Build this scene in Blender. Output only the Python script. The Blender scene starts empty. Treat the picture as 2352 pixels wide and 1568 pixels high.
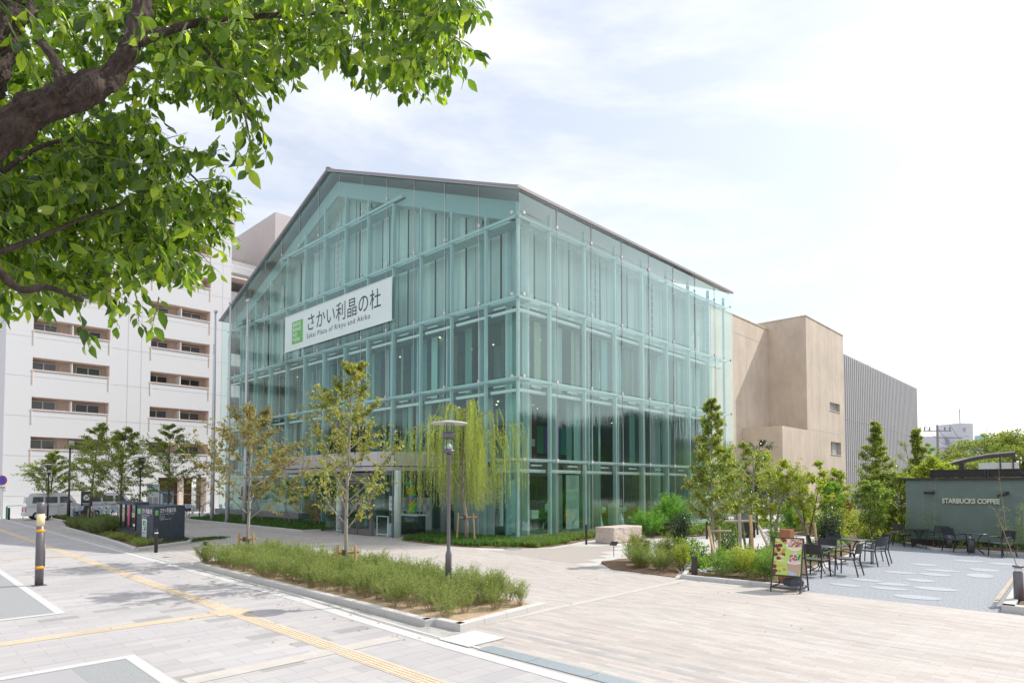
import bpy, math, random
from mathutils import Vector, Matrix, noise
random.seed(7)
R = math.radians
scene = bpy.context.scene
COL = scene.collection

# ------------------------------------------------------------------ camera
# world axes: +Y runs along the gable front of the glass hall, +X along its long side, metres
CAM = Vector((0, 0, 2.4)); YAW = R(43.85); TILT = R(2.1); FPX = 1456.8      # focal length in pixels of a 2352 px wide view
cd = bpy.data.cameras.new('camera'); cam = bpy.data.objects.new('camera', cd); COL.objects.link(cam)
cam.location = CAM; cam.rotation_euler = (R(90) + TILT, 0, YAW - R(90))
cd.sensor_width = 36; cd.lens = 22.298; cd.shift_y = 0.11808; cd.clip_start = 0.05; cd.clip_end = 3000
scene.camera = cam
FWD = Vector((math.cos(YAW), math.sin(YAW), 0)); RGT = Vector((math.sin(YAW), -math.cos(YAW), 0))
def ray(x, y):
    c = FWD * math.cos(TILT) + Vector((0, 0, math.sin(TILT))); up = -FWD * math.sin(TILT) + Vector((0, 0, math.cos(TILT)))
    return c + RGT * ((x - 1176) / FPX) - up * ((y - 1061.7) / FPX)
def at(x, y, d):            # point seen at (x, y) of a 2352x1568 view, d metres ahead
    v = ray(x, y); return CAM + v * (d / v.dot(FWD))

# ------------------------------------------------------------------ light
w = bpy.data.worlds.new("World"); scene.world = w; w.use_nodes = True
nt = w.node_tree; bg = nt.nodes['Background']; bg.inputs[1].default_value = 0.15
sky = nt.nodes.new('ShaderNodeTexSky'); sky.sky_type = 'NISHITA'; sky.sun_disc = False
sky.sun_elevation = R(46); sky.sun_rotation = R(115.6); sky.air_density = 1.0; sky.dust_density = 2.0; sky.ozone_density = 1.0
tc = nt.nodes.new('ShaderNodeTexCoord'); mp = nt.nodes.new('ShaderNodeMapping'); mp.inputs['Scale'].default_value = (1.0, 1.0, 3.2)
mp.inputs['Rotation'].default_value = (0.2, 0.1, 0.5)
ns = nt.nodes.new('ShaderNodeTexNoise'); ns.inputs['Scale'].default_value = 1.7; ns.inputs['Detail'].default_value = 9; ns.inputs['Roughness'].default_value = .58
ns.inputs['Distortion'].default_value = .5
rp = nt.nodes.new('ShaderNodeValToRGB'); rp.color_ramp.elements[0].position = .40; rp.color_ramp.elements[0].color = (.50, .50, .50, 1); rp.color_ramp.elements[1].position = .60
mx = nt.nodes.new('ShaderNodeMix'); mx.data_type = 'RGBA'; mx.inputs[7].default_value = (5.2, 5.3, 5.5, 1)
L = nt.links.new
L(tc.outputs['Generated'], mp.inputs[0]); L(mp.outputs[0], ns.inputs['Vector']); L(ns.outputs[0], rp.inputs[0])
L(rp.outputs[0], mx.inputs[0]); L(sky.outputs[0], mx.inputs[6]); L(mx.outputs[2], bg.inputs[0])
sd = bpy.data.lights.new('sun', 'SUN'); sd.energy = 3.1; sd.angle = R(0.6); sd.color = (1, .955, .89)
so = bpy.data.objects.new('sun', sd); COL.objects.link(so)
SUN = Vector((.626, -.30, .72)).normalized(); so.rotation_euler = SUN.to_track_quat('Z', 'Y').to_euler(); so.location = (0, 0, 60)
scene.view_settings.view_transform = 'Standard'; scene.view_settings.look = 'None'; scene.view_settings.gamma = 1
scene.view_settings.exposure = 0.48
scene.render.engine = 'CYCLES'
cy = scene.cycles; cy.use_denoising = True; cy.max_bounces = 10; cy.transparent_max_bounces = 28; cy.diffuse_bounces = 4; cy.glossy_bounces = 4; cy.transmission_bounces = 6
cy.sample_clamp_indirect = 6; cy.caustics_reflective = False; cy.caustics_refractive = False

# ------------------------------------------------------------------ helpers
class MB:
    def __init__(s): s.v = []; s.f = []; s.m = []
    def add(s, vs, fs, m=0):
        n = len(s.v); s.v.extend(vs); s.f.extend([tuple(i + n for i in f) for f in fs]); s.m.extend([m] * len(fs)); return s
    def box(s, x0, y0, z0, x1, y1, z1, m=0):
        if x0 > x1: x0, x1 = x1, x0
        if y0 > y1: y0, y1 = y1, y0
        if z0 > z1: z0, z1 = z1, z0
        return s.add([(x0,y0,z0),(x1,y0,z0),(x1,y1,z0),(x0,y1,z0),(x0,y0,z1),(x1,y0,z1),(x1,y1,z1),(x0,y1,z1)],
                     [(0,3,2,1),(4,5,6,7),(0,1,5,4),(1,2,6,5),(2,3,7,6),(3,0,4,7)], m)
    def bar(s, a, b, w, h, m=0, up=(0, 0, 1)):          # box along a-b
        a = Vector(a); b = Vector(b); d = (b - a).normalized(); up = Vector(up)
        if abs(d.dot(up)) > .99: up = Vector((1, 0, 0))
        r = d.cross(up).normalized() * (w / 2); u = r.cross(d).normalized() * (h / 2)
        vs = [tuple(p + sx * r + sy * u) for p in (a, b) for sx, sy in ((-1,-1),(1,-1),(1,1),(-1,1))]
        return s.add(vs, [(0,1,2,3),(7,6,5,4),(0,4,5,1),(1,5,6,2),(2,6,7,3),(3,7,4,0)], m)
    def tube(s, pts, rad, n=6, m=0, cap=True):
        pts = [Vector(p) for p in pts]; k = len(pts)
        if not isinstance(rad, (list, tuple)): rad = [rad] * k
        vs = []; u = None
        for i, p in enumerate(pts):
            d = (pts[min(i + 1, k - 1)] - pts[max(i - 1, 0)])
            d = d.normalized() if d.length > 1e-9 else Vector((0, 0, 1))
            if u is None: u = d.orthogonal().normalized()
            else:
                u = u - d * u.dot(d); u = u.normalized() if u.length > 1e-6 else d.orthogonal().normalized()
            q = d.cross(u)
            for j in range(n):
                a = 2 * math.pi * j / n; vs.append(tuple(p + (u * math.cos(a) + q * math.sin(a)) * rad[i]))
        fs = [(i*n+j, i*n+(j+1)%n, (i+1)*n+(j+1)%n, (i+1)*n+j) for i in range(k-1) for j in range(n)]
        if cap: fs += [tuple(range(n-1, -1, -1)), tuple((k-1)*n + j for j in range(n))]
        return s.add(vs, fs, m)
    def cyl(s, x, y, z0, z1, r, n=16, r2=None, m=0): return s.tube([(x,y,z0),(x,y,z1)], [r, r if r2 is None else r2], n, m)
    def lathe(s, x, y, prof, n=20, m=0):
        k = len(prof); vs = [(x + r*math.cos(2*math.pi*j/n), y + r*math.sin(2*math.pi*j/n), z) for r, z in prof for j in range(n)]
        fs = [(i*n+j, i*n+(j+1)%n, (i+1)*n+(j+1)%n, (i+1)*n+j) for i in range(k-1) for j in range(n)]
        return s.add(vs, fs + [tuple(range(n-1,-1,-1)), tuple((k-1)*n+j for j in range(n))], m)
    def prism(s, pts, z0, z1, m=0):                       # pts counter-clockwise
        n = len(pts); vs = [(p[0],p[1],z0) for p in pts] + [(p[0],p[1],z1) for p in pts]
        return s.add(vs, [tuple(range(n-1,-1,-1)), tuple(range(n, 2*n))] + [(i,(i+1)%n,n+(i+1)%n,n+i) for i in range(n)], m)
    def poly(s, pts, m=0): return s.add([tuple(p) for p in pts], [tuple(range(len(pts)))], m)
    def ball(s, c, r, n=10, k=7, m=0, sc=(1,1,1)):
        prof = [(math.sin(math.pi*i/k), -math.cos(math.pi*i/k)) for i in range(k+1)]
        vs = [(c[0]+r*sc[0]*max(a,.001)*math.cos(2*math.pi*j/n), c[1]+r*sc[1]*max(a,.001)*math.sin(2*math.pi*j/n), c[2]+r*sc[2]*b) for a, b in prof for j in range(n)]
        return s.add(vs, [(i*n+j, i*n+(j+1)%n, (i+1)*n+(j+1)%n, (i+1)*n+j) for i in range(k) for j in range(n)], m)
    def xf(s, M):
        s.v = [tuple(M @ Vector(p)) for p in s.v]; return s
    def mesh(s, name, mats, smooth=False):
        me = bpy.data.meshes.new(name); me.from_pydata(s.v, [], s.f)
        for m in (mats if isinstance(mats, (list, tuple)) else [mats]): me.materials.append(m)
        me.polygons.foreach_set('material_index', s.m)
        if smooth: me.polygons.foreach_set('use_smooth', [True] * len(s.f))
        me.update(); return me

def origin(o):
    p = Vector((0, 0, 0))
    while o is not None: p += o.location; o = o.parent
    return p
def tag(o, label=None, cat=None, group=None, kind=None):
    if label: o['label'] = label
    if cat: o['category'] = cat
    if group: o['group'] = group
    if kind: o['kind'] = kind
    return o
def part(name, mb, mats, parent=None, smooth=False, world=True, bevel=0, label=None):
    # one mesh object; with world=True the coordinates in mb are world coordinates
    if world and parent is not None:
        o0 = origin(parent)
        if o0.length > 0: mb.v = [(p[0]-o0.x, p[1]-o0.y, p[2]-o0.z) for p in mb.v]
    o = bpy.data.objects.new(name, mb.mesh(name, mats, smooth)); COL.objects.link(o); o.parent = parent
    if bevel:
        b = o.modifiers.new('edge', 'BEVEL'); b.width = bevel; b.segments = 2; b.limit_method = 'ANGLE'
    if label: o['label'] = label
    return o
def single(name, mb, mats, label, cat, group=None, smooth=False, bevel=0): return tag(part(name, mb, mats, None, smooth, bevel=bevel), label, cat, group)
def struct(name, mb, mats, kind='structure', smooth=False): return tag(part(name, mb, mats, None, smooth), kind=kind)
def thing(name, label, cat, loc=(0,0,0), rz=0, group=None):
    o = bpy.data.objects.new(name, None); COL.objects.link(o); o.location = loc; o.rotation_euler = (0, 0, rz); o.empty_display_size = .2
    return tag(o, label, cat, group)
def copy_tree(o, loc=None, rz=None, parent=None, label=None, group=None, scale=None):
    c = o.copy(); COL.objects.link(c)
    if parent is not None: c.parent = parent
    if loc is not None: c.location = loc
    if rz is not None: c.rotation_euler = (0, 0, rz)
    if scale is not None: c.scale = scale if isinstance(scale, tuple) else (scale,) * 3
    if label: c['label'] = label
    if group: c['group'] = group
    for ch in list(o.children): copy_tree(ch, parent=c)
    return c

# ------------------------------------------------------------------ materials
def mat(name, col, rough=.6, metal=0, var=0, scale=3, bump=0, bscale=None, spec=.5, stretch=None, detail=6, emis=0, coat=0):
    m = bpy.data.materials.new(name); m.use_nodes = True; n = m.node_tree.nodes; l = m.node_tree.links.new
    b = n['Principled BSDF']; b.inputs['Base Color'].default_value = (*col, 1); b.inputs['Roughness'].default_value = rough
    b.inputs['Metallic'].default_value = metal; b.inputs['Specular IOR Level'].default_value = spec; b.inputs['Coat Weight'].default_value = coat
    if emis: b.inputs['Emission Color'].default_value = (*col, 1); b.inputs['Emission Strength'].default_value = emis
    if var or bump:
        t = n.new('ShaderNodeTexCoord'); mpn = n.new('ShaderNodeMapping'); l(t.outputs['Object'], mpn.inputs[0])
        if stretch: mpn.inputs['Scale'].default_value = stretch
    if var:
        z = n.new('ShaderNodeTexNoise'); z.inputs['Scale'].default_value = scale; z.inputs['Detail'].default_value = detail; z.inputs['Roughness'].default_value = .65
        l(mpn.outputs[0], z.inputs['Vector'])
        r = n.new('ShaderNodeValToRGB'); r.color_ramp.elements[0].position = .3; r.color_ramp.elements[1].position = .7
        r.color_ramp.elements[0].color = (*[c*(1-var) for c in col], 1); r.color_ramp.elements[1].color = (*[min(1, c*(1+var)) for c in col], 1)
        l(z.outputs[0], r.inputs[0]); l(r.outputs[0], b.inputs['Base Color'])
    if bump:
        z2 = n.new('ShaderNodeTexNoise'); z2.inputs['Scale'].default_value = bscale or scale * 8; z2.inputs['Detail'].default_value = 5
        l(mpn.outputs[0], z2.inputs['Vector']); bp = n.new('ShaderNodeBump'); bp.inputs['Strength'].default_value = bump; bp.inputs['Distance'].default_value = .02
        l(z2.outputs[0], bp.inputs['Height']); l(bp.outputs[0], b.inputs['Normal'])
    return m

def leafmat(name, cols, rough=.45, trans=.4, spec=.45):
    m = bpy.data.materials.new(name); m.use_nodes = True; n = m.node_tree.nodes; l = m.node_tree.links.new
    b = n['Principled BSDF']; b.inputs['Roughness'].default_value = rough; b.inputs['Specular IOR Level'].default_value = spec
    g = n.new('ShaderNodeNewGeometry'); r = n.new('ShaderNodeValToRGB'); e = r.color_ramp.elements
    e[0].color = (*cols[0], 1); e[1].color = (*cols[-1], 1)
    for i, c in enumerate(cols[1:-1]): x = e.new((i + 1) / (len(cols) - 1)); x.color = (*c, 1)
    l(g.outputs['Random Per Island'], r.inputs[0]); l(r.outputs[0], b.inputs['Base Color'])
    t = n.new('ShaderNodeBsdfTranslucent'); mu = n.new('ShaderNodeMix'); mu.data_type = 'RGBA'; mu.blend_type = 'MULTIPLY'; mu.inputs[0].default_value = 1
    l(r.outputs[0], mu.inputs[6]); mu.inputs[7].default_value = (1.9, 2.1, .75, 1); l(mu.outputs[2], t.inputs[0])
    ms = n.new('ShaderNodeMixShader'); ms.inputs[0].default_value = trans; l(b.outputs[0], ms.inputs[1]); l(t.outputs[0], ms.inputs[2])
    l(ms.outputs[0], n['Material Output'].inputs[0]); return m

def tilemat(name, palette, bw, bh, mortar=.006, along='x', mcol=(.2,.2,.2), rough=.75, streak=None, bump=.25, offset=.5, speck=.12, shift=(0,0), rows=False):
    m = bpy.data.materials.new(name); m.use_nodes = True; n = m.node_tree.nodes; l = m.node_tree.links.new
    b = n['Principled BSDF']; b.inputs['Roughness'].default_value = rough; b.inputs['Specular IOR Level'].default_value = .3
    t = n.new('ShaderNodeTexCoord'); mp_ = n.new('ShaderNodeMapping'); l(t.outputs['Object'], mp_.inputs[0]); mp_.inputs['Location'].default_value = (*shift, 0)
    if along == 'y': mp_.inputs['Rotation'].default_value = (0, 0, R(90))
    br = n.new('ShaderNodeTexBrick'); l(mp_.outputs[0], br.inputs['Vector']); br.offset = offset
    br.inputs['Color1'].default_value = (0,0,0,1); br.inputs['Color2'].default_value = (1,1,1,1); br.inputs['Mortar'].default_value = (.5,.5,.5,1)
    br.inputs['Scale'].default_value = 1; br.inputs['Brick Width'].default_value = bw; br.inputs['Row Height'].default_value = bh
    br.inputs['Mortar Size'].default_value = mortar; br.inputs['Mortar Smooth'].default_value = .3; br.inputs['Bias'].default_value = 0
    r = n.new('ShaderNodeValToRGB'); r.color_ramp.interpolation = 'CONSTANT'; e = r.color_ramp.elements
    e[0].position = 0; e[0].color = (*palette[0][1], 1); e[1].position = palette[1][0]; e[1].color = (*palette[1][1], 1)
    for p, c in palette[2:]: x = e.new(p); x.color = (*c, 1)
    l(br.outputs['Color'], r.inputs[0]); cur = r.outputs[0]
    if streak:                                               # bands of differently fired tiles, running along the tile rows
        sc, amount, cols = streak
        mp2 = n.new('ShaderNodeMapping'); l(t.outputs['Object'], mp2.inputs[0]); mp2.inputs['Scale'].default_value = sc
        z = n.new('ShaderNodeTexNoise'); z.inputs['Scale'].default_value = 1; z.inputs['Detail'].default_value = 3; z.inputs['Roughness'].default_value = .7; l(mp2.outputs[0], z.inputs['Vector'])
        r2 = n.new('ShaderNodeValToRGB'); e2 = r2.color_ramp.elements; e2[0].position = .36; e2[1].position = .66
        e2[0].color = (*cols[0], 1); e2[1].color = (*cols[-1], 1)
        for i, c in enumerate(cols[1:-1]): x = e2.new(.36 + .3 * (i + 1) / (len(cols) - 1)); x.color = (*c, 1)
        l(z.outputs[0], r2.inputs[0]); mm = n.new('ShaderNodeMix'); mm.data_type = 'RGBA'; mm.blend_type = 'MULTIPLY'; mm.inputs[0].default_value = amount
        l(cur, mm.inputs[6]); l(r2.outputs[0], mm.inputs[7]); cur = mm.outputs[2]
    if rows:                                                 # single courses of darker or pinker brick
        sx = n.new('ShaderNodeSeparateXYZ'); l(t.outputs['Object'], sx.inputs[0]); ml = n.new('ShaderNodeMath'); ml.operation = 'MULTIPLY'; ml.inputs[1].default_value = 1 / bh; l(sx.outputs[0], ml.inputs[0])
        fl_ = n.new('ShaderNodeMath'); fl_.operation = 'FLOOR'; l(ml.outputs[0], fl_.inputs[0]); wn_ = n.new('ShaderNodeTexWhiteNoise'); wn_.noise_dimensions = '1D'; l(fl_.outputs[0], wn_.inputs['W'])
        rr_ = n.new('ShaderNodeValToRGB'); rr_.color_ramp.interpolation = 'CONSTANT'; e3 = rr_.color_ramp.elements; e3[0].position = 0; e3[0].color = (1,1,1,1); e3[1].position = .64; e3[1].color = (.95,.89,.87,1)
        for p_, c_ in ((.76,(.87,.88,.91,1)),(.86,(1,1,1,1)),(.93,(.81,.81,.85,1))): x = e3.new(p_); x.color = c_
        l(wn_.outputs['Value'], rr_.inputs[0]); z5 = n.new('ShaderNodeTexNoise'); z5.inputs['Scale'].default_value = .25; z5.inputs['Detail'].default_value = 2; l(t.outputs['Object'], z5.inputs['Vector'])
        r5 = n.new('ShaderNodeMapRange'); r5.inputs[1].default_value = .35; r5.inputs[2].default_value = .55; l(z5.outputs[0], r5.inputs[0]); m5 = n.new('ShaderNodeMix'); m5.data_type = 'RGBA'; m5.blend_type = 'MULTIPLY'
        l(r5.outputs[0], m5.inputs[0]); l(cur, m5.inputs[6]); l(rr_.outputs[0], m5.inputs[7]); cur = m5.outputs[2]
    z3 = n.new('ShaderNodeTexNoise'); z3.inputs['Scale'].default_value = 90; z3.inputs['Detail'].default_value = 3; l(t.outputs['Object'], z3.inputs['Vector'])
    z4 = n.new('ShaderNodeTexNoise'); z4.inputs['Scale'].default_value = .35; z4.inputs['Detail'].default_value = 5; l(t.outputs['Object'], z4.inputs['Vector'])
    ad = n.new('ShaderNodeMath'); ad.operation = 'ADD'; l(z3.outputs[0], ad.inputs[0]); l(z4.outputs[0], ad.inputs[1])
    mr = n.new('ShaderNodeMapRange'); mr.inputs[1].default_value = .7; mr.inputs[2].default_value = 1.3; mr.inputs[3].default_value = 1 - speck; mr.inputs[4].default_value = 1 + speck
    l(ad.outputs[0], mr.inputs[0]); m3 = n.new('ShaderNodeMix'); m3.data_type = 'RGBA'; m3.blend_type = 'MULTIPLY'; m3.inputs[0].default_value = 1
    l(cur, m3.inputs[6]); l(mr.outputs[0], m3.inputs[7])
    m4 = n.new('ShaderNodeMix'); m4.data_type = 'RGBA'; l(br.outputs['Fac'], m4.inputs[0]); l(m3.outputs[2], m4.inputs[6]); m4.inputs[7].default_value = (*mcol, 1)
    l(m4.outputs[2], b.inputs['Base Color'])
    bp = n.new('ShaderNodeBump'); bp.inputs['Strength'].default_value = bump; bp.inputs['Distance'].default_value = .004; bp.invert = True
    l(br.outputs['Fac'], bp.inputs['Height']); l(bp.outputs[0], b.inputs['Normal']); return m

def glassmat(name, tint, refl=1.0, rough=.02, wave=0, base=.0, streak=0):
    m = bpy.data.materials.new(name); m.use_nodes = True; n = m.node_tree.nodes; l = m.node_tree.links.new
    n.remove(n['Principled BSDF']); tr = n.new('ShaderNodeBsdfTransparent'); tr.inputs[0].default_value = (*tint, 1)
    gl = n.new('ShaderNodeBsdfGlossy'); gl.inputs['Roughness'].default_value = rough; gl.inputs['Color'].default_value = (.80, 1, .95, 1)
    lw = n.new('ShaderNodeLayerWeight'); lw.inputs[0].default_value = .5; pw = n.new('ShaderNodeMath'); pw.operation = 'POWER'; pw.inputs[1].default_value = 4.2
    l(lw.outputs['Facing'], pw.inputs[0]); fr = n.new('ShaderNodeMath'); fr.operation = 'MULTIPLY_ADD'; fr.inputs[1].default_value = .92; fr.inputs[2].default_value = .075; l(pw.outputs[0], fr.inputs[0])
    ma = n.new('ShaderNodeMath'); ma.operation = 'MULTIPLY_ADD'; ma.inputs[1].default_value = refl; ma.inputs[2].default_value = base; ma.use_clamp = True
    l(fr.outputs[0], ma.inputs[0]); ms = n.new('ShaderNodeMixShader')
    l(ma.outputs[0], ms.inputs[0]); l(tr.outputs[0], ms.inputs[1]); l(gl.outputs[0], ms.inputs[2]); l(ms.outputs[0], n['Material Output'].inputs[0])
    if wave:
        t = n.new('ShaderNodeTexCoord'); mp_ = n.new('ShaderNodeMapping'); mp_.inputs['Scale'].default_value = (5, 5, .35); l(t.outputs['Object'], mp_.inputs[0])
        z = n.new('ShaderNodeTexNoise'); z.inputs['Scale'].default_value = 1.3; z.inputs['Detail'].default_value = 3; l(mp_.outputs[0], z.inputs['Vector'])
        bp = n.new('ShaderNodeBump'); bp.inputs['Strength'].default_value = wave; bp.inputs['Distance'].default_value = .02
        l(z.outputs[0], bp.inputs['Height']); l(bp.outputs[0], gl.inputs['Normal'])
    return m

M = {}
M['ground'] = mat('distant_ground', (.27,.26,.24), .9, var=.15, scale=.2)
M['slab'] = tilemat('sidewalk_slabs', [(0,(.415,.40,.40)), (.1,(.445,.43,.43)), (.45,(.46,.445,.44)), (.8,(.475,.455,.44)), (.965,(.34,.335,.32))], .6, .3, .005, 'x', (.30,.29,.30),
    streak=((.22,1.1,1), .7, [(.85,.85,.90),(1,.99,.98),(.93,.92,.94),(1,.975,.95)]), speck=.14)
M['plaza'] = tilemat('plaza_bricks', [(0,(.455,.425,.395)), (.25,(.49,.46,.43)), (.6,(.515,.485,.455)), (.9,(.46,.445,.425))], .3, .1, .0035, 'y', (.36,.335,.31),
    streak=((8.5,.10,1), .6, [(.80,.80,.84),(1,.99,.97),(.90,.84,.83),(1,.995,.98),(.95,.88,.84)]), speck=.09, bump=.15, rows=True)
M['granite'] = mat('pale_granite', (.55,.545,.54), .7, var=.12, scale=60, bump=.1)
M['kerb'] = mat('kerb_granite', (.55,.53,.51), .75, var=.14, scale=50, bump=.2)
M['gutter'] = tilemat('gutter_paving', [(0,(.40,.39,.37)), (.4,(.46,.45,.42)), (.8,(.43,.42,.40))], .3, .1, .006, 'y', (.28,.27,.26))
M['tactile'] = mat('tactile_tile', (.60,.50,.37), .75, var=.12, scale=1.2, bump=.1, detail=8)
M['asphalt'] = mat('grey_asphalt', (.31,.32,.325), .9, var=.28, scale=55, bump=.35, bscale=120)
M['terrace'] = mat('blue_grey_terrace', (.29,.31,.34), .85, var=.42, scale=22, bump=.3, bscale=90)
M['path'] = mat('pale_path', (.53,.515,.495), .85, var=.06, scale=2, bump=.15, bscale=80)
M['gravel'] = mat('exposed_gravel', (.40,.365,.33), .9, var=.3, scale=45, bump=.4, bscale=90)
M['oval'] = mat('pale_stepping_stone', (.38,.40,.435), .7, var=.06, scale=20)
M['soil'] = mat('bark_soil', (.20,.13,.085), .95, var=.45, scale=22, bump=.8, bscale=60)
M['sand'] = mat('sandy_soil', (.42,.31,.20), .95, var=.3, scale=14, bump=.6, bscale=60)
M['steel'] = mat('mint_steel', (.50,.60,.62), .42, var=.06, scale=2, spec=.4)
M['steelL'] = mat('pale_mint_steel', (.62,.70,.71), .4, var=.04, scale=2)
M['clamp'] = mat('stainless_clamp', (.66,.62,.62), .4, metal=.1)
M['white'] = mat('white_paint', (.78,.80,.79), .5, var=.03, scale=3)
M['panel'] = mat('grey_green_panel', (.50,.55,.54), .6, var=.12, scale=1.2, stretch=(3,3,.4))
M['panelD'] = mat('dark_panel', (.09,.11,.12), .5)
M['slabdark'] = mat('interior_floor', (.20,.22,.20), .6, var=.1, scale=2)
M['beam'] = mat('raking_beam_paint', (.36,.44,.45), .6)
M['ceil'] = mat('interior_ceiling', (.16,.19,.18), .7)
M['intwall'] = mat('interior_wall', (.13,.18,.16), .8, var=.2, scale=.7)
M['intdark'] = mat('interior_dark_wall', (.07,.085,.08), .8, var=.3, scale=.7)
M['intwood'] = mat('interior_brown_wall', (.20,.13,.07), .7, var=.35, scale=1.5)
M['column'] = mat('round_column_paint', (.74,.82,.79), .45)
M['conc'] = mat('pale_concrete', (.62,.64,.60), .8, var=.09, scale=1.3, bump=.1)
M['ledge'] = mat('grey_ledge_metal', (.24,.235,.255), .5, var=.05, scale=3)
M['wood'] = mat('oak_steps', (.68,.46,.20), .55, var=.2, scale=3, stretch=(1,8,8))
M['canopy'] = mat('canopy_aluminium', (.50,.48,.50), .38, metal=.35, var=.04, scale=1)
M['doorsteel'] = mat('door_steel', (.27,.265,.265), .3, metal=.8)
M['roof'] = mat('roof_metal', (.36,.36,.38), .35, metal=.6, var=.05, scale=1)
M['roofedge'] = mat('roof_edge', (.30,.28,.28), .45, metal=.3)
M['tan'] = mat('tan_render', (.62,.525,.43), .9, var=.16, scale=.6, bump=.25, bscale=9, stretch=(1,1,.55), detail=9)
M['rib'] = mat('grey_ribbed_cladding', (.46,.45,.46), .5, var=.05, scale=1)
M['crossband'] = mat('faded_cross_band', (.50,.47,.435), .8, var=.08, scale=3, bump=.1, bscale=70)
M['apt'] = tilemat('white_facade_tile', [(0,(.79,.785,.785)), (.5,(.81,.805,.80)), (.8,(.80,.80,.80))], .1, .1, .008, 'x', (.70,.70,.71), speck=.02, offset=0)
M['aptb'] = mat('balcony_beige', (.78,.65,.57), .8, var=.05, scale=1)
M['aptw'] = mat('parapet_white', (.79,.775,.765), .7, var=.03, scale=2)
M['win'] = mat('window_dark_glass', (.07,.08,.085), .08, spec=.8)
M['blind'] = mat('window_blind', (.42,.43,.44), .5)
M['frame'] = mat('window_frame', (.62,.60,.58), .4, metal=.3)
M['aptpanel'] = mat('upper_cladding', (.56,.51,.50), .7, var=.03, scale=1)
M['shop'] = mat('sage_green_wall', (.135,.185,.165), .7, var=.10, scale=2.0, bump=.15, bscale=20, detail=9)
M['letters'] = mat('cream_letters', (.56,.57,.46), .5)
M['black'] = mat('black_metal', (.02,.02,.022), .4)
M['dkbrown'] = mat('dark_brown_metal', (.055,.045,.045), .45, metal=.2)
M['pole'] = mat('grey_violet_metal', (.16,.15,.165), .38, metal=.35)
M['poleD'] = mat('dark_lamp_metal', (.05,.045,.05), .4, metal=.3)
M['lampW'] = mat('lamp_disc', (.62,.60,.58), .4)
M['alu'] = mat('brushed_aluminium', (.58,.61,.63), .35, metal=.3)
M['amber'] = mat('amber_band', (.85,.36,.01), .5)
M['cream'] = mat('cream_lamp_glass', (.85,.72,.42), .4)
M['boxdark'] = mat('blue_grey_sign_wall', (.062,.075,.10), .8, var=.22, scale=5, bump=.2, bscale=30, detail=9)
M['green'] = mat('logo_green', (.13,.50,.10), .5)
M['greenD'] = mat('sign_green', (.0,.36,.13), .5)
M['ink'] = mat('dark_ink', (.02,.05,.06), .6)
M['inkgrey'] = mat('grey_ink', (.12,.2,.22), .6)
M['red'] = mat('red_ink', (.45,.02,.02), .6)
M['wtext'] = mat('white_lettering', (.85,.86,.86), .5)
M['bannerW'] = mat('banner_cloth', (.74,.84,.83), .7, var=.03, scale=1)
M['wicker'] = mat('black_wicker', (.032,.034,.042), .42, var=.3, scale=60, bump=.5, bscale=150)
M['wickerseat'] = mat('wicker_seat', (.10,.105,.12), .38, var=.3, scale=70, bump=.5, bscale=150)
M['tabletop'] = mat('slate_table_metal', (.07,.075,.085), .32, metal=.3)
M['bark'] = mat('young_bark', (.30,.25,.20), .9, var=.35, scale=14, bump=.6, bscale=40, stretch=(1,1,.3))
M['barkG'] = mat('grey_bark', (.33,.30,.26), .9, var=.3, scale=14, bump=.5, stretch=(1,1,.3))
M['barkD'] = mat('dark_twig_bark', (.13,.095,.07), .9, var=.3, scale=10, bump=.4)
M['twig'] = mat('straw_twig', (.33,.26,.16), .9)
M['stake'] = mat('cedar_stake', (.50,.33,.16), .8, var=.25, scale=9, bump=.2, stretch=(1,1,.2))
M['stakeG'] = mat('weathered_stake', (.46,.40,.33), .85, var=.2, scale=9, bump=.2, stretch=(1,1,.2))
M['tie'] = mat('brown_tie', (.13,.07,.04), .9)
M['stone'] = mat('pink_granite', (.55,.46,.405), .9, var=.18, scale=9, bump=.9, bscale=14, detail=9)
M['pebble'] = mat('grey_pebble', (.45,.44,.42), .8, var=.2, scale=6)
M['cedar'] = mat('cedar_box', (.30,.115,.045), .5, var=.25, scale=4, stretch=(8,8,.6))
M['grate'] = mat('galvanised_grate', (.42,.47,.50), .45, metal=.5, var=.15, scale=60, bump=.6, bscale=90)
M['carwhite'] = mat('car_white', (.72,.72,.73), .25, coat=.8)
M['tyre'] = mat('tyre_rubber', (.02,.02,.02), .8)
M['blue'] = mat('bike_blue', (.02,.06,.50), .35)
M['lilac'] = mat('basket_lilac', (.75,.75,.88), .5)
M['dockp'] = mat('dock_mint', (.66,.80,.80), .45)
M['gfence'] = mat('green_fence_paint', (.05,.35,.18), .5)
M['haze1'] = mat('distant_pale_wall', (.66,.66,.70), .8)
M['haze2'] = mat('distant_window', (.40,.42,.50), .5)
M['hazeblue'] = mat('distant_blue_tower', (.38,.58,.68), .3)
M['conpole'] = mat('concrete_pole', (.30,.27,.26), .8)
M['glassO'] = glassmat('outer_glass', (.78,.955,.915), refl=.9, rough=.03, wave=.3, base=.01)
M['glassS'] = glassmat('outer_glass_side', (.82,.95,.92), refl=1.7, rough=.05, wave=.4, base=.07)
M['glassI'] = glassmat('inner_glass', (.82,.94,.90), refl=.3, rough=.03)
M['glassC'] = glassmat('clear_glass', (.90,.97,.95), refl=1.0, rough=.02)
M['spot'] = mat('warm_spot_lamp', (1,.85,.6), .5, emis=1.3)

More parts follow.
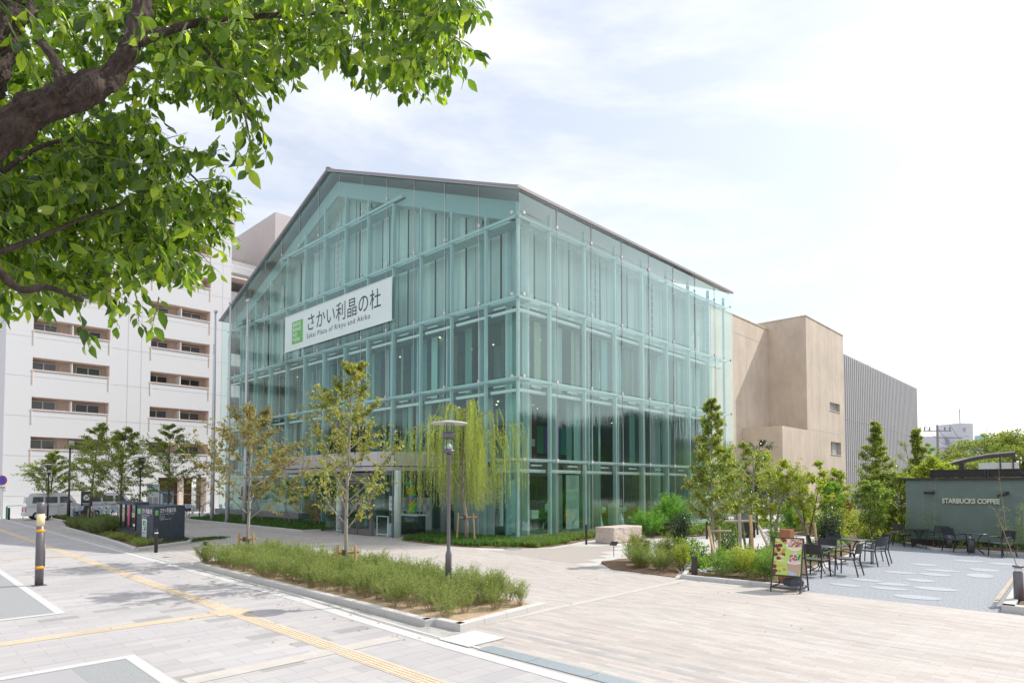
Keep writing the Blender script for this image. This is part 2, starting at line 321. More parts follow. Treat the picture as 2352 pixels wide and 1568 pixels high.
# ================================================================== SETTING
def lin(pts, y):                                   # x of a line given as (y, x) points
    for (a, xa), (b, xb) in zip(pts, pts[1:]):
        if y <= b or (b, xb) == pts[-1]: return xa + (xb - xa) * (y - a) / (b - a)
SLOPE = .0185
BAND = [(-30,5.6),(5,6.08),(8,6.13),(10,6.25),(12.5,6.45),(22.6,6.67),(40,7.07),(70,7.7)]
def strip(mb, fn, x0, x1, y0, y1, z, n=24, m=0):
    ys = [y0 + (y1 - y0) * i / n for i in range(n + 1)]
    vs = [(fn(y) + x, y, z) for y in ys for x in (x0, x1)]
    return mb.add(vs, [(2*i, 2*i+1, 2*i+3, 2*i+2) for i in range(n)], m)
struct('ground', MB().poly([(-900,-900,-.05),(1500,-900,-.05),(1500,1500,-.05),(-900,1500,-.05)]), M['ground'])
sw = MB().poly([(-40,-40,0),(6.2,-40,0),(6.3,5,0),(6.4,8,0),(6.5,10,0),(6.7,12.5,0),(6.9,22.6,0),(7.3,40,0),(7.9,75,0),(-40,75,0)])
o = struct('sidewalk', sw, M['slab']); 
o.data.transform(Matrix.Rotation(R(1.06), 4, 'Z')); o.rotation_euler = (0, 0, -R(1.06))     # slabs are laid along the kerb line
struct('plaza_paving', MB().poly([(6.0,-40,-.005),(15.12,-40,-.005),(15.12,8.4,-.005),(15.24,10.7,-.005),(15.6,12.5,-.005),(16.0,15,-.005),(16.3,17.2,-.005),(17,18.6,-.005),(20.3,19.1,-.005),(20.3,70,-.005),(6.0,70,-.005)]), M['plaza'])
struct('garden_path', MB().poly([(14.9,5.5,-.012),(60,5.5,-.012),(60,24,-.012),(14.9,24,-.012)]), M['path'])
struct('side_paving', MB().poly([(15.12,-40,-.016),(60,-40,-.016),(60,1.5,-.016),(15.12,1.5,-.016)]), M['path'])
struct('cafe_terrace', MB().poly([(15.12,1.4,-.004),(23,1.75,-.004),(33,2.6,-.004),(33,7.9,-.004),(30,7.8,-.004),(24,6.6,-.004),(16.6,6.15,-.004),(15.12,5.25,-.004)]), M['terrace'])
struct('granite_band', strip(strip(MB(), lambda y: lin(BAND, y), .03, .27, -30, 70, .004, 40), lambda y: lin(BAND, y), .36, .43, 6.9, 70, .004, 40), M['granite'])
struct('gutter', strip(MB(), lambda y: lin(BAND, y), .31, .85, 7.85, 60, -.001, 30), M['gutter'])
struct('side_road', MB().poly([(-40,75,-.01),(60,75,-.01),(60,56,-.001),(-40,56,-.001)]), M['path'])
# gravel with a stepped outline let into the pale path
gz = MB(); zz = [(16.45,17.3),(17.2,16.5),(18.2,16.7),(19.0,15.9),(20.0,16.1),(20.6,15.2),(21.6,15.2),(21.4,14.4),(20.3,14.3),(20.1,13.6),(19.0,13.8),(18.6,13.0),(17.9,13.1),(17.6,12.5),(16.7,12.7),(16.4,12.0),(15.62,12.3),(16.02,15)]
gz.poly([(a, b, -.0085) for a, b in reversed(zz)]); struct('gravel_strip', gz, M['gravel'])
# grey pads with granite borders
for i, (xa, ya, yb) in enumerate([(2.87, 14.42, 27.5), (2.74, 4.0, 10.2)]):
    f = lambda y, xa=xa, ya=ya: xa + SLOPE * (y - ya)
    strip(p := MB(), f, -14, -.14, ya + (.17 if i == 0 else 0), yb - (.17 if i else 0), .003, 12); struct('asphalt_pad', p, M['asphalt'])
    strip(b := MB(), f, -.15, 0, ya, yb, .006, 12); yy = ya if i == 0 else yb - .17
    b.poly([(f(yy) - 14, yy, .0065), (f(yy) - .15, yy, .0065), (f(yy) - .15, yy + .17, .0065), (f(yy) - 14, yy + .17, .0065)]); struct('pad_border', b, M['granite'])
struct('utility_cover', MB().box(.9, 4.5, .004, 2.05, 9.95, .012), M['canopy'])
# pale cross band and seams in the plaza
struct('pale_cross_band', MB().poly([(2.9,8.17,.005),(6.0,8.17,.005),(6.0,8.5,.005),(2.9,8.5,.005)]), M['crossband'])
struct('plaza_seam', MB().poly([(7.3,8.0,-.001),(14.9,8.0,-.001),(14.9,8.2,-.001),(7.3,8.2,-.001)]).poly([(7.3,23.2,-.001),(17.2,23.2,-.001),(17.2,23.35,-.001),(7.3,23.35,-.001)]), M['crossband'])
struct('entrance_guide', MB().poly([(9.3,26.5,-.001),(17.2,26.5,-.001),(17.2,26.8,-.001),(9.3,26.8,-.001)]), M['tactile'])
# tactile guide strips: yellow tiles with raised bars
tp = MB(); f = lambda y: 4.86 + SLOPE * (y - 8)
strip(tp, f, 0, .30, -6, 60, .004, 30)
y = -6
while y < 60:
    if not (12.1 < y + .15 < 12.8):
        for k in range(4): tp.box(f(y) + .035 + k*.067, y + .012, .004, f(y) + .068 + k*.067, y + .288, .009)
    y += .3
for (ya, x0, x1) in ((12.3, -8, 4.75), (26.2, -8, 5.05)):
    tp.poly([(x0,ya-.15,.0045),(x1,ya-.15,.0045),(x1,ya+.15,.0045),(x0,ya+.15,.0045)]); x = x1 - .3
    while x > x0:
        for k in range(4): tp.box(x + .012, ya - .12 + k*.067, .0045, x + .288, ya - .087 + k*.067, .0095)
        x -= .3
    tp.box(x1, ya - .3, .005, x1 + .62, ya + .3, .0075)
    for i in range(10):
        for j in range(10): tp.cyl(x1 + .03 + i*.062, ya - .28 + j*.062, .0075, .0125, .014, 6)
struct('tactile_paving', tp, M['tactile'])
# kerbs: rows of granite blocks
def kerb(mb, a, b, wd=.15, h=.12, seg=.6, side=1):
    a = Vector((*a, 0)); b = Vector((*b, 0)); d = (b - a); n = max(1, round(d.length / seg)); d /= n; u = d.normalized(); q = Vector((-u.y, u.x, 0)) * side * wd
    for i in range(n):
        p = a + d * i + u * .004; r = a + d * (i + 1) - u * .004; e = .012
        lo = [p, r, r + q, p + q]; hi = [p + q.normalized()*e + u*e*.4, r + q.normalized()*e - u*e*.4, r + q, p + q]
        vs = [(v.x, v.y, -.02) for v in lo] + [(v.x, v.y, h - e) for v in lo] + [(v.x, v.y, h) for v in hi]
        mb.add(vs, [(0,1,5,4),(1,2,6,5),(2,3,7,6),(3,0,4,7),(4,5,9,8),(5,6,10,9),(6,7,11,10),(7,4,8,11),(8,9,10,11)])
    return mb
kb = MB(); K1 = [(7.12,20.0),(6.98,14),(6.93,11.1),(6.83,8.62)]
for p, q in zip(K1, K1[1:]): kerb(kb, p, q)
kerb(kb, (6.83,8.62), (7.08,8.55)); kerb(kb, (7.0,8.6), (7.02,7.95)); kerb(kb, (7.02,7.93), (9.5,8.2)); kerb(kb, (9.5,8.2), (9.45,20.0), h=.03); kerb(kb, (9.45,20.0), (7.12,20.0))
single('planter_kerb', kb, M['kerb'], 'granite kerb framing the long feathery hedge bed beside the lamp', 'kerb')
kb = MB(); kerb(kb, (8.3,43.6), (7.75,32.5)); kerb(kb, (7.75,32.5), (7.24,26.1)); kerb(kb, (7.24,26.1), (9.8,27.95)); kerb(kb, (9.8,27.95), (10.65,29.9), h=.1); kerb(kb, (10.65,29.9), (10.85,44), h=.1); kerb(kb, (9.6,44.2), (8.3,43.6)); kerb(kb, (9.9,56), (9.6,44.2))
single('planter_kerb', kb, M['kerb'], 'granite kerb round the dense hedge and the dark sign wall', 'kerb')
kb = MB(); kerb(kb, (16.35,47.5), (16.3,30.75), h=.1); kerb(kb, (16.3,30.75), (17.3,30.65), h=.1)
single('lawn_kerb', kb, M['kerb'], 'low granite kerb along the grass strip under the flag poles', 'kerb')
kb = MB(); kerb(kb, (14.95,8.3), (15.15,5.3), wd=.14, h=.1); kerb(kb, (15.15,5.3), (16.2,5.75), wd=.14, h=.1); kerb(kb, (19,10.1), (14.95,8.3), wd=.12, h=.08)
single('garden_kerb', kb, M['granite'], 'white kerb along the bark bed behind the poster stand', 'kerb')
kb = MB(); kerb(kb, (22.8,1.98), (15.3,1.72), wd=.2, h=.13); kerb(kb, (15.3,1.72), (15.22,-3), wd=.2, h=.13)
single('corner_kerb', kb, M['kerb'], 'thick pale kerb round the small bed with the grey bollard', 'kerb')
kb = MB(); kerb(kb, (28.15,-3), (28.15,5.2), wd=.12, h=.09, side=-1); kerb(kb, (28.15,5.2), (32.6,7.9), wd=.12, h=.09, side=-1); kerb(kb, (32.6,7.9), (30,7.95), wd=.12, h=.06, side=-1); kerb(kb, (30,7.95), (24,6.72), wd=.12, h=.05, side=-1); kerb(kb, (24,6.72), (16.7,6.3), wd=.12, h=.05, side=-1)
single('terrace_kerb', kb, M['kerb'], 'low kerb between the cafe terrace, the green wall and the shrubs', 'kerb')
struct('utility_cover', MB().box(6.42, 7.07, .004, 7.22, 7.78, .012).box(6.55,7.35,.012,6.68,7.38,.014).box(6.95,7.5,.012,7.08,7.53,.014), M['granite'])
gr = MB()
for k in range(9): gr.box(6.44, 6.9 - k*1.0 - .99, -.002, 6.73, 6.9 - k*1.0, .006)
struct('drain_grate', gr, M['grate'])
struct('manhole_cover', MB().cyl(17.5,16.75,-.02,.004,.34,24), M['grate'])
ov = MB()
for (cx, cy_, a, bb, rr) in [(16.0,3.25,.30,.62,.2),(16.9,4.0,.22,.55,.1),(16.75,4.9,.2,.5,-.1),(17.7,4.1,.25,.5,.3),(18.0,4.75,.22,.52,0),(17.6,3.2,.3,.62,.1),(18.9,3.75,.3,.45,0),(20.2,4.5,.25,.55,.1),(20.4,3.7,.3,.5,0),(21.5,3.75,.26,.6,.2),(22.7,4.4,.3,.5,.1),(22.5,2.9,.4,.5,0),(24.8,3.6,.35,.55,0),(21.0,2.8,.5,.42,.1),(24.6,2.7,.35,.5,.1)]:
    bb *= .72; a *= .95
    ov.poly([(cx + math.cos(t)*a*math.cos(rr) - math.sin(t)*bb*math.sin(rr), cy_ + math.cos(t)*a*math.sin(rr) + math.sin(t)*bb*math.cos(rr), .002) for t in [2*math.pi*i/28 for i in range(28)]])
struct('stepping_stones', ov, M['oval'])
yd = MB()
for k in range(38): yd.box(15.6 + k*.19, 1.80 + k*.0066, .128, 15.72 + k*.19, 1.88 + k*.0066, .134)
part('yellow_marking', yd, M['tactile'], bpy.data.objects['corner_kerb'])
# soil beds
def bed(name, pts, m, z0=.02, amp=.05, res=.35, seed=0):
    xs = [p[0] for p in pts]; ys = [p[1] for p in pts]
    def inside(x, y):
        c = False; n = len(pts)
        for i in range(n):
            (x1, y1), (x2, y2) = pts[i], pts[(i+1) % n]
            if (y1 > y) != (y2 > y) and x < (x2-x1)*(y-y1)/(y2-y1)+x1: c = not c
        return c
    import bmesh
    bm = bmesh.new(); vs = [bm.verts.new((p[0], p[1], z0)) for p in pts]; bm.faces.new(vs)
    for ax, lo, hi in ((0, min(xs), max(xs)), (1, min(ys), max(ys))):
        t = lo + res
        while t < hi:
            co = (t, 0, 0) if ax == 0 else (0, t, 0); no = (1, 0, 0) if ax == 0 else (0, 1, 0)
            bmesh.ops.bisect_plane(bm, geom=bm.verts[:] + bm.edges[:] + bm.faces[:], plane_co=co, plane_no=no); t += res
    for v in bm.verts:
        if not v.is_boundary: v.co.z += amp * (.4 + noise.noise(Vector((v.co.x*1.7, v.co.y*1.7, seed))))
    me = bpy.data.meshes.new(name); bm.to_mesh(me); bm.free(); me.materials.append(m)
    for pl in me.polygons: pl.use_smooth = True
    o = bpy.data.objects.new(name, me); COL.objects.link(o); return tag(o, kind='structure')
bed('soil_bed', [(6.97,8.7),(7.12,8.08),(9.45,8.28),(9.42,19.95),(7.18,19.95)], M['sand'], .06, .05)
bed('soil_bed', [(7.36,26.25),(9.75,28.0),(10.5,29.9),(10.7,44),(12.6,45),(13.5,57),(10,57),(9.7,44.1),(8.4,43.5),(7.88,32.5)], M['soil'], .05, .05, .8)
bed('soil_bed', [(16.4,30.9),(20.6,30.9),(20.6,52),(16.4,47.5)], M['soil'], .03, .05, .8)
bed('soil_bed', [(20.4,24.1),(17.6,23.9),(16.75,22.8),(16.6,20.5),(16.75,18.6),(17.6,17.0),(19.2,16.3),(20.9,16.6),(21.8,16.9),(24,17.2),(38,17.4),(38,19.0),(20.4,19.1)], M['soil'], .01, .05, .6)
bed('soil_bed', [(15.28,10.7),(15.02,8.5),(19,10.3),(19.2,11.0),(17.6,12.0),(16.3,11.8)], M['soil'], .01, .1, .4, 3)
bed('soil_bed', [(15.1,8.3),(15.22,5.45),(16.3,6.2),(24,6.85),(30,8.1),(27,9.0),(24,9.4),(21.5,10.2),(19,10.2)], M['soil'], .02, .12, .45, 5)
bed('soil_bed', [(27,17),(25.5,15.6),(28,14.6),(33,14.5),(41,14.4),(41,17.3)], M['soil'], .02, .12, .6, 8)
bed('soil_bed', [(28.3,5.3),(32.6,8.05),(31,9.5),(33,12.5),(40,15),(52,18.5),(60,18.5),(60,2.5),(40,-3),(28.4,-3)], M['soil'], .02, .2, 1.0, 9)
bed('soil_bed', [(15.5,-3),(22,-3),(22.7,1.75),(15.48,1.5)], M['soil'], .08, .06, .5, 2)

# ================================================================== GLASS HALL
X0, Y0, X1, Y1 = 20.47, 19.29, 42.25, 52.26
EAVE, RIDGE, RY = 15.75, 22.3, 35.78
def roofz(y): return EAVE + (RIDGE - EAVE) * (1 - abs(y - RY) / (RY - Y0))
hall = thing('glass_hall', 'tall gabled hall of green tinted glass with a printed banner across its front', 'building', (X0, Y0, 0))
NY = [21.84 + 2.52 * k for k in range(13)][:12]; NX = [23.19,25.93,28.67,31.4,34.14,36.86,39.58]
EY = [Y0 + .02] + NY + [Y1]; EX = [X0 + .02] + NX + [X1]
LV = [0, 3.6, 7.33, 11.06, 14.79, 18.52, 30]
def fb(mb, face, s0, s1, d0, d1, z0, z1, m=0):
    return mb.box(X0 + d0, s0, z0, X0 + d1, s1, z1, m) if face == 'f' else mb.box(s0, Y0 + d0, z0, s1, Y0 + d1, z1, m)
def clip_gable(a, b, z0, z1, off=0):               # polygon of one pane cut by the roof line
    br = sorted({a, b} | ({RY} if a < RY < b else set()) | {y for zz in (z0, z1) for y in (RY - (RY-Y0)*(1-(zz+off-EAVE)/(RIDGE-EAVE)), RY + (RY-Y0)*(1-(zz+off-EAVE)/(RIDGE-EAVE))) if a < y < b})
    top = [(y, min(z1, roofz(y) - off)) for y in br]
    top = [(y, z) for y, z in top if z >= z0 - 1e-6]
    if len(top) < 2 or max(z for _, z in top) - z0 < .02: return None
    return [(top[0][0], z0)] + [t for t in top if t[1] > z0 + 1e-6] + [(top[-1][0], z0)]
rnd = random.Random(3)
for li in range(6):
    z0, z1 = LV[li] + (.015 if li else .03), LV[li+1] - .015
    for a, b in zip(EY, EY[1:]):
        za = z0
        if li == 0 and a > 38: za = .62
        if li == 0 and 24 < (a + b) / 2 < 30.5: continue
        pg = clip_gable(a + .012, b - .012, za, z1, .02)
        if pg is None: continue
        t = rnd.uniform(-.013, .013); t2 = rnd.uniform(-.006, .006); ym = (a + b) / 2; zm = (z0 + min(z1, 20)) / 2
        part('glass_pane', MB().poly([(X0 + t*(y-ym) + t2*(z-zm), y, z) for y, z in reversed(pg)]), M['glassO'], hall)
    if li < 5:
        zt = min(z1, EAVE - .03)
        if zt - z0 < .3: continue
        for a, b in zip(EX, EX[1:]):
            t = rnd.uniform(-.013, .013); t2 = rnd.uniform(-.006, .006); xm = (a+b)/2; zm = (z0+zt)/2
            part('glass_pane', MB().poly([(x, Y0 + t*(x-xm) + t2*(z-zm), z) for x, z in ((a+.012,z0),(b-.012,z0),(b-.012,zt),(a+.012,zt))]), M['glassS'], hall)
# steel frame half a metre behind the skin
D = .45
for y in [Y0 + D] + NY + [Y1 - .45]:
    if y == Y0 + D: zt = EAVE - .3
    else: zt = roofz(y) - 1.38
    zb = 0 if not (24.1 < y < 30.4) else 4.0
    if y > 38.5: zb = .6 if y < 44 else 3.5
    part('mullion', fb(MB(), 'f', y - .045, y + .045, D - .06, D + .10, zb, zt), M['steel'], hall)
for x in NX + [X1 - .35]:
    part('mullion', fb(MB(), 's', x - .05, x + .05, D - .06, D + .12, 0, EAVE - .25), M['steelL'], hall)
for z in LV[1:6]:
    half = (RY - Y0) * (1 - (z + .9 - EAVE) / (RIDGE - EAVE)) if z > 14 else 99
    ya, yb = max(Y0 + D, RY - half), min(Y1 - .3, RY + half)
    g = MB(); fb(g, 'f', ya, yb, D - .11, D - .07, z - .06, z + .06); fb(g, 'f', ya, yb, D + .17, D + .2, z - .06, z + .06)
    if z < 4: g = MB(); fb(g, 'f', ya, 24.2, D - .11, D - .07, z - .06, z + .06); fb(g, 'f', 30.4, yb, D - .11, D - .07, z - .06, z + .06)
    part('girt', g, M['steel'], hall)
    if z < 15: part('girt', fb(fb(MB(), 's', X0 + D, X1 - .2, D - .11, D - .07, z - .06, z + .06), 's', X0 + D, X1 - .2, D + .17, D + .2, z - .06, z + .06), M['steelL'], hall)
    cw = MB()                                        # maintenance grating and its brackets between the skins
    yy = ya
    for k in range(6): fb(cw, 'f', ya, yb, D + .18 + k*.13, D + .26 + k*.13, z - .05, z - .02)
    for y in NY:
        if ya < y < yb:
            cw.bar((X0 + D + .17, y, z - .02), (X0 + 1.3, y, z - .02), .05, .05); cw.bar((X0 + D + .17, y + 1.0, z - .04), (X0 + 1.3, y + .1, z - .04), .04, .04)
    part('catwalk', cw, M['beam'], hall)
    if z < 15:
        cw = MB()
        for k in range(5): fb(cw, 's', X0 + 1, X1 - .3, D + .25 + k*.13, D + .29 + k*.13, z - .05, z - .02)
        for x in NX: cw.bar((x, Y0 + D + .17, z - .02), (x, Y0 + 1.3, z - .02), .05, .05)
        part('catwalk', cw, M['steelL'], hall)
# clamps, arms and hanging rods that carry the outer panes
for z in LV[1:6]:
    for y in [Y0 + .38] + NY:
        if roofz(y) < z + .5 or (z < 4 and 24.2 < y < 30.4): continue
        c = MB(); fb(c, 'f', y - .06, y + .06, -.045, .03, z - .065, z + .075)
        c.tube([(X0 + .03, y, z), (X0 + .2, y + .10, z - .03), (X0 + D - .07, y + .02, z - .05)] if y > 20 else [(X0+.03,y,z),(X0+.3,y,z),(X0+D-.06,y+.02,z)], .02, 6, 1)
        part('clamp', c, [M['clamp'], M['steel']], hall)
    if z > 15: continue
    for x in [X0 + .38] + NX + [X1 - .3]:
        c = MB(); fb(c, 's', x - .06, x + .06, -.045, .03, z - .065, z + .075)
        c.tube([(x, Y0 + .03, z), (x - .05, Y0 + .2, z - .03), (x, Y0 + D - .07, z - .05)], .02, 6, 1)
        part('clamp', c, [M['clamp'], M['steelL']], hall)
for y in NY: part('hanging_rod', MB().tube([(X0 - .03, y, 4.1 if 24.2 < y < 30.4 else (.62 if y > 38.5 else .05)), (X0 - .03, y, roofz(y) - .05)], .012, 5), M['clamp'], hall)
for x in NX: part('hanging_rod', MB().tube([(x, Y0 - .03, .05), (x, Y0 - .03, EAVE - .05)], .012, 5), M['clamp'], hall)
# roller blind tubes and lamps under the girts of the see-through storeys
for z in LV[1:4]:
    for a, b in zip([Y0 + .5] + NY, NY + [Y1 - .4]):
        if z < 4 and 24 < (a+b)/2 < 30.5: continue
        c = MB(); fb(c, 'f', a + .15, b - .15, .62, .74, z - .58, z - .45); fb(c, 'f', b - 1.1, b - .3, .66, .72, z - .27, z - .21); part('blind_tube', c, M['white'], hall)
    for a, b in zip([X0 + .5] + NX, NX + [X1 - .4]):
        c = MB(); fb(c, 's', a + .15, b - .12, .62, .74, z - .58, z - .43); fb(c, 's', b - 1.1, b - .35, .66, .72, z - .27, z - .20); part('blind_tube', c, M['white'], hall)
# inner glazing with deep mullions at every half bay
IG = 1.3
mids = lambda N, lo, hi: [(a + b) / 2 for a, b in zip([lo] + N, N + [hi])] 
for y in mids(NY, Y0 + IG, Y1):
    if 24 < y < 30.4: zb = 4
    elif y > 38.4: zb = 3.7
    else: zb = .05
    part('inner_mullion', fb(MB(), 'f', y - .05, y + .05, IG - .1, IG + .26, zb, roofz(y) - 1.6), M['steel'], hall)
for x in mids(NX, X0 + IG, X1): part('inner_mullion', fb(MB(), 's', x - .06, x + .06, IG - .1, IG + .26, .05, 15.2), M['steelL'], hall)
ig = MB(); ig.poly([(X0 + IG, Y1 - .3, 3.6), (X0 + IG, 38.6, 3.6), (X0 + IG, 38.6, .05), (X0 + IG, 30.4, .05), (X0 + IG, 30.4, 4), (X0 + IG, 24.1, 4), (X0 + IG, 24.1, .05), (X0 + IG, Y0 + IG, .05), (X0 + IG, Y0 + IG, 11), (X0 + IG, Y1 - .3, 11)])
ig.poly([(X0 + IG, Y0 + IG, .05), (X1 - .4, Y0 + IG, .05), (X1 - .4, Y0 + IG, 11), (X0 + IG, Y0 + IG, 11)])
part('inner_glazing', ig, M['glassI'], hall)
# solid panels of the upper storeys
PD = 1.45; rnd = random.Random(5); y = Y0 + PD
PM = [M['panel'], mat('grey_panel_streak_pale', (.62,.68,.66), .5, var=.14, scale=1.0, stretch=(5,5,.3)), mat('grey_panel_streak_mid', (.44,.49,.49), .6, var=.14, scale=1.1, stretch=(5,5,.3))]  # panel tones differ to imitate vertical reflection streaks on the glass
ys = sorted([Y0 + PD] + NY + mids(NY, Y0 + IG, Y1) + [Y1 - .3])
for a, b in zip(ys, ys[1:]):
    if b - a < .1: continue
    cut = rnd.uniform(.25, .75); c = a + (b - a) * cut
    for p0, p1 in ((a + .09, c), (c + .015, b - .05)):
        pg = clip_gable(p0, p1, 11.12, 30, 1.35)
        if pg: j = rnd.uniform(0, .07); part('wall_panel', MB().poly([(X0 + PD + j, yy, z) for yy, z in reversed(pg)]), rnd.choice(PM), hall)
xs = sorted([X0 + PD] + NX + mids(NX, X0 + IG, X1) + [X1 - .3])  # mostly the pale tone here, standing in for sky mirrored in the side
for a, b in zip(xs, xs[1:]):
    c = a + (b - a) * rnd.uniform(.25, .75)
    for p0, p1 in ((a + .12, c), (c + .015, b - .05)): j = rnd.uniform(0, .06); part('wall_panel', MB().poly([(p0, Y0 + PD + j, 11.12), (p1, Y0 + PD + j, 11.12), (p1, Y0 + PD + j, 15.35), (p0, Y0 + PD + j, 15.35)]), rnd.choice(PM[1:2]*3 + PM), hall)
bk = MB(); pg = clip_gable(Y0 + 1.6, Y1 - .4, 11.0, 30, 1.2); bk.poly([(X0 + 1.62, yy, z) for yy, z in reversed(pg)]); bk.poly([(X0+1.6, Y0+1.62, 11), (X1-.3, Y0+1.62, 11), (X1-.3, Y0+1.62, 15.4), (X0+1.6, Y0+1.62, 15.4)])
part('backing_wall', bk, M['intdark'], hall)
dv = MB()
for a, b, zz in ((33.3,34.6,19.5),(34.8,35.9,19.5),(36.2,37.3,19.3),(38.2,39.2,18.9),(39.4,40.5,18.8)): fb(dv, 'f', a - 3.0, b - 3.0, PD - .12, PD - .05, 18.7, zz)
part('vent_panel', dv, M['panelD'], hall)
# raking beam and soffit behind the gable glass
rb = MB()
for s in (-1, 1):
    ye = RY + s * (RY - Y0 - .45)
    for (o0, o1, d0, d1) in ((.42, 1.38, .62, .72),):
        p = [(RY, RIDGE - o0), (ye, roofz(ye) - o0), (ye, roofz(ye) - o1), (RY, RIDGE - o1)]
        vs = [(X0 + d, y, z) for d in (d0, d1) for y, z in p]
        rb.add(vs, [(0,1,2,3),(7,6,5,4),(0,4,5,1),(1,5,6,2),(2,6,7,3),(3,7,4,0)])
part('raking_beam', rb, M['beam'], hall)
sf = MB()
for s in (-1, 1):
    ye = RY + s * (RY - Y0 - .3); sf.poly([(X0 + .72, RY, RIDGE - 1.36), (X0 + 1.7, RY, RIDGE - 1.36), (X0 + 1.7, ye, roofz(ye) - 1.36), (X0 + .72, ye, roofz(ye) - 1.36)])
part('soffit', sf, M['conc'], hall)
# roof: two thin metal planes with standing seams and a dark edge
rf = MB(); T = .09
for s in (-1, 1):
    ye = RY + s * (RY - Y0 + .10); ze = roofz(ye)
    p = [(RY, RIDGE + .02), (ye, ze + .02), (ye, ze + .02 + T), (RY, RIDGE + .02 + T)]
    vs = [(x, y, z) for x in (X0 - .11, X1 - .12) for y, z in p]
    rf.add(vs, [(0,1,2,3),(7,6,5,4),(0,4,5,1),(1,5,6,2),(2,6,7,3)])
    x = X0 + .3
    while x < X1: rf.bar((x, RY, RIDGE + .04 + T), (x, ye, ze + .04 + T), .03, .05); x += .45
rf.bar((X0 - .16, RY, RIDGE + .22), (X1 - .05, RY, RIDGE + .22), .3, .06)
part('roof', rf, M['roof'], hall)
re_ = MB()
for s in (-1, 1):
    ye = RY + s * (RY - Y0 + .14); ze = roofz(ye); re_.bar((X0 - .14, RY, RIDGE + .10), (X0 - .14, ye, ze + .10), .05, .11); re_.bar((X0 - .12, RY, RIDGE + .015), (X0 - .12, ye, ze + .015), .03, .05, 1)
    re_.bar((X0 - .2, ye, ze + .1), (X1 - .10, ye, ze + .1), .05, .14)
part('roof_edge', re_, [M['roofedge'], M['canopy']], hall)
# ladders between the skins
def ladder(P, z0, z1, n=None):
    l = MB(); 
    (ax, ay), (bx, by) = P; l.tube([(ax, ay, z0), (ax, ay, z1)], .025, 5); l.tube([(bx, by, z0), (bx, by, z1)], .025, 5); z = z0 + .3
    while z < z1: l.tube([(ax, ay, z), (bx, by, z)], .015, 4); z += .42
    part('ladder', l, M['white'], hall)
ladder(((X0+1.0, 36.5), (X0+1.0, 35.8)), 14.9, 18.4); ladder(((27.1, Y0+1.0), (27.8, Y0+1.0)), 11.2, 14.7)
ladder(((33.0, Y0+1.0), (33.6, Y0+1.0)), 11.2, 14.7); ladder(((40.2, Y0+1.0), (41.0, Y0+1.0)), .1, 14.7)
# floors, ceilings, walls inside
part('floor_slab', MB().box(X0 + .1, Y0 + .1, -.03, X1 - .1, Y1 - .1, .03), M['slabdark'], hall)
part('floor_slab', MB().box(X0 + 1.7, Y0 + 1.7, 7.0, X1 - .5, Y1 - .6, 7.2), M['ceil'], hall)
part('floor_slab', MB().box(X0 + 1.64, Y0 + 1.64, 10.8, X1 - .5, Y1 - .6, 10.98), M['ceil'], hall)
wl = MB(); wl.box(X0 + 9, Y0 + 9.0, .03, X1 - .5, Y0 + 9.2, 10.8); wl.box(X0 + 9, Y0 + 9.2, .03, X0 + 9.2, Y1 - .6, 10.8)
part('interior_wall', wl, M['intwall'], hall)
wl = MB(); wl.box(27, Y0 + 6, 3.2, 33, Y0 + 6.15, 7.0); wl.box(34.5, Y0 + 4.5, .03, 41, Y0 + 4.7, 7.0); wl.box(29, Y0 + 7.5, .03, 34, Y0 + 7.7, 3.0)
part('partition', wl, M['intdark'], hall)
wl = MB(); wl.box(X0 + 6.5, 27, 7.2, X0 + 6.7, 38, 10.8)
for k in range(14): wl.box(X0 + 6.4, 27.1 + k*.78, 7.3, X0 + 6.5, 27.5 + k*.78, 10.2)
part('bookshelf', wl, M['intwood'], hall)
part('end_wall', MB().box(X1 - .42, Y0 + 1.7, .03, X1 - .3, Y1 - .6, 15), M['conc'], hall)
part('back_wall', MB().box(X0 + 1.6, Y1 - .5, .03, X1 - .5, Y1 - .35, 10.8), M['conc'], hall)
for x, y in [(X0+2.7,Y0+2.7),(X0+2.7,27.5),(X0+2.7,34.5),(X0+2.7,42),(X0+2.7,48.5),(29.8,Y0+2.7),(36.4,Y0+2.7),(27,27),(33.5,26)]:
    part('round_column', MB().cyl(x, y, .03, 10.8, .34, 24), M['column'], hall, smooth=True)
rnd = random.Random(11)
STREAKS = [mat('reflection_strip_tone', c, .8, var=.08, scale=2, stretch=(6,6,.3)) for c in ((.68,.78,.76),(.50,.66,.72),(.66,.62,.50),(.72,.60,.66),(.56,.70,.60),(.20,.30,.28),(.08,.14,.13),(.22,.17,.10),(.12,.24,.30),(.30,.42,.40),(.05,.09,.08))]  # folded strips coloured to imitate the streaky reflections of the glass
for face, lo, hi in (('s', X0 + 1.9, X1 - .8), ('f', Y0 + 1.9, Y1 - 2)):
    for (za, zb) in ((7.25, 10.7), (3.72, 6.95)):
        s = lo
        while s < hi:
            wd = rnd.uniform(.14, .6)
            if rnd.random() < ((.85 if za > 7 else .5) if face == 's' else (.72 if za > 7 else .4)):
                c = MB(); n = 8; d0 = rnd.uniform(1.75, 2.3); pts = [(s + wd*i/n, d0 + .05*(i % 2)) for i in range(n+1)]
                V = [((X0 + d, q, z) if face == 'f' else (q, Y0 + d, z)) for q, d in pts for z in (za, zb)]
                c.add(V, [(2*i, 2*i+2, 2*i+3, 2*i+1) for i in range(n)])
                part('reflection_strip', c, rnd.choice(STREAKS[:5]*2 + STREAKS[5:] if face == 's' else STREAKS[5:]*2 + STREAKS[:5]), hall)
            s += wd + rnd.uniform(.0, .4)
sp = MB()
for k in range(16): sp.cyl(rnd.uniform(X0+2.5, X1-1), rnd.uniform(Y0+2.3, Y0+8), 6.93, 6.99, .05, 8)
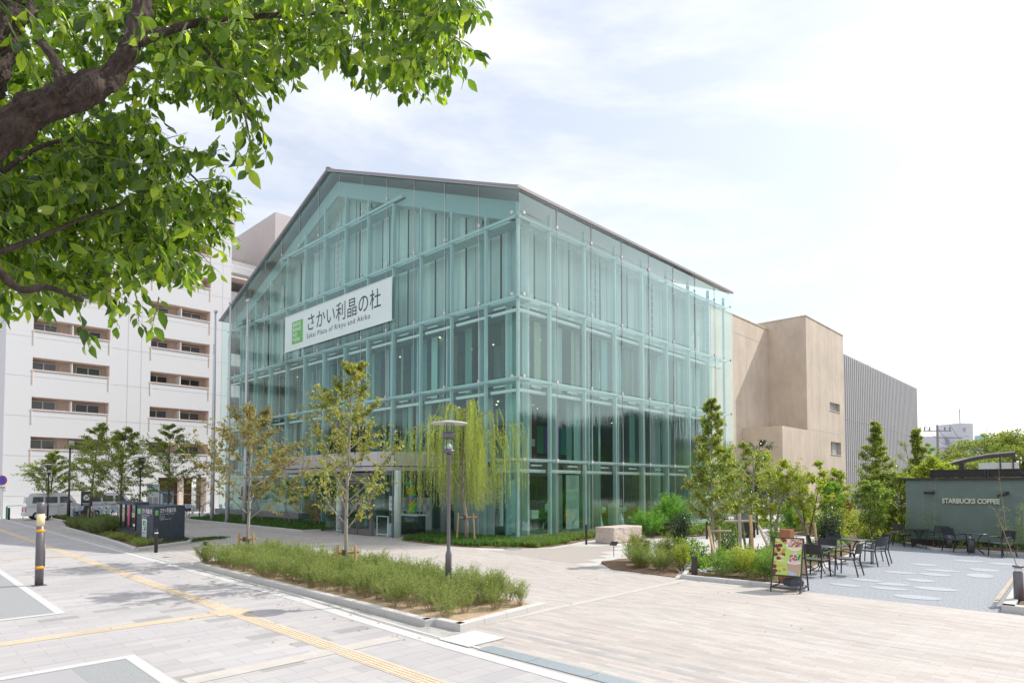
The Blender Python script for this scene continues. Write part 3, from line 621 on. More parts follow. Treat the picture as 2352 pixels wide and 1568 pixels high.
for k in range(26):
    zc = rnd.choice((6.93, 10.73)); sp.cyl(rnd.uniform(X0+2.2, X0+8), rnd.uniform(Y0+3, Y1-2), zc, zc + .06, .05, 8)
part('ceiling_spot', sp, M['spot'], hall)
# concrete wall, ledge and oak stair at the far end of the front
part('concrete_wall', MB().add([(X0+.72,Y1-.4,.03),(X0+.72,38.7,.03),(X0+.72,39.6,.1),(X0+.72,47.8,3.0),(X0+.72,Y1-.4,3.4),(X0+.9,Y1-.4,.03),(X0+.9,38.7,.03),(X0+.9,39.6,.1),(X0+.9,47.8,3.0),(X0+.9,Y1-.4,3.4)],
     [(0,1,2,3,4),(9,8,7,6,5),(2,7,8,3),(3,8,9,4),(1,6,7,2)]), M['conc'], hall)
part('plinth', MB().box(X0 + .05, 38.65, 0, X0 + .5, Y1, .24), M['conc'], hall)
part('ledge', MB().box(X0 - .32, 38.6, .24, X0 + .5, Y1 + .05, .60), M['ledge'], hall, bevel=.01)
st = MB()
for k in range(22): st.box(X0 + .95, 38.9 + k*.40, .03, X0 + 3.9, 39.3 + k*.40 + .02, .17*(k+1)); st.box(X0+.93, 38.86 + k*.40, .17*(k+1) - .03, X0 + 3.9, 39.34 + k*.40, .17*(k+1) + .005)
part('staircase', st, M['wood'], hall)
part('book_return', MB().box(X0 - .02, 47.0, 1.55, X0 + .3, 48.1, 2.35).box(X0 - .2, 46.95, 1.42, X0 + .2, 48.15, 1.55), M['intwood'], hall)
# entrance: porch canopy with a rounded corner, glazed lobby, doors, columns
arc = [(17.1,35.3),(16.95,32),(16.8,29),(16.75,27.2),(16.85,26.2),(17.15,25.35),(17.75,24.75),(18.6,24.45),(19.6,24.3),(20.45,24.25)]
cn = MB(); n = len(arc); inner = [(20.45, 35.3)]
cn.prism([(p[0], p[1]) for p in reversed(arc)] + [(20.45, 35.3)][:0] + [(17.1,35.3)][:0] + [(20.45, 35.3)], 3.35, 4.02)
part('canopy', cn, M['canopy'], hall)
sfi = [(p[0] + (.1 if i < 6 else .02), p[1] + (0 if i < 6 else .1)) for i, p in enumerate(arc)]
part('canopy_soffit', MB().prism([p for p in reversed(sfi)] + [(20.45, 35.25)], 3.12, 3.31), M['canopy'], hall)
sm = MB()
for i in (1, 2, 4, 6, 8): x, y = arc[i]; sm.box(x - .012, y - .012, 3.36, x + .012, y + .012, 4.0)
part('canopy_seam', sm, M['panelD'], hall)
for a, b in (((17.35,30.3),(17.35,28.55)),((17.35,26.0),(17.35,24.3)),((17.35,24.3),(20.4,24.3)),((17.35,30.3),(20.4,30.3))):
    part('lobby_glazing', MB().poly([(a[0],a[1],.02),(b[0],b[1],.02),(b[0],b[1],3.1),(a[0],a[1],3.1)]), M['glassC'], hall)
fr = MB(); 
for y in (28.5, 26.05): fr.box(17.30, y - .09, 0, 17.48, y + .09, 2.95)
fr.box(17.3, 26.05, 2.65, 17.48, 28.5, 3.1); fr.box(17.3, 24.3, 3.05, 17.42, 30.3, 3.12); fr.box(17.33,24.28,0,17.39,24.34,3.1)
part('door_frame', fr, M['doorsteel'], hall)
for ya, yb in ((26.15, 27.24), (27.3, 28.4)):
    d = MB(); d.box(17.37, ya, .03, 17.42, yb, .28); d.box(17.37, ya, 2.5, 17.42, yb, 2.62); d.box(17.37, ya, .28, 17.42, ya + .06, 2.5); d.box(17.37, yb - .06, .28, 17.42, yb, 2.5)
    dd = part('sliding_door', d, M['doorsteel'], hall)
    part('pane', MB().poly([(17.395,ya,.28),(17.395,yb,.28),(17.395,yb,2.5),(17.395,ya,2.5)]), M['glassC'], dd)
for x, y in ((17.85, 29.75), (17.95, 24.75)): part('porch_column', MB().cyl(x, y, 0, 3.12, .17, 24), M['white'], hall, smooth=True)
for ya, yb in ((28.75, 29.5), (24.95, 25.85)):
    r_ = MB(); r_.tube([(17.55,ya,.02),(17.55,ya,.95),(17.55,yb,.95),(17.55,yb,.02)], .028, 8); r_.tube([(17.55,ya,.1),(17.55,yb,.1)], .02, 6); part('guard_rail', r_, M['white'], hall)
cl = MB(); cl.box(21.0, 21.4, 0, 21.1, 24.2, 3.3); cl.box(20.7,24.4,0,20.8,24.9,3.0)
part('metal_wall', cl, M['canopy'], hall)
part('intercom', MB().box(20.95,23.3,1.15,21.0,23.42,1.42).box(20.95,23.3,.75,21.0,23.42,1.02), M['black'], hall)
lw = MB(); lw.box(23.0, 26.2, 0, 23.2, 30.3, 3.3); lw.box(21.5,30.2,0,23.2,30.4,3.3)
part('lobby_wall', lw, M['intwall'], hall)

# ================================================================== OTHER BUILDINGS
# tan rendered wing
tan = thing('museum_wing', 'windowless tan rendered block with a jutting box over its side entrance', 'building', (58.27, 19.85, 0))
def openwall(mb, x0, x1, z0, z1, y, holes, depth=.25, m=0, mi=0):
    # wall facing -Y with rectangular holes (xa, xb, za, zb) and their reveals
    xs = sorted({x0, x1} | {v for h in holes for v in h[:2]}); zs = sorted({z0, z1} | {v for h in holes for v in h[2:]})
    for a, b in zip(xs, xs[1:]):
        for c, d in zip(zs, zs[1:]):
            if any(h[0] <= a + 1e-6 and b <= h[1] + 1e-6 and h[2] <= c + 1e-6 and d <= h[3] + 1e-6 for h in holes): continue
            mb.add([(a,y,c),(b,y,c),(b,y,d),(a,y,d)], [(0,1,2,3)], m)
    for a, b, c, d in holes:
        mb.add([(a,y,c),(b,y,c),(b,y,d),(a,y,d),(a,y+depth,c),(b,y+depth,c),(b,y+depth,d),(a,y+depth,d)], [(0,4,5,1),(1,5,6,2),(2,6,7,3),(3,7,4,0)], mi)
    return mb
TW = [(64.35,67.3,9.62,10.4),(64.45,67.5,5.42,6.62),(64.6,67.5,1.66,2.45)]
t = openwall(MB(), 58.27, 68.7, 0, 17.45, 19.85, TW, .35)
t.poly([(58.27,23.3,0),(58.27,19.85,0),(58.27,19.85,17.45),(58.27,23.3,17.45)]); t.poly([(58.27,40,16.4),(58.27,23.3,16.4),(58.27,23.3,17.45),(58.27,40,17.45)])
t.poly([(68.7,19.85,0),(68.7,40,0),(68.7,40,17.45),(68.7,19.85,17.45)]); t.poly([(58.27,19.85,17.45),(68.7,19.85,17.45),(68.7,40,17.45),(58.27,40,17.45)])
part('tower_wall', t, M['tan'], tan)
part('set_back_wall', MB().box(42.6, 23.2, 0, 58.27, 40, 16.75), M['tan'], tan)
c = MB(); c.box(52.5, 19.85, 3.32, 58.265, 23.19, 7.3); part('jutting_box', c, M['tan'], tan)
for a, b, c_, d in TW:
    wn = part('window', MB().box(a, 20.14, c_, b, 20.18, d), M['blind'] if c_ > 5 else M['win'], tan)
    f_ = MB(); f_.box(a, 20.06, c_, b, 20.13, c_ + .05); f_.box(a, 20.06, d - .05, b, 20.13, d); xm = a + (b - a) * (.38 if c_ < 7 else .72); f_.box(xm - .03, 20.06, c_ + .05, xm + .03, 20.13, d - .05); f_.box(a-.05, 19.8, c_ - .07, b+.05, 20.13, c_-.01)
    part('frame', f_, M['frame'], wn)
jn = MB(); jn.box(58.275, 19.842, 7.42, 68.7, 19.85, 7.47); jn.box(42.6, 23.19, 7.42, 52.4, 23.2, 7.47); jn.box(42.6, 23.19, 15.3, 58.26, 23.2, 15.34)
for x in (61.6, 65.2): jn.box(x, 19.843, 0, x + .03, 19.85, 17.4)
for x in (47.8, 53.5): jn.box(x, 23.191, 7.5, x + .03, 23.2, 15.2)
jn.box(58.262,19.9,7.42,58.27,23.2,7.47); part('wall_joint', jn, M['path'], tan)
e = MB(); e.box(52.4, 21.6, 0, 58.2, 21.65, 3.3); part('entrance_glass', e, M['win'], tan)
e = MB()
for x in (53.6, 54.9, 56.2, 57.4): e.box(x, 21.5, 0, x + .07, 21.6, 3.3)
part('entrance_frame', e, M['frame'], tan)
part('coping', MB().box(42.6,23.15,16.75,58.3,23.5,16.83).box(58.22,19.8,17.45,68.75,20.1,17.53).box(58.22,20.1,17.45,58.5,40,17.53), M['tan'], tan)
# ribbed grey block
rbk = thing('ribbed_hall', 'long grey hall clad in vertical metal ribs beyond the tan wing', 'building', (68.75, 20.0, 0))
part('cladding', MB().box(68.75, 20.05, 0, 101, 45, 15.6), M['rib'], rbk)
rr = MB(); x = 68.8
while x < 101: rr.box(x, 19.90, 0, x + .30, 20.05, 15.72); x += .66
rr.box(68.8, 19.88, 9.2, 101, 19.90, 9.24); part('rib', rr, M['rib'], rbk)
part('roof_light', MB().add([(84,21,15.6),(90,21,15.6),(90,27,15.6),(84,27,15.6),(86,22,17.3),(88,22,17.3)], [(0,1,5,4),(1,2,5),(2,3,4,5),(3,0,4)]), M['aptb'], rbk)
# white apartment block with recessed balconies
apt = thing('apartment_block', 'tall white tiled apartment block with recessed beige balconies behind the trees', 'building', (8, 62, 0))
holes = []
for k in range(2, 9):
    top = 3.15 * k
    if top < 27: holes.append((9.7, 15.0, top - .98, top)); holes.append((18.15, 23.2, top - .98, top))
gnd = [(18.97, 23.11, 0, 3.2)]
fw = openwall(MB(), 8, 25.1, 0, 27.5, 62, holes + gnd, 1.5, 0, 1)
fw.poly([(8,76,0),(8,62,0),(8,62,27.5),(8,76,27.5)]); fw.poly([(25.1,62,0),(25.1,68,0),(25.1,68,27.5),(25.1,62,27.5)]); fw.poly([(8,62,27.5),(25.1,62,27.5),(25.1,76,27.5),(8,76,27.5)])
part('facade', fw, [M['apt'], M['aptb']], apt)
for a, b, c_, d in holes:
    p = part('balcony', MB().poly([(a,63.5,c_-1.2),(b,63.5,c_-1.2),(b,63.5,d),(a,63.5,d)]).box(a - .02, 61.93, c_ - .06, b + .02, 62.06, c_ + .02).box(a, 61.95, c_-1.18, a+.06, 62.0, c_).box(b-.06, 61.95, c_-1.18, b, 62.0, c_), M['aptb'], apt)
    part('divider', MB().box((a+b)/2 - .03, 62.1, c_, (a+b)/2 + .03, 63.5, d - .12), M['aptw'], p)
    for wa, wb in ((a + .1, a + 1.75), (b - 2.1, b - .45)):
        wn = part('window', MB().box(wa, 63.36, c_ - .5, wb, 63.4, d - .22), M['win'], apt)
        part('frame', MB().box(wa - .06, 63.30, d - .22, wb + .06, 63.36, d - .15).box((wa+wb)/2 - .04, 63.30, c_ - .5, (wa+wb)/2 + .04, 63.355, d - .22).box(wa - .06, 63.30, c_-.5, wa, 63.355, d - .22).box(wb, 63.30, c_-.5, wb+.06, 63.355, d - .22), M['frame'], wn)
    part('drain_pipe', MB().cyl(a + 2.1, 63.35, c_ - .5, d - .3, .04, 6), M['aptw'], p); part('drain_pipe', MB().cyl(b - 2.35, 63.35, c_ - .5, d - .2, .05, 6), M['aptw'], p)
for i_, (a, b, c_, d) in enumerate(holes):
    ac = part('air_conditioner', MB().box(b - 3.2 + (i_ % 3)*.3, 62.9, c_ - .9, b - 2.45 + (i_ % 3)*.3, 63.25, c_ - .02 if i_ % 2 else c_ + .12), M['white'], apt)
se = MB()
for x in (16.35, 17.4, 24.3): se.box(x, 61.99, 0, x + .03, 62, 27.5)
for k in range(1, 9): se.box(8, 61.99, 3.15*k - 1.55, 25.1, 62, 3.15*k - 1.53)
part('joint', se, M['frame'], apt)
part('entrance_wall', MB().box(18.9, 66, 0, 23.2, 66.1, 3.2), M['intwood'], apt); part('entrance_pier', MB().box(20.8, 62.3, 0, 21.2, 62.7, 3.2), M['aptb'], apt)
# stair recess, its landings and the taller shaft
part('stair_recess', MB().box(25.1, 70, 0, 29.5, 70.2, 27.5), M['aptb'], apt)
for k in range(1, 9):
    z = 3.15 * k
    part('landing', MB().box(25.1, 64.2, z - 1.25, 29.5, 70, z - 1.1).box(25.1, 64.1, z - 1.3, 29.5, 64.2, z - .1), M['aptw'], apt)
    part('stair_door', MB().box(26.2, 69.9, z - 1.1, 27.6, 69.98, z + 1.1), M['aptpanel'], apt)
z = 22.9
s_ = MB(); s_.prism([(25.2,62.6),(27.3,62.6),(27.9,63.2),(27.9,64.2),(25.2,64.2)], z, z + .15); part('curved_landing', s_, M['aptb'], apt)
s_ = MB()
for i in range(14): s_.tube([(25.3 + i*.2, 62.65, z + .15), (25.3 + i*.2, 62.65, z + 1.2)], .02, 4)
s_.tube([(25.3,62.65,z+1.2),(27.9,62.65,z+1.2)], .03, 5); s_.bar((27.6,62.7,z+.1),(28.9,62.7,z-1.7),.06,.35); s_.bar((28.9,62.7,z-1.7),(31,62.7,z-1.7),.06,.35); s_.bar((27.6,62.7,z+1.1),(28.9,62.7,z-.7),.06,.08); s_.bar((28.9,62.7,z-.2),(31,62.7,z-.2),.06,.08)
for i in range(10): s_.tube([(28.9+i*.2,62.7,z-1.6),(28.9+i*.2,62.7,z-.2)], .02, 4)
part('stair_railing', s_, M['white'], apt)
sh = MB().box(29.45, 62, 0, 38, 76, 30.5); part('lift_shaft', sh, M['aptpanel'], apt)
pl = MB()
for k in range(12): pl.box(29.44, 62.4 + k*1.15, 17, 29.45, 62.43 + k*1.15, 30.4)
for k in range(7): pl.box(30.4 + k*1.1, 61.99, 17, 30.43 + k*1.1, 62, 30.4)
part('panel_seam', pl, M['frame'], apt)
rb_ = MB().box(21.5, 63.5, 27.5, 26.0, 70, 30.55); part('roof_box', rb_, M['aptpanel'], apt)
ld = MB()
for x in (24.9, 25.4): ld.tube([(x, 63.35, 27.6), (x, 63.35, 31.4), (x, 64, 31.4)], .03, 5)
for k in range(9): ld.tube([(24.9, 63.35, 27.9 + k*.4), (25.4, 63.35, 27.9 + k*.4)], .02, 4)
part('roof_ladder', ld, M['alu'], apt)
for (x, y, z) in ((29.4, 68, 24.5), (29.4, 65, 23.5), (29.4,63.5,19.5)): part('wall_lamp', MB().box(x - .45, y - .12, z - .12, x, y + .12, z + .12), M['black'], apt)

# cafe pavilion with green wall
caf = thing('cafe_pavilion', 'low sage green cafe pavilion with raised cream lettering and two black spotlights', 'building', (29.3, 6.3, 0))
part('wall', MB().box(29.3, -8, .30, 37, 6.25, 2.62), M['shop'], caf)
part('plinth', MB().box(29.42, -8, -.02, 37, 6.13, .30), M['dkbrown'], caf)
part('coping', MB().box(29.2, -8.1, 2.62, 37.1, 6.38, 2.71), M['black'], caf)
def text(body, size, M4, depth=0.0, m=None, name='lettering', parent=None, offset=0, label=None, sp=1.0, align='LEFT'):
    cu = bpy.data.curves.new('t', 'FONT'); cu.body = body; cu.size = size; cu.extrude = depth; cu.offset = offset if offset < .01 else 0; cu.bevel_depth = offset if offset >= .01 else 0; cu.bevel_resolution = 0; cu.space_character = sp; cu.align_x = align; cu.resolution_u = 4
    o = bpy.data.objects.new('t', cu); COL.objects.link(o); bpy.context.view_layer.update()
    me = bpy.data.meshes.new_from_object(o.evaluated_get(bpy.context.evaluated_depsgraph_get()), depsgraph=bpy.context.evaluated_depsgraph_get()); bpy.data.objects.remove(o)
    me.transform(M4); me.materials.clear(); me.materials.append(m)
    for p in me.polygons: p.material_index = 0
    if parent is not None:
        me.transform(Matrix.Translation(-origin(parent)))
    oo = bpy.data.objects.new(name, me); COL.objects.link(oo); oo.parent = parent
    if label: oo['label'] = label
    return oo
def wallM(x, y, z, sx=1, sz=1):      # text on a wall facing -X, reading towards -Y
    return Matrix.Translation((x, y, z)) @ Matrix(((0,0,-1,0),(-1,0,0,0),(0,1,0,0),(0,0,0,1))) @ Matrix.Diagonal((sx, sz, 1, 1))
text('STARBUCKS COFFEE', .25, wallM(29.27, 5.03, 1.735, .775, 1), .018, M['letters'], parent=caf, offset=.015)
for y in (5.3, 3.02):
    s_ = MB(); s_.lathe(29.3, y, [(.001,0)], 4) if 0 else None
    s_.tube([(29.3, y, 2.14), (29.2, y, 2.14)], .055, 12); s_.tube([(29.2, y, 2.14), (29.14, y + .03, 2.12)], .03, 8); s_.tube([(29.17, y - .02, 2.12), (29.10, y + (.30 if y > 4 else .28), 2.13 if y > 4 else 2.02)], .05, 12); part('spot_lamp', s_, M['black'], caf, smooth=True)
lv = MB()
for k in range(6): lv.box(31, -8, 2.76 + k*.048, 31.03, 5.7, 2.76 + k*.048 + .035)
lv.box(31.04,-8,2.74,31.1,5.72,3.02); lv.box(30.97,-8,3.03,31.12,5.74,3.06)
for y in (5.68, 3.85, 3.75, 1.5): lv.box(30.96, y, 2.74, 31.0, y + .06, 3.03)
part('roof_louvre', lv, M['dkbrown'], caf)
# curved shelter behind the pavilion
shl = thing('bicycle_shelter', 'dark curved steel shelter roof rising behind the green pavilion', 'shelter', (40, 6, 0))
A = [Vector((39.0,7.0,3.18)), Vector((39.6,6.35,3.58)), Vector((40.3,5.65,3.84)), Vector((40.95,5.0,4.02)), Vector((41.7,3.95,4.14))]
off = Vector((1.6, 0.5, 0))
dk = MB(); k = len(A); vs = [tuple(p + o_ + Vector((0,0,dz))) for dz in (0, .06) for o_ in (Vector((0,0,0)), off) for p in A]
dk.add(vs, [(i, i+1, k+i+1, k+i) for i in range(k-1)] + [(2*k+i, 3*k+i, 3*k+i+1, 2*k+i+1) for i in range(k-1)] + [(i, 2*k+i, 2*k+i+1, i+1) for i in range(k-1)] + [(k+i, k+i+1, 3*k+i+1, 3*k+i) for i in range(k-1)] + [(0,k,3*k,2*k),(k-1,3*k-1,4*k-1,2*k-1)][:0])
part('roof_sheet', dk, M['rib'], shl)
for o_ in (Vector((0.05,0,-.1)), off + Vector((-.1,0,-.1))):
    b_ = MB()
    for p, q in zip(A, A[1:]): b_.bar(p + o_, q + o_, .08, .16)
    part('curved_beam', b_, M['dkbrown'], shl)
part('post', MB().bar((40.0,5.97,0),(40.0,5.97,3.62),.2,.2), M['dkbrown'], shl)
bd = MB()
bx = (at(2246, 1105, 32.5), at(2347, 1105, 32.5))
part('sign_board', MB().box(40.3, bx[1].y, 3.17, 40.36, bx[0].y, 3.58), M['aptw'], shl)
for y in (at(2302,1100,32.5).y, at(2334,1100,32.5).y): part('hanger', MB().bar((40.27, y, 3.15), (40.27, y, 4.0), .05, .05), M['dkbrown'], shl)
# far buildings
fa = thing('distant_apartments', 'pale grey slab of flats with long balconies far beyond the shrubs', 'building', (240, 38, 0))
c0 = at(2166, 1100, 200); c1 = at(2228, 1100, 215); 
def fbox(mb, a, b, depth, z0, z1, m=0):
    a = Vector((a.x, a.y, 0)); b = Vector((b.x, b.y, 0)); q = (b - a).normalized(); q = Vector((-q.y, q.x, 0)); q = q if q.dot(FWD) > 0 else -q; q *= depth
    pts = [a, b, b + q, a + q]; area = sum(pts[i].x*pts[(i+1)%4].y - pts[(i+1)%4].x*pts[i].y for i in range(4))
    if area < 0: pts.reverse()
    return mb.prism([(p.x, p.y) for p in pts], z0, z1, m)
part('wall', fbox(MB(), c0, c1, 14, 0, 18.2), M['haze1'], fa)
for k in range(5):
    part('balcony', fbox(MB(), c0 - FWD*1.2 - RGT*.8, c1 - FWD*1.2, 1.0, 15.0 - k*3 - .5, 15.0 - k*3 + .5), M['haze1'], fa)
    wn = MB()
    for i in (.12, .38, .62, .9): p = c0.lerp(c1, i); fbox(wn, p - FWD*.1, p + RGT*(1.6) - FWD*.1, .08, 15.6 - k*3, 17 - k*3)
    part('window', wn, M['haze2'], fa)
ft = thing('distant_tower', 'narrow grey stair tower taller than the flats beside it', 'tower', (242, 36, 0))
a_, b_ = at(2212, 1100, 198), at(2238, 1100, 200)
part('wall', fbox(MB(), a_, b_, 8, 0, 22.0), M['haze1'], ft); part('side', fbox(MB(), b_, b_ + RGT*2.2, 5, 0, 17), M['aptw'], ft)
wn = MB(); fbox(wn, a_ + RGT*.5 - FWD*.1, a_ + RGT*1.2 - FWD*.1, .08, 19.4, 20.6)
for z in (9, 12, 15, 18): fbox(wn, a_ + RGT*.9 - FWD*.1, b_ - RGT*.6 - FWD*.1, .05, z, z + .15)
part('window', wn, M['haze2'], ft); part('antenna', MB().cyl(a_.x + .5, a_.y + .5, 22, 26.5, .12, 5), M['conpole'], ft)
fbl = MB(); a_, b_ = at(2262, 1100, 400), at(2275, 1100, 400); fbox(fbl, a_, b_, 8, 0, 34.5); fbl.cyl((a_.x+b_.x)/2, (a_.y+b_.y)/2, 34.5, 38.5, .15, 5); fbox(fbl, a_ - RGT*.2, b_ + RGT*.2, 9, 26, 26.6)
single('blue_tower', fbl, M['hazeblue'], 'slim light blue tower small on the skyline behind the wide tree', 'tower')
low = MB(); fbox(low, at(2110,1100,150), at(2165,1100,150), 10, 0, 6.2); single('low_building', low, M['aptw'], 'low white building half hidden by shrubs past the ribbed hall', 'building')
# houses over the road on the near side, which the long glass wall reflects
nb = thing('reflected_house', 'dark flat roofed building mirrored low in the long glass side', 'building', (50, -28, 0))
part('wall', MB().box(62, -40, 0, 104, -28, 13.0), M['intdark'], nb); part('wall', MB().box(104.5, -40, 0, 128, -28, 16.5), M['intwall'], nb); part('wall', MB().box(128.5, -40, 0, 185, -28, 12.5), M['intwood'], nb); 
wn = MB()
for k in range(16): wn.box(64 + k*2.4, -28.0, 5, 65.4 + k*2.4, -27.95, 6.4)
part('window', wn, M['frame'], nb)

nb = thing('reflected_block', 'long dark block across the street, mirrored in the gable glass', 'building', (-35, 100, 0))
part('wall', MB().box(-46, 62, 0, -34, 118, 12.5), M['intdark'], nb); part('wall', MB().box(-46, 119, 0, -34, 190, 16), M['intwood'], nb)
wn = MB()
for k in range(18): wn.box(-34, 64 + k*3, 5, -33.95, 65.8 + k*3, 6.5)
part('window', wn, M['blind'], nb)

# ================================================================== STREET OBJECTS
def pole_light(px, py):
    t = thing('bollard_light', 'thick dark grey bollard light with cream lamp ring and amber bands', 'bollard', (px, py, 0))
    part('post', MB().lathe(0,0,[(.088,0),(.088,1.42),(.08,1.425)],24).box(.07,-.05,.45,.10,.0,1.05), M['pole'], t, True, False)
    part('lamp_ring', MB().lathe(0,0,[(.081,1.425),(.081,1.73)],24), M['cream'], t, True, False)
    part('cap', MB().lathe(0,0,[(.08,1.73),(.088,1.735),(.088,1.99),(.075,2.0),(.001,2.0)],24), M['pole'], t, True, False)
    for z in (.40, 1.28): part('amber_band', MB().lathe(0,0,[(.0905,z),(.0905,z+.07)],24), M['amber'], t, True, False)
    part('foot_plate', MB().box(-.14,-.14,0,.14,.14,.012), M['pole'], t, world=False)
pole_light(3.2, 18.9)
def street_lamp(label, x, y, H=3.75, loc_m=None, group=None):
    t = thing('street_lamp', label, 'lamp', (x, y, 0), group=group); pm = loc_m or M['pole']
    part('pole', MB().lathe(0,0,[(.066,0),(.066,.95),(.058,1.0),(.038,1.05),(.036,H-.78),(.05,H-.76),(.055,H-.68)],16), pm, t, True, False)
    part('lower_collar', MB().lathe(0,0,[(.055,H-.68),(.12,H-.64),(.12,H-.60),(.05,H-.58)],16), pm, t, True, False)
    part('reflector', MB().lathe(0,0,[(.10,H-.58),(.012,H-.44)],16), M['white'], t, True, False)
    part('glass', MB().lathe(0,0,[(.098,H-.58),(.098,H-.06)],16), M['glassC'], t, True, False)
    part('lamp_band', MB().lathe(0,0,[(.125,H-.36),(.125,H-.22),(.118,H-.22),(.118,H-.36)],20), pm, t, True, False)
    ro = MB()
    for a in range(4): c_, s_ = .112*math.cos(a*1.571+.4), .112*math.sin(a*1.571+.4); ro.tube([(c_,s_,H-.6),(c_,s_,H-.05)], .008, 5)
    part('support_rod', ro, M['black'], t, world=False)
    part('disc', MB().lathe(0,0,[(.05,H-.03),(.385,H-.05),(.385,H-.025),(.1,H+.02),(.001,H+.03)],32), M['lampW'], t, True, False)
    return t
street_lamp('grey lamp post with a wide pale disc, rising from the feathery hedge', 8.7, 10.2)
street_lamp('dark lamp post with a flat disc behind the sign wall', 11.0, 38.9, 4.0, M['poleD'])
street_lamp('dark disc lamp post in the dense hedge before the white van', 9.5, 53.9, 3.9, M['poleD'])
t = thing('speaker_post', 'tall thin dark post with a box lamp on top beside the parked van', 'lamp', (10.2, 51.3, 0))
part('pole', MB().lathe(0,0,[(.1,0),(.1,1.3),(.06,1.36),(.055,5.0)],12), M['poleD'], t, True, False)
part('lamp_box', MB().box(-.16,-.1,4.95,.16,.1,5.5).cyl(0,0,5.5,5.57,.05,8), M['poleD'], t, world=False); part('lamp_lens', MB().box(-.12,-.115,5.0,.16,-.1,5.46), M['lampW'], t, world=False)
for i, (x, y) in enumerate([(16.7,43.75),(16.6,41.05),(17.15,39.75)]):
    t = thing('flag_pole', ['tapering steel flag pole farthest from the entrance', 'tapering steel flag pole between the other two', 'tapering steel flag pole nearest to the entrance'][i].replace('nearest to','next to'), 'flag pole', (x, y, 0), group='flag poles in the grass strip')
    part('pole', MB().lathe(0,0,[(.125,0),(.12,3),(.085,9),(.055,14.0)],16), M['alu'], t, True, False)
    part('finial', MB().ball((0,0,14.12),.13,14,8), M['alu'], t, True, False)
    part('pulley', MB().box(-.10,-.03,11.3,-.07,.03,11.9).box(-.17,-.02,11.3,-.08,.02,11.33).tube([(-.13,0,1.2),(-.10,0,11.3)],.008,4).box(-.16,-.04,1.1,-.12,.04,1.35), M['alu'], t, world=False)
def bollard(label, x, y, h, r=.045, m='black', band=None):
    t = thing('bollard', label, 'bollard', (x, y, 0)); part('post', MB().lathe(0,0,[(r,0),(r,h-.01),(r*.85,h),(.001,h)],16), M[m], t, True, False)
    if band: part('band', MB().lathe(0,0,[(r+.002,h-band),(r+.002,h-band+.04)],16), M['white'], t, True, False)
bollard('slim black bollard with a white stripe in front of the dark sign wall', 7.68, 25.2, .84, .06, 'black', .16)
bollard('dark bollard standing alone near the road sign', 7.8, 57, .85, .07, 'poleD')
bollard('black bollard light in the grass beside the pink granite block', 20.95, 15.9, .82, .045)
bollard('black bollard light among the shrubs behind the granite block', 26.9, 13.6, .8, .05)
t = thing('bollard', 'square dark bollard light half hidden in the first feathery shrub', 'bollard', (7.55, 20.25, 0))
part('post', MB().box(-.07,-.05,0,.07,.05,.52), M['black'], t, world=False); part('lamp_slot', MB().box(-.065,-.045,.52,.065,.045,.58), M['white'], t, world=False); part('cap', MB().box(-.07,-.05,.58,.07,.05,.69), M['black'], t, world=False)
t = thing('bollard', 'short rust brown square post at the corner of the bark bed', 'bollard', (15.35, 8.12, 0))
part('post', MB().box(-.06,-.06,0,.06,.06,.52), M['dkbrown'], t, world=False, bevel=.004); part('cap', MB().box(-.066,-.066,.52,.066,.066,.55), M['dkbrown'], t, world=False)
t = thing('bollard_light', 'grey cylindrical bollard light with a white lens in the corner bed', 'bollard', (16.35, 1.55, .02))
part('post', MB().lathe(0,0,[(.085,0),(.085,.64),(.06,.66)],20), M['pole'], t, True, False); part('lens', MB().lathe(0,0,[(.06,.66),(.075,.68),(.06,.74)],20), M['white'], t, True, False); part('cap', MB().lathe(0,0,[(.095,.74),(.095,.775),(.001,.78)],20), M['pole'], t, True, False)
for x, y, lb in ((28.75,4.75,'squat grey garden light under the bistro table by the spotlight'),(27.95,3.95,'squat grey garden light between the cafe chairs and green wall')):
    t = thing('garden_light', lb, 'light', (x, y, 0)); part('post', MB().lathe(0,0,[(.1,0),(.1,.5),(.09,.51)],16), M['pole'], t, True, False); part('lens', MB().lathe(0,0,[(.07,.51),(.09,.54),(.02,.62)],16), M['lampW'], t, True, False)
for x, y, lb in ((18.0,12.5,'small black plant label on a stalk before the round yellow shrub'),(18.2,41.9,'small black label plate tilted in the grass strip')):
    t = thing('plant_label', lb, 'sign', (x, y, 0)); part('stalk', MB().cyl(0,0,0,.42,.012,6), M['black'], t, world=False)
    part('plate', MB().add([(-.05,-.14,.38),(.09,-.14,.50),(.09,.14,.50),(-.05,.14,.38),(-.055,-.14,.39),(.085,-.14,.51),(.085,.14,.51),(-.055,.14,.39)],[(0,1,2,3),(7,6,5,4),(0,4,5,1),(1,5,6,2),(2,6,7,3),(3,7,4,0)]), M['black'], t, world=False)
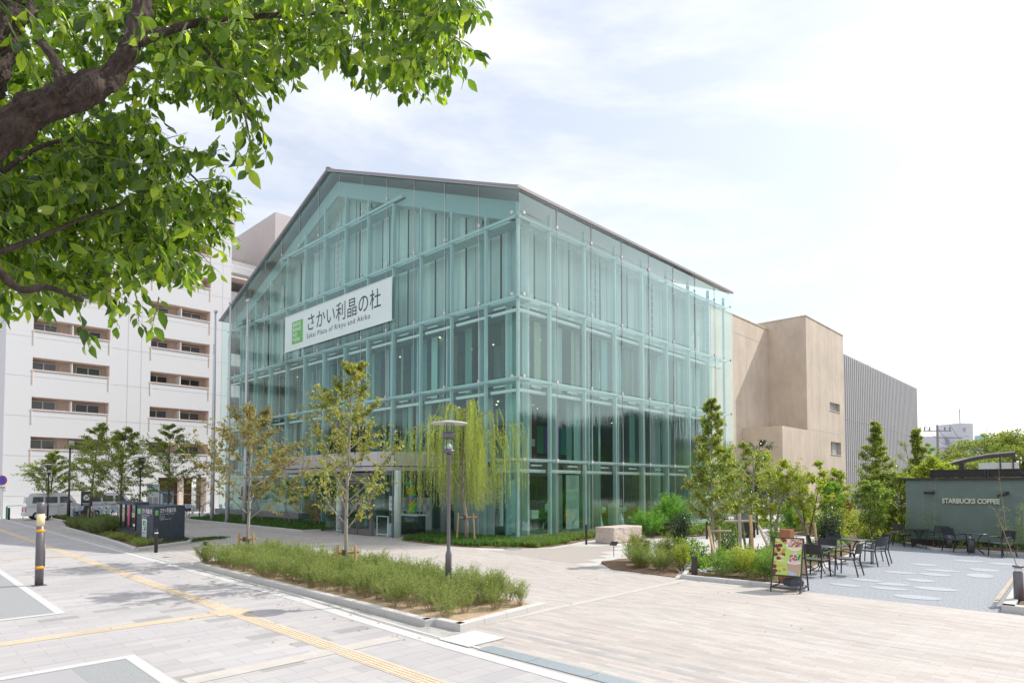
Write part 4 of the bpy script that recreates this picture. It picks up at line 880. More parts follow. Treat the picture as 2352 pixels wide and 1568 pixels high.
# folded dark sign wall
sg = thing('sign_wall', 'folded blue grey sign wall with white lettering, poster cases and a green logo', 'sign', (8.52, 28.37, 0))
SH = 1.55
part('wall', MB().prism([(8.52,28.37),(10.26,29.92),(10.1,34.6),(8.95,34.6)], 0, SH), M['boxdark'], sg, bevel=.01)
part('case_top', MB().prism([(8.60,31.2),(9.2,31.2),(9.3,34.7),(8.92,34.7)], SH, SH + .13), M['boxdark'], sg)
fA = Vector((8.52,28.37,0)); fL = (Vector((8.95,34.6,0)) - fA).normalized(); fR = (Vector((10.26,29.92,0)) - fA).normalized()
nL = Vector((-fL.y, fL.x, 0)); nL = nL if nL.x < 0 else -nL; nR = Vector((fR.y, -fR.x, 0))
def faceM(o_, ax, no, s, z, d=.006, sx=1, sz=1):      # matrix for flat artwork on a vertical face: x along ax, y up, z out
    p = o_ + ax * s + no * d
    return Matrix(((ax.x, 0, no.x, p.x), (ax.y, 0, no.y, p.y), (0, 1, 0, z), (0, 0, 0, 1))) @ Matrix.Diagonal((sx, sz, 1, 1))
def fq(o_, ax, no, s0, s1, z0, z1, d):
    a = o_ + ax*s0 + no*d; b = o_ + ax*s1 + no*d; return [(a.x,a.y,z0),(b.x,b.y,z0),(b.x,b.y,z1),(a.x,a.y,z1)]
JP = 'さかい利晶の杜'; EN = 'Sakai Plaza of Rikyu and Akiko'
part('logo', MB().poly(fq(fA, fR, nR, .12, .36, 1.19, 1.40, .004)), M['green'], sg)
for i, s in enumerate(('SAKAI','RISHO','NO','MORI')): text(s, .052, faceM(fA, fR, nR, .135, 1.345 - i*.047, .006, .95), 0, M['wtext'], parent=sg)
text(JP, .186, faceM(fA, fR, nR, .43, 1.30, .006, .92, 1.15), 0, M['wtext'], parent=sg, offset=.003)
text(EN, .078, faceM(fA, fR, nR, .43, 1.20, .006, .98), 0, M['wtext'], parent=sg, sp=1.12)
text('■ 利晶・晶子記念館'.replace('■ ',''), .045, faceM(fA, fR, nR, .43, 1.12, .006), 0, M['wtext'], parent=sg); text('与謝野晶子記念館', .045, faceM(fA, fR, nR, .43, 1.055, .006), 0, M['wtext'], parent=sg); text('茶の湯体験施設  観光案内展示室  駐車場', .045, faceM(fA, fR, nR, .43, .99, .006), 0, M['wtext'], parent=sg)
lO = fA; lM = fL                                       # long face, reading direction runs from far end to corner
rA = fA + fL * 6.24; rL = -fL
part('logo', MB().poly(fq(rA, rL, nL, 3.55, 4.15, 1.19, 1.42, .004)), M['green'], sg)
for i, s in enumerate(('SAKAI','RISHO','NO','MORI')): text(s, .055, faceM(rA, rL, nL, 3.6, 1.365 - i*.05, .006, 2.6), 0, M['wtext'], parent=sg)
text(JP, .19, faceM(rA, rL, nL, 4.3, 1.26, .006, 1.35, 1.2), 0, M['wtext'], parent=sg, offset=.003)
text(EN, .08, faceM(rA, rL, nL, 4.3, 1.15, .006, 1.35), 0, M['wtext'], parent=sg)
text('与謝野晶子記念館', .06, faceM(rA, rL, nL, 4.3, 1.07, .006, 2), 0, M['wtext'], parent=sg); text('茶の湯体験施設', .06, faceM(rA, rL, nL, 4.3, .99, .006, 2), 0, M['wtext'], parent=sg); text('観光案内展示室  駐車場', .05, faceM(rA, rL, nL, 4.3, .90, .006, 2), 0, M['wtext'], parent=sg)
pc = [mat('poster_pink', (.75,.05,.22), .4), mat('poster_sand', (.55,.42,.25), .5), mat('case_glass', (.05,.06,.07), .05, spec=.9)]
for i in range(3):
    s0 = .25 + i * 1.05; c_ = MB()
    fr_ = fq(rA, rL, nL, s0, s0 + .95, .52, SH + .05, .012); c_.poly(fr_); case = part('poster_case', c_, pc[2], sg)
    e_ = MB()
    for (sa, sb, za, zb) in ((s0-.04,s0+.99,.47,.53),(s0-.04,s0+.99,SH+.03,SH+.10),(s0-.05,s0+.02,.47,SH+.1),(s0+.93,s0+1.0,.47,SH+.1)): e_.add([p for d_ in (0,.05) for p in fq(rA, rL, nL, sa, sb, za, zb, d_)], [(3,2,1,0),(4,5,6,7),(0,1,5,4),(1,2,6,5),(2,3,7,6),(3,0,4,7)])
    part('case_frame', e_, M['black'], case)
    for (sa, sb, za, zb, mm) in [((.4,.8,.75,1.35,1),(.5,.8,1.4,1.5,None)), ((.42,.75,.6,1.5,0),), ((.2,.75,1.0,1.2,1),(.45,.8,.6,.72,None))][i]:
        part('poster', MB().poly(fq(rA, rL, nL, s0+sa, s0+sb, za, zb, .02)), pc[mm] if mm is not None else M['wtext'], case)
ev = part('evacuation_sign', MB().poly(fq(rA, rL, nL, 4.45, 5.25, .25, 1.0, .014)), M['wtext'], sg)
part('green_field', MB().poly(fq(rA, rL, nL, 4.62, 5.12, .52, .94, .02)), M['greenD'], ev)
pg_ = MB(); pg_.poly(fq(rA, rL, nL, 4.95, 5.05, .72, .9, .024)); pg_.poly(fq(rA, rL, nL, 4.68, 4.9, .56, .62, .024)); pg_.poly(fq(rA, rL, nL, 4.72, 4.84, .62, .74, .024)); pg_.poly(fq(rA, rL, nL, 4.8, 4.98, .66, .70, .024)); part('pictogram', pg_, M['wtext'], ev)
text('避難場所', .10, faceM(rA, rL, nL, 4.56, .38, .02, 1.5), 0, M['ink'], parent=ev); text('広域避難地', .05, faceM(rA, rL, nL, 4.56, .29, .02, 2), 0, M['ink'], parent=ev)
# printed banner on the facade
bn = thing('facade_banner', 'wide pale banner with dark Japanese title and green logo on the gable glass', 'banner', (X0, 35, 12))
BX = X0 - .10
def By(y, z, x=BX - .004): return (x, y, z)
part('cloth', MB().box(BX, 28.75, 11.5, BX + .02, 41.2, 13.93).tube([(BX,28.6,11.5),(BX,41.3,11.5)],.025,6).tube([(BX,28.6,13.93),(BX,41.3,13.93)],.025,6), M['bannerW'], bn)
part('logo', MB().poly([By(40.2,11.9),By(38.7,11.9),By(38.7,13.42),By(40.2,13.42)]), M['green'], bn)
for i, s in enumerate(('SAKAI','RISHO','NO','MORI')): text(s, .36, wallM(BX-.01, 40.08, 13.08 - i*.345, 1.05, 1), 0, M['wtext'], parent=bn, offset=.006, sp=1.1)
text(JP, 1.16, wallM(BX-.008, 38.25, 12.55, 1.03, 1.06), 0, M['ink'], parent=bn, sp=1.04, offset=0)
text(EN, .50, wallM(BX-.008, 38.2, 12.0, .98, .9), 0, M['ink'], parent=bn, sp=1.19, offset=0)
# hanging vertical banners inside the glass
for i, (yy, num, red) in enumerate(((22.35, '10', 1), (21.45, '20', 1))):
    b_ = thing('hanging_banner', 'narrow white hanging banner thanking for %s visitors, behind the willow' % ('100,000' if num == '10' else '200,000'), 'banner', (X0+.9, yy, 2), group='thank you banners behind the willow')
    part('cloth', MB().box(X0+.9, yy - .33, .5, X0+.92, yy + .33, 3.3), M['bannerW'], b_)
    for k, ch in enumerate('ありがとう'): text(ch, .36, wallM(X0+.89, yy + .12, 2.78 - k*.34), 0, M['ink'], parent=b_)
    text(num, .34, wallM(X0+.89, yy + .16, 1.08, .8), 0, M['red'], parent=b_)
    for k, ch in enumerate('万人'): text(ch, .34, wallM(X0+.89, yy + .13, .78 - k*.0 if k == 0 else .54), 0, M['red'], parent=b_) if 0 else text(ch, .26, wallM(X0+.89, yy + .10, .83 - k*.26), 0, M['red'], parent=b_)
# a-frame poster stand
af = thing('poster_stand', 'dark framed A-shaped stand with a green and brown drinks poster', 'sign', (14.65, 5.53, 0))
tf = MB(); B0, B1 = Vector((14.6,5.84,0)), Vector((14.68,5.22,0)); C0, C1 = Vector((15.27,5.88,0)), Vector((15.33,5.26,0)); T0, T1 = Vector((14.93,5.86,1.2)), Vector((15.0,5.24,1.2))
for a_, b_ in ((B0,T0),(B1,T1),(C0,T0),(C1,T1),(T0,T1),(B0+(T0-B0)*.08,B1+(T1-B1)*.08),(C0+(T0-C0)*.08,C1+(T1-C1)*.08),(B0+(T0-B0)*.08,C0+(T0-C0)*.08),(B1+(T1-B1)*.08,C1+(T1-C1)*.08),(B0+(T0-B0)*.30,B1+(T1-B1)*.30),(C0+(T0-C0)*.3,C1+(T1-C1)*.3),(C1+(T1-C1)*.62,C0+(T0-C0)*.62)): tf.bar(a_, b_, .028, .028)
part('frame', tf, M['dkbrown'], af)
U = (B1 - B0).normalized(); Vv = (T0 - B0).normalized(); Nn = U.cross(Vv); Nn = Nn if Nn.x < 0 else -Nn; PO = B0 + (T0 - B0) * .315
PW, PH = (B1 - B0).length, (T0 - B0).length * .675
pM = Matrix(((U.x, Vv.x, Nn.x, PO.x), (U.y, Vv.y, Nn.y, PO.y), (U.z, Vv.z, Nn.z, PO.z), (0,0,0,1)))
def pp(u, v, d=.002): q = pM @ Vector((u*PW, v*PH, d + .008)); return tuple(q)
pcol = {k: mat('poster_' + k, c, .35) for k, c in dict(lime=(.45,.62,.13), choc=(.30,.11,.05), cream=(.75,.60,.42), plum=(.16,.02,.02), nut=(.55,.27,.06), straw=(.0,.25,.10), cup=(.48,.33,.25), ice=(.42,.50,.58), rim=(.72,.70,.66), org=(.8,.45,.05), pinkb=(.70,.50,.50)).items()}
pb = part('poster', MB().poly([pp(.03,.0,0),pp(.97,.0,0),pp(.97,1,0),pp(.03,1,0)]), pcol['lime'], af)
def ell(cu, cv, ru, rv, d, n=20, t0=0, t1=1): return [pp(min(.97,max(.03,cu + ru*math.cos(2*math.pi*(t0+(t1-t0)*i/n)))), min(1,max(0,cv + rv*math.sin(2*math.pi*(t0+(t1-t0)*i/n)))), d) for i in range(n)]
def art(name, polys, m): part(name, (lambda mb: [mb.poly(p) for p in polys] and mb)(MB()), pcol[m], pb)
art('bowl', [ell(.72,.86,.32,.19,.002)], 'rim'); art('topping', [ell(.73,.875,.27,.155,.003)], 'cream')
rn = random.Random(2)
art('topping', [ell(.73+rn.uniform(-.2,.2),.88+rn.uniform(-.1,.1),rn.uniform(.03,.07),rn.uniform(.015,.03),.0035+i*.0001,8) for i in range(26)], 'choc'); art('topping', [ell(.73+rn.uniform(-.2,.2),.88+rn.uniform(-.1,.1),rn.uniform(.03,.06),rn.uniform(.01,.02),.0065+i*.0001,8) for i in range(18)], 'pinkb')
art('cup', [[pp(.50,.34,.002),pp(.56,.0,.002),pp(.92,.0,.002),pp(.96,.34,.002)]], 'cup'); art('cup', [[pp(.56,.14,.003),pp(.58,.0,.003),pp(.88,.0,.003),pp(.80,.08,.003),pp(.68,.10,.003)]], 'ice'); art('cup_rim', [ell(.73,.35,.24,.05,.004)], 'rim')
art('cream_swirl', [ell(.72,.40,.2,.07,.005), ell(.70,.48,.15,.07,.0052), ell(.72,.56,.10,.06,.0054), ell(.76,.62,.05,.04,.0056)], 'pinkb'); art('chocolate', [ell(.72+rn.uniform(-.14,.14),.45+rn.uniform(-.08,.1),rn.uniform(.02,.06),rn.uniform(.015,.03),.0065+i*.0001,8) for i in range(16)], 'choc'); art('straw', [[pp(.84,.42,.009),pp(.90,.43,.009),pp(.95,.58,.009),pp(.89,.57,.009)]], 'straw')
[art('chestnut', [p_], 'plum') for p_ in [ell(u,v,.085,.055,.002+i*.0001,12) for i, (u, v) in enumerate([(.10,.78),(.22,.80),(.17,.68),(.30,.97),(.08,.55),(.2,.45),(.07,.22),(.1,.1),(.05,.03),(.34,.55),(.36,.93)])]]
[art('nut', [p_], 'nut') for p_ in [ell(u,v,.06,.035,.005+i*.0001,12) for i, (u, v) in enumerate([(.25,.56),(.33,.62),(.1,.9),(.2,.95),(.06,.33),(.4,.88),(.25,.1),(.42,.15),(.36,.68),(.08,.65)])]]; art('crumb', [ell(.27,.38,.12,.03,.006,12), ell(.3,.5,.1,.03,.0062,12), ell(.14,.93,.07,.03,.0064,12)], 'cream')
art('caption', [[pp(.14,.265,.006),pp(.44,.265,.006),pp(.44,.28,.006),pp(.14,.28,.006)],[pp(.14,.235,.006),pp(.48,.235,.006),pp(.48,.247,.006),pp(.14,.247,.006)]], 'org')
CO = C0 + (T0 - C0)*.3; C_ = C1 + (T1 - C1)*.3; part('rear_panel', MB().poly([tuple(CO), tuple(C_), tuple(T1), tuple(T0)]), pcol['pinkb'], af)
t = thing('ballast_box', 'dark plastic ballast box lying on the base of the poster stand', 'box', (15.0, 5.48, .1), -.55)
part('body', MB().add([(-.17,-.13,.02),(.17,-.13,.02),(.17,.13,.02),(-.17,.13,.02),(-.19,-.15,.12),(.19,-.15,.12),(.19,.15,.12),(-.19,.15,.12),(-.12,-.1,.2),(.14,-.1,.2),(.14,.1,.2),(-.12,.1,.2)],[(3,2,1,0),(0,1,5,4),(1,2,6,5),(2,3,7,6),(3,0,4,7),(4,5,9,8),(5,6,10,9),(6,7,11,10),(7,4,8,11),(8,9,10,11)]), M['boxdark'], t, world=False, bevel=.02)
part('handle', MB().tube([(.02,-.05,.2),(.02,-.05,.24),(.02,.05,.24),(.02,.05,.2)],.012,6), M['black'], t, world=False)
t = thing('cedar_post', 'square cedar clad post behind the poster stand', 'post', (16.0, 5.98, 0)); part('cladding', MB().box(-.13,-.13,0,.13,.13,1.32), M['cedar'], t, world=False, bevel=.004); part('cap', MB().box(-.11,-.11,1.32,.11,.11,1.33), M['cedar'], t, world=False)
t = thing('stone_bench', 'long block of rough pink granite lying at the edge of the path', 'bench', (23, 15.7, 0))
import bmesh
bm = bmesh.new(); bmesh.ops.create_cube(bm, size=1)
for v in bm.verts: v.co = Vector((v.co.x*2.15, v.co.y*.95, (v.co.z+.5)*.66))
bmesh.ops.bevel(bm, geom=bm.edges[:], offset=.02, segments=1, affect='EDGES'); bmesh.ops.subdivide_edges(bm, edges=bm.edges[:], cuts=14, use_grid_fill=True)
for v in bm.verts:
    nn = noise.noise_vector(v.co * 3.1) * .035 + noise.noise_vector(v.co * 9) * .014
    if v.co.z > .63: nn *= .15
    v.co += Vector((nn.x, nn.y, nn.z * .3))
me = bpy.data.meshes.new('block'); bm.to_mesh(me); bm.free(); me.materials.append(M['stone']); ob = bpy.data.objects.new('block', me); COL.objects.link(ob); ob.parent = t

# ------------------------------------------------------------------ cafe furniture (chair faces local +Y)
def make_chair(label):
    t = thing('cafe_chair', label, 'chair', group='black wicker chairs on the cafe terrace')
    s_ = MB(); s_.add([(-.24,-.22,.43),(.24,-.22,.43),(.26,.22,.43),(-.26,.22,.43),(-.24,-.22,.46),(.24,-.22,.46),(.26,.22,.465),(-.26,.22,.465)], [(3,2,1,0),(4,5,6,7),(0,1,5,4),(1,2,6,5),(2,3,7,6),(3,0,4,7)])
    part('seat', s_, M['wickerseat'], t, world=False, bevel=.01)
    b_ = MB(); n = 8
    f = [( -.27 + .54*i/n, -.25 - .05*math.sin(math.pi*i/n)) for i in range(n+1)]
    V = [(x, y - (z-.6)*.22 + dy, z) for dy in (0, -.022) for x, y in f for z in (.60, .875)]; k = 2*(n+1)
    F_ = [(2*i, 2*i+2, 2*i+3, 2*i+1) for i in range(n)] + [(k+2*i+1, k+2*i+3, k+2*i+2, k+2*i) for i in range(n)] + [(2*i+1, 2*i+3, k+2*i+3, k+2*i+1) for i in range(n)] + [(2*i, k+2*i, k+2*i+2, 2*i+2) for i in range(n)] + [(0,1,k+1,k),(2*n,k+2*n,k+2*n+1,2*n+1)]
    part('backrest', b_.add(V, F_), M['wicker'], t, world=False)
    for sx in (-1, 1):
        part('leg', MB().tube([(sx*.25,.22,.62),(sx*.25,.235,.45),(sx*.265,.25,0)], [.017,.019,.017], 8), M['wicker'], t, world=False, smooth=True)
        part('leg', MB().tube([(sx*.27,-.31,.86),(sx*.25,-.25,.6),(sx*.24,-.22,.42),(sx*.26,-.32,0)], [.014,.017,.019,.017], 8), M['wicker'], t, world=False, smooth=True)
        part('armrest', MB().tube([(sx*.255,-.25,.60),(sx*.275,-.12,.645),(sx*.28,.08,.66),(sx*.27,.18,.655),(sx*.25,.22,.60)], .016, 8), M['wicker'], t, world=False, smooth=True)
    part('seat_frame', MB().tube([(-.24,-.22,.44),(.24,-.22,.44),(.25,.22,.44),(-.25,.22,.44),(-.24,-.22,.44)], .016, 6), M['wicker'], t, world=False)
    return t
CH = [(17.85,5.92,-95,'wicker chair just behind the poster stand'),(18.68,5.38,0,'wicker chair with its back to the terrace at the front table'),(19.45,6.25,85,'wicker chair across the front table, beside the shrubs'),(18.1,6.75,190,'wicker chair with pale sheen half hidden by the cedar post'),
      (21.5,5.48,-20,'wicker chair with its broad back to the camera at the second table'),(22.45,5.62,40,'outermost wicker chair of the second table'),(22.5,6.75,140,'wicker chair on the far side of the second table'),(21.0,6.85,205,'wicker chair by the shrubs at the second table'),
      (29.35,6.35,-118,'wicker chair at the outer end by the stacked shrubs'),(28.55,5.1,68,'wicker chair beside the first wall table'),(28.05,4.45,-128,'wicker chair left side of the table under the lettering'.replace('left side of','beside')),(27.15,3.0,50,'wicker chair with its black back to the bamboo')]
c0_ = None
for x, y, rz, lb in CH:
    if c0_ is None: c0_ = make_chair('black ' + lb); c0_.location = (x, y, 0); c0_.rotation_euler = (0, 0, R(rz))
    else: copy_tree(c0_, (x, y, 0), R(rz), label='black ' + lb)
def make_table(label):
    t = thing('bistro_table', label, 'table', group='round metal tables on the cafe terrace')
    part('tabletop', MB().lathe(0,0,[(.001,.70),(.36,.70),(.375,.71),(.375,.722),(.36,.73),(.001,.735)],36), M['tabletop'], t, True, False)
    for a in range(4):
        c_, s_ = math.cos(a*math.pi/2 + .6), math.sin(a*math.pi/2 + .6)
        part('leg', MB().tube([(c_*r, s_*r, z) for r, z in ((.27,.70),(.15,.60),(.06,.45),(.05,.30),(.10,.15),(.22,.07),(.30,.04),(.31,0))], .013, 6), M['black'], t, world=False, smooth=True)
    part('leg_ring', MB().tube([(.075*math.cos(i*.6283),.075*math.sin(i*.6283),.28) for i in range(11)], .01, 5), M['black'], t, world=False)
    return t
t0_ = None
for x, y, lb in ((18.75,6.08,'round slate grey table closest to the poster stand'),(21.75,6.15,'round slate grey table between four wicker chairs by the shrubs'),(28.9,5.75,'round slate grey table at the green wall beside the shrubs'),(27.5,3.75,'round slate grey table with bowed legs under the cream lettering')):
    if t0_ is None: t0_ = make_table(lb); t0_.location = (x, y, 0)
    else: copy_tree(t0_, (x, y, 0), .3, label=lb)

# ------------------------------------------------------------------ vans
def make_van(label):
    t = thing('parked_van', label, 'van')
    prof = [(-1.68,.28),(-1.70,.95),(-1.60,1.62),(-1.50,1.84),(-1.2,1.88),(.55,1.88),(.80,1.82),(1.28,1.16),(1.62,1.02),(1.70,.85),(1.71,.28)]
    b_ = MB(); W = .74; n = len(prof)
    def wd(z): return W if z < 1.0 else W - (z - 1.0) * .13
    V = [(x, s*wd(z), z) for s in (-1, 1) for x, z in prof]
    b_.add(V, [tuple(range(n)), tuple(range(2*n-1, n-1, -1))] + [(i, n+i, n+i+1, i+1) for i in range(n-1)] + [(n-1, 2*n-1, n, 0)])
    body = part('body', b_, M['carwhite'], t, world=False, bevel=.04)
    def win(pts):
        w_ = MB()
        for s in (-1, 1):
            P = [(x, s*(wd(z)+.006), z) for x, z in pts]; w_.poly(P if s < 0 else P[::-1])
        return w_
    for pts in ([(-1.35,1.18),(-.72,1.18),(-.72,1.62),(-1.30,1.62)],[(-.60,1.18),(.12,1.18),(.12,1.62),(-.60,1.62)],[(.27,1.18),(1.08,1.18),(.72,1.64),(.27,1.64)]): part('side_window', win(pts), M['win'], t, world=False)
    part('windscreen', MB().add([(.86,-.56,1.76),(1.26,-.6,1.22),(1.26,.6,1.22),(.86,.56,1.76)], [(0,1,2,3)]).xf(Matrix.Translation((.02,0,.01))), M['win'], t, world=False)
    part('rear_window', MB().add([(-1.66,-.55,1.18),(-1.66,.55,1.18),(-1.59,.52,1.62),(-1.59,-.52,1.62)], [(3,2,1,0)]).xf(Matrix.Translation((-.025,0,0))), M['win'], t, world=False)
    for x in (-1.05, 1.12):
        for s in (-1, 1):
            wh = part('wheel', MB().tube([(x,s*.60,.28),(x,s*.755,.28)], .28, 20), M['tyre'], t, world=False)
            part('hubcap', MB().tube([(x,s*.755,.28),(x,s*.765,.28)], .17, 16), M['alu'], wh, world=False)
    for s in (-1, 1):
        part('headlight', MB().box(1.66, s*.70, .72, 1.72, s*.48, .9), M['lampW'], t, world=False); part('tail_lamp', MB().box(-1.72, s*.72, .55, -1.68, s*.62, .85), M['red'], t, world=False)
        part('mirror', MB().box(1.02, s*.86, 1.16, 1.1, s*.74, 1.36), M['carwhite'], t, world=False)
        part('door_handle', MB().box(.3, s*.75, 1.0, .46, s*.765, 1.04).box(-.5, s*.75, 1.0, -.36, s*.765, 1.04), M['black'], t, world=False)
    part('bumper', MB().box(1.68,-.72,.25,1.75,.72,.48).box(-1.76,-.72,.28,-1.69,.72,.5), M['carwhite'], t, world=False)
    sm = MB(); 
    for x in (-.66, .20, 1.1): sm.box(x, -.748, .4, x+.012, -.742, 1.15)
    sm.box(-1.6,-.748,.92,.2,-.742,.94); part('door_gap', sm, M['pole'], t, world=False)
    return t
v1 = make_van('small white van with a raised rear hatch side, parked by the dense hedge'.replace('a raised rear hatch side,','dark side windows')); v1.location = (12.15, 57.6, 0); v1.scale = (1.7, 1.05, 1.0)
v1.scale = (1.0, 1.0, 1.0); v1.location = (10.2, 56.0, 0)
v2 = copy_tree(v1, (14.3, 58.4, 0), 0, label='white van mostly hidden behind the bikes and the sign wall')
# ------------------------------------------------------------------ rental bikes and docks
def make_bike():
    t = thing('rental_bike', 'blue rental bicycle', 'bicycle', group='blue rental bicycles in their docks')
    for y, z in ((-.52, .32), (.52, .32)):
        w_ = part('wheel', MB().tube([(0, y + .30*math.cos(a*math.pi/12), z + .30*math.sin(a*math.pi/12)) for a in range(25)], .02, 5, cap=False), M['tyre'], t, world=False)
        s_ = MB()
        for a in range(10): s_.tube([(0, y, z), (0, y + .29*math.cos(a*.628), z + .29*math.sin(a*.628))], .004, 3)
        part('spoke', s_, M['alu'], w_, world=False)
    f_ = MB(); f_.tube([(0,-.42,.82),(0,-.34,.62),(0,-.10,.38),(0,.12,.30),(0,.52,.32)], .025, 6); f_.tube([(0,.12,.3),(0,.22,.72)], .022, 6); f_.tube([(0,.2,.6),(0,.52,.32)], .014, 5); f_.tube([(0,-.36,.68),(0,-.52,.32)], .022, 6)
    part('frame', f_, M['blue'], t, world=False)
    part('saddle', MB().ball((0,.26,.78),.1,10,6,0,(.8,1.4,.4)), M['black'], t, world=False)
    part('handlebar', MB().tube([(-.26,-.28,.95),(-.2,-.42,.93),(0,-.44,.88),(.2,-.42,.93),(.26,-.28,.95)], .014, 5), M['alu'], t, world=False)
    b_ = MB(); n = 8
    for z, r_ in ((.72,.13),(.80,.145),(.88,.16),(.96,.175),(1.0,.18)): b_.tube([(-r_*1.1,-.56-r_*.8,z),(r_*1.1,-.56-r_*.8,z),(r_*1.1,-.56+r_*.8,z),(-r_*1.1,-.56+r_*.8,z),(-r_*1.1,-.56-r_*.8,z)], .012, 4)
    for i in range(9):
        x = -1 + i*.25
        for s in (-1, 1): b_.tube([(x*.14,-.56+s*.104,.72),(x*.198,-.56+s*.144,1.0)], .011, 3)
    for i in range(5):
        y = -1 + i*.5
        for s in (-1, 1): b_.tube([(s*.143,-.56+y*.1,.72),(s*.198,-.56+y*.14,1.0)], .011, 3)
    b_.box(-.14,-.66,.715,.14,-.46,.722); part('basket', b_, M['lilac'], t, world=False)
    part('chain_guard', MB().box(.03,.05,.24,.045,.5,.34), M['lilac'], t, world=False)
    return t
b0_ = make_bike(); 
for i, (x, lb) in enumerate(((10.85,'blue rental bicycle with lilac basket closest to the white van nose'),(11.9,'blue rental bicycle with lilac basket, second along from the van'),(12.95,'blue rental bicycle with its saddle and rear wheel showing above the hedge'),(13.65,'blue rental bicycle with lilac basket beside the sign wall'),(17.75,'blue rental bicycle whose basket peeks over the sign wall'))):
    if i == 0: b0_.location = (x, 52.5, 0); b0_.rotation_euler = (0,0,.25); b0_['label'] = lb
    else: copy_tree(b0_, (x, 52.5 + (0 if i < 4 else -.8), 0), .25 - .06*i, label=lb)
def make_dock():
    t = thing('bike_dock', 'white curved docking post', 'bike dock', group='empty white docking posts for rental bicycles')
    part('post', MB().add([(sx*.07, y, z) for sx in (-1,1) for y, z in ((-.18,0),(.16,0),(.10,.3),(.02,.62),(.06,.92),(-.10,.98),(-.20,.80),(-.12,.4))], [(0,1,2,3,4,5,6,7),(15,14,13,12,11,10,9,8)] + [(i,8+i,8+(i+1)%8,(i+1)%8) for i in range(8)]), M['dockp'], t, world=False, bevel=.02)
    part('foot', MB().box(-.2,-.25,0,.2,.55,.05), M['dockp'], t, world=False); part('lock_head', MB().box(-.09,-.14,.78,.09,.1,.88), M['pole'], t, world=False)
    part('wheel_guide', MB().tube([(-.08,.1,.05),(-.08,.45,.22),(.08,.45,.22),(.08,.1,.05)],.02,5), M['blue'], t, world=False)
    return t
d0_ = make_dock(); dx = [10.6,11.65,12.7,13.4,12.3,14.3,15.1,17.0,17.7,18.4,19.1,19.8,20.5,21.2]
for i, x in enumerate(dx):
    if i == 0: d0_.location = (x - .1, 51.8, 0)
    else: copy_tree(d0_, (x - .1, 51.8 + .0*i, 0), .1*(i % 3))
    (d0_ if i == 0 else None)
for o_ in [o for o in bpy.data.objects if o.name.startswith('bike_dock')]: o_['label'] = 'white curved docking post in the row of rental bicycle stands'
# info board, kiosk, hanging sign, road sign, rail
t = thing('info_board', 'upright white information board with a map, between trees and kiosk', 'sign', (15.75, 52.6, 0), -.2)
part('panel', MB().box(-.42,-.04,.25,.42,.04,2.55), M['aptw'], t, world=False); part('map', MB().box(-.36,-.05,1.7,.36,-.042,2.2), M['dockp'], t, world=False); part('heading', MB().box(-.38,-.05,2.3,.38,-.042,2.48), M['hazeblue'], t, world=False)
part('text_block', MB().box(-.34,-.05,.9,-.05,-.042,1.55).box(.02,-.05,.9,.32,-.042,1.55), M['blind'], t, world=False); part('foot', MB().box(-.45,-.1,0,.45,.1,.25), M['pole'], t, world=False)
t = thing('ticket_kiosk', 'blue grey rental kiosk with a dark screen beside the info board', 'kiosk', (17.05, 53.6, 0), -.2)
part('cabinet', MB().box(-.42,-.25,0,.42,.25,2.0), M['hazeblue'], t, world=False, bevel=.03); part('screen', MB().box(-.3,-.27,1.1,.3,-.25,1.8), M['win'], t, world=False); part('roof', MB().box(-.5,-.45,2.0,.5,.3,2.08), M['pole'], t, world=False)
t = thing('shop_sign', 'dark standing sign with a round white emblem in front of the second van', 'sign', (11.95, 54.6, 0), -.1)
part('panel', MB().box(-.35,-.04,.3,.35,.04,2.0), M['boxdark'], t, world=False); part('emblem', MB().tube([(0,-.045,1.55),(0,-.05,1.55)], .22, 20).tube([(-.12,-.052,1.45),(.14,-.052,1.65)],.03,6,1), [M['wtext'], M['boxdark']], t, world=False); part('caption', MB().box(-.26,-.05,1.1,.26,-.042,1.14).box(-.2,-.05,1.0,.2,-.042,1.04), M['wtext'], t, world=False); part('post', MB().cyl(0,0,0,.3,.04,8), M['pole'], t, world=False)
q = at(4, 1186, 43.5); t = thing('no_parking_sign', 'round blue and red no parking sign on a white pole', 'road sign', (q.x, q.y, 0), YAW - R(90))
part('pole', MB().cyl(0,0,0,3.2,.035,10), M['aptw'], t, world=False)
part('disc', MB().tube([(0,-.05,2.78),(0,-.07,2.78)], .34, 32).tube([(0,-.07,2.78),(0,-.075,2.78)], .26, 32, 1).bar((-.19,-.08,2.97),(.19,-.08,2.59),.012,.06,0,(0,1,0)), [mat('sign_red', (.62,.02,.05), .4), mat('sign_blue', (.01,.10,.55), .4)], t, world=False)
part('plate', MB().box(-.25,-.06,2.0,.25,-.045,2.38), M['aptw'], t, world=False); text('自動車', .15, Matrix.Translation((origin(t).x, origin(t).y, 0)) @ Matrix.Rotation(YAW - R(90), 4, 'Z') @ Matrix.Translation((-.23,-.065,2.2)) @ Matrix.Rotation(R(90), 4, 'X'), 0, M['ink'], parent=None, name='plate_text') if 0 else None
me_t = text('自動車', .15, Matrix.Translation((-.23,-.065,2.22)) @ Matrix.Rotation(R(90), 4, 'X'), 0, M['ink'], name='lettering'); me_t.parent = t
me_t = text('8 - 20', .12, Matrix.Translation((-.18,-.065,2.06)) @ Matrix.Rotation(R(90), 4, 'X'), 0, M['ink'], name='lettering'); me_t.parent = t
q = at(15, 1184, 46); t = thing('green_rail', 'low green post with a grey rail beside the van', 'fence', (q.x, q.y, 0)); part('post', MB().box(-.05,-.05,0,.05,.05,.9), M['gfence'], t, world=False); part('rail', MB().tube([(0,0,.95),(1.9,.6,.95)], .03, 6).tube([(1.0,.3,0),(1.0,.3,.95)],.03,6), M['alu'], t, world=False)

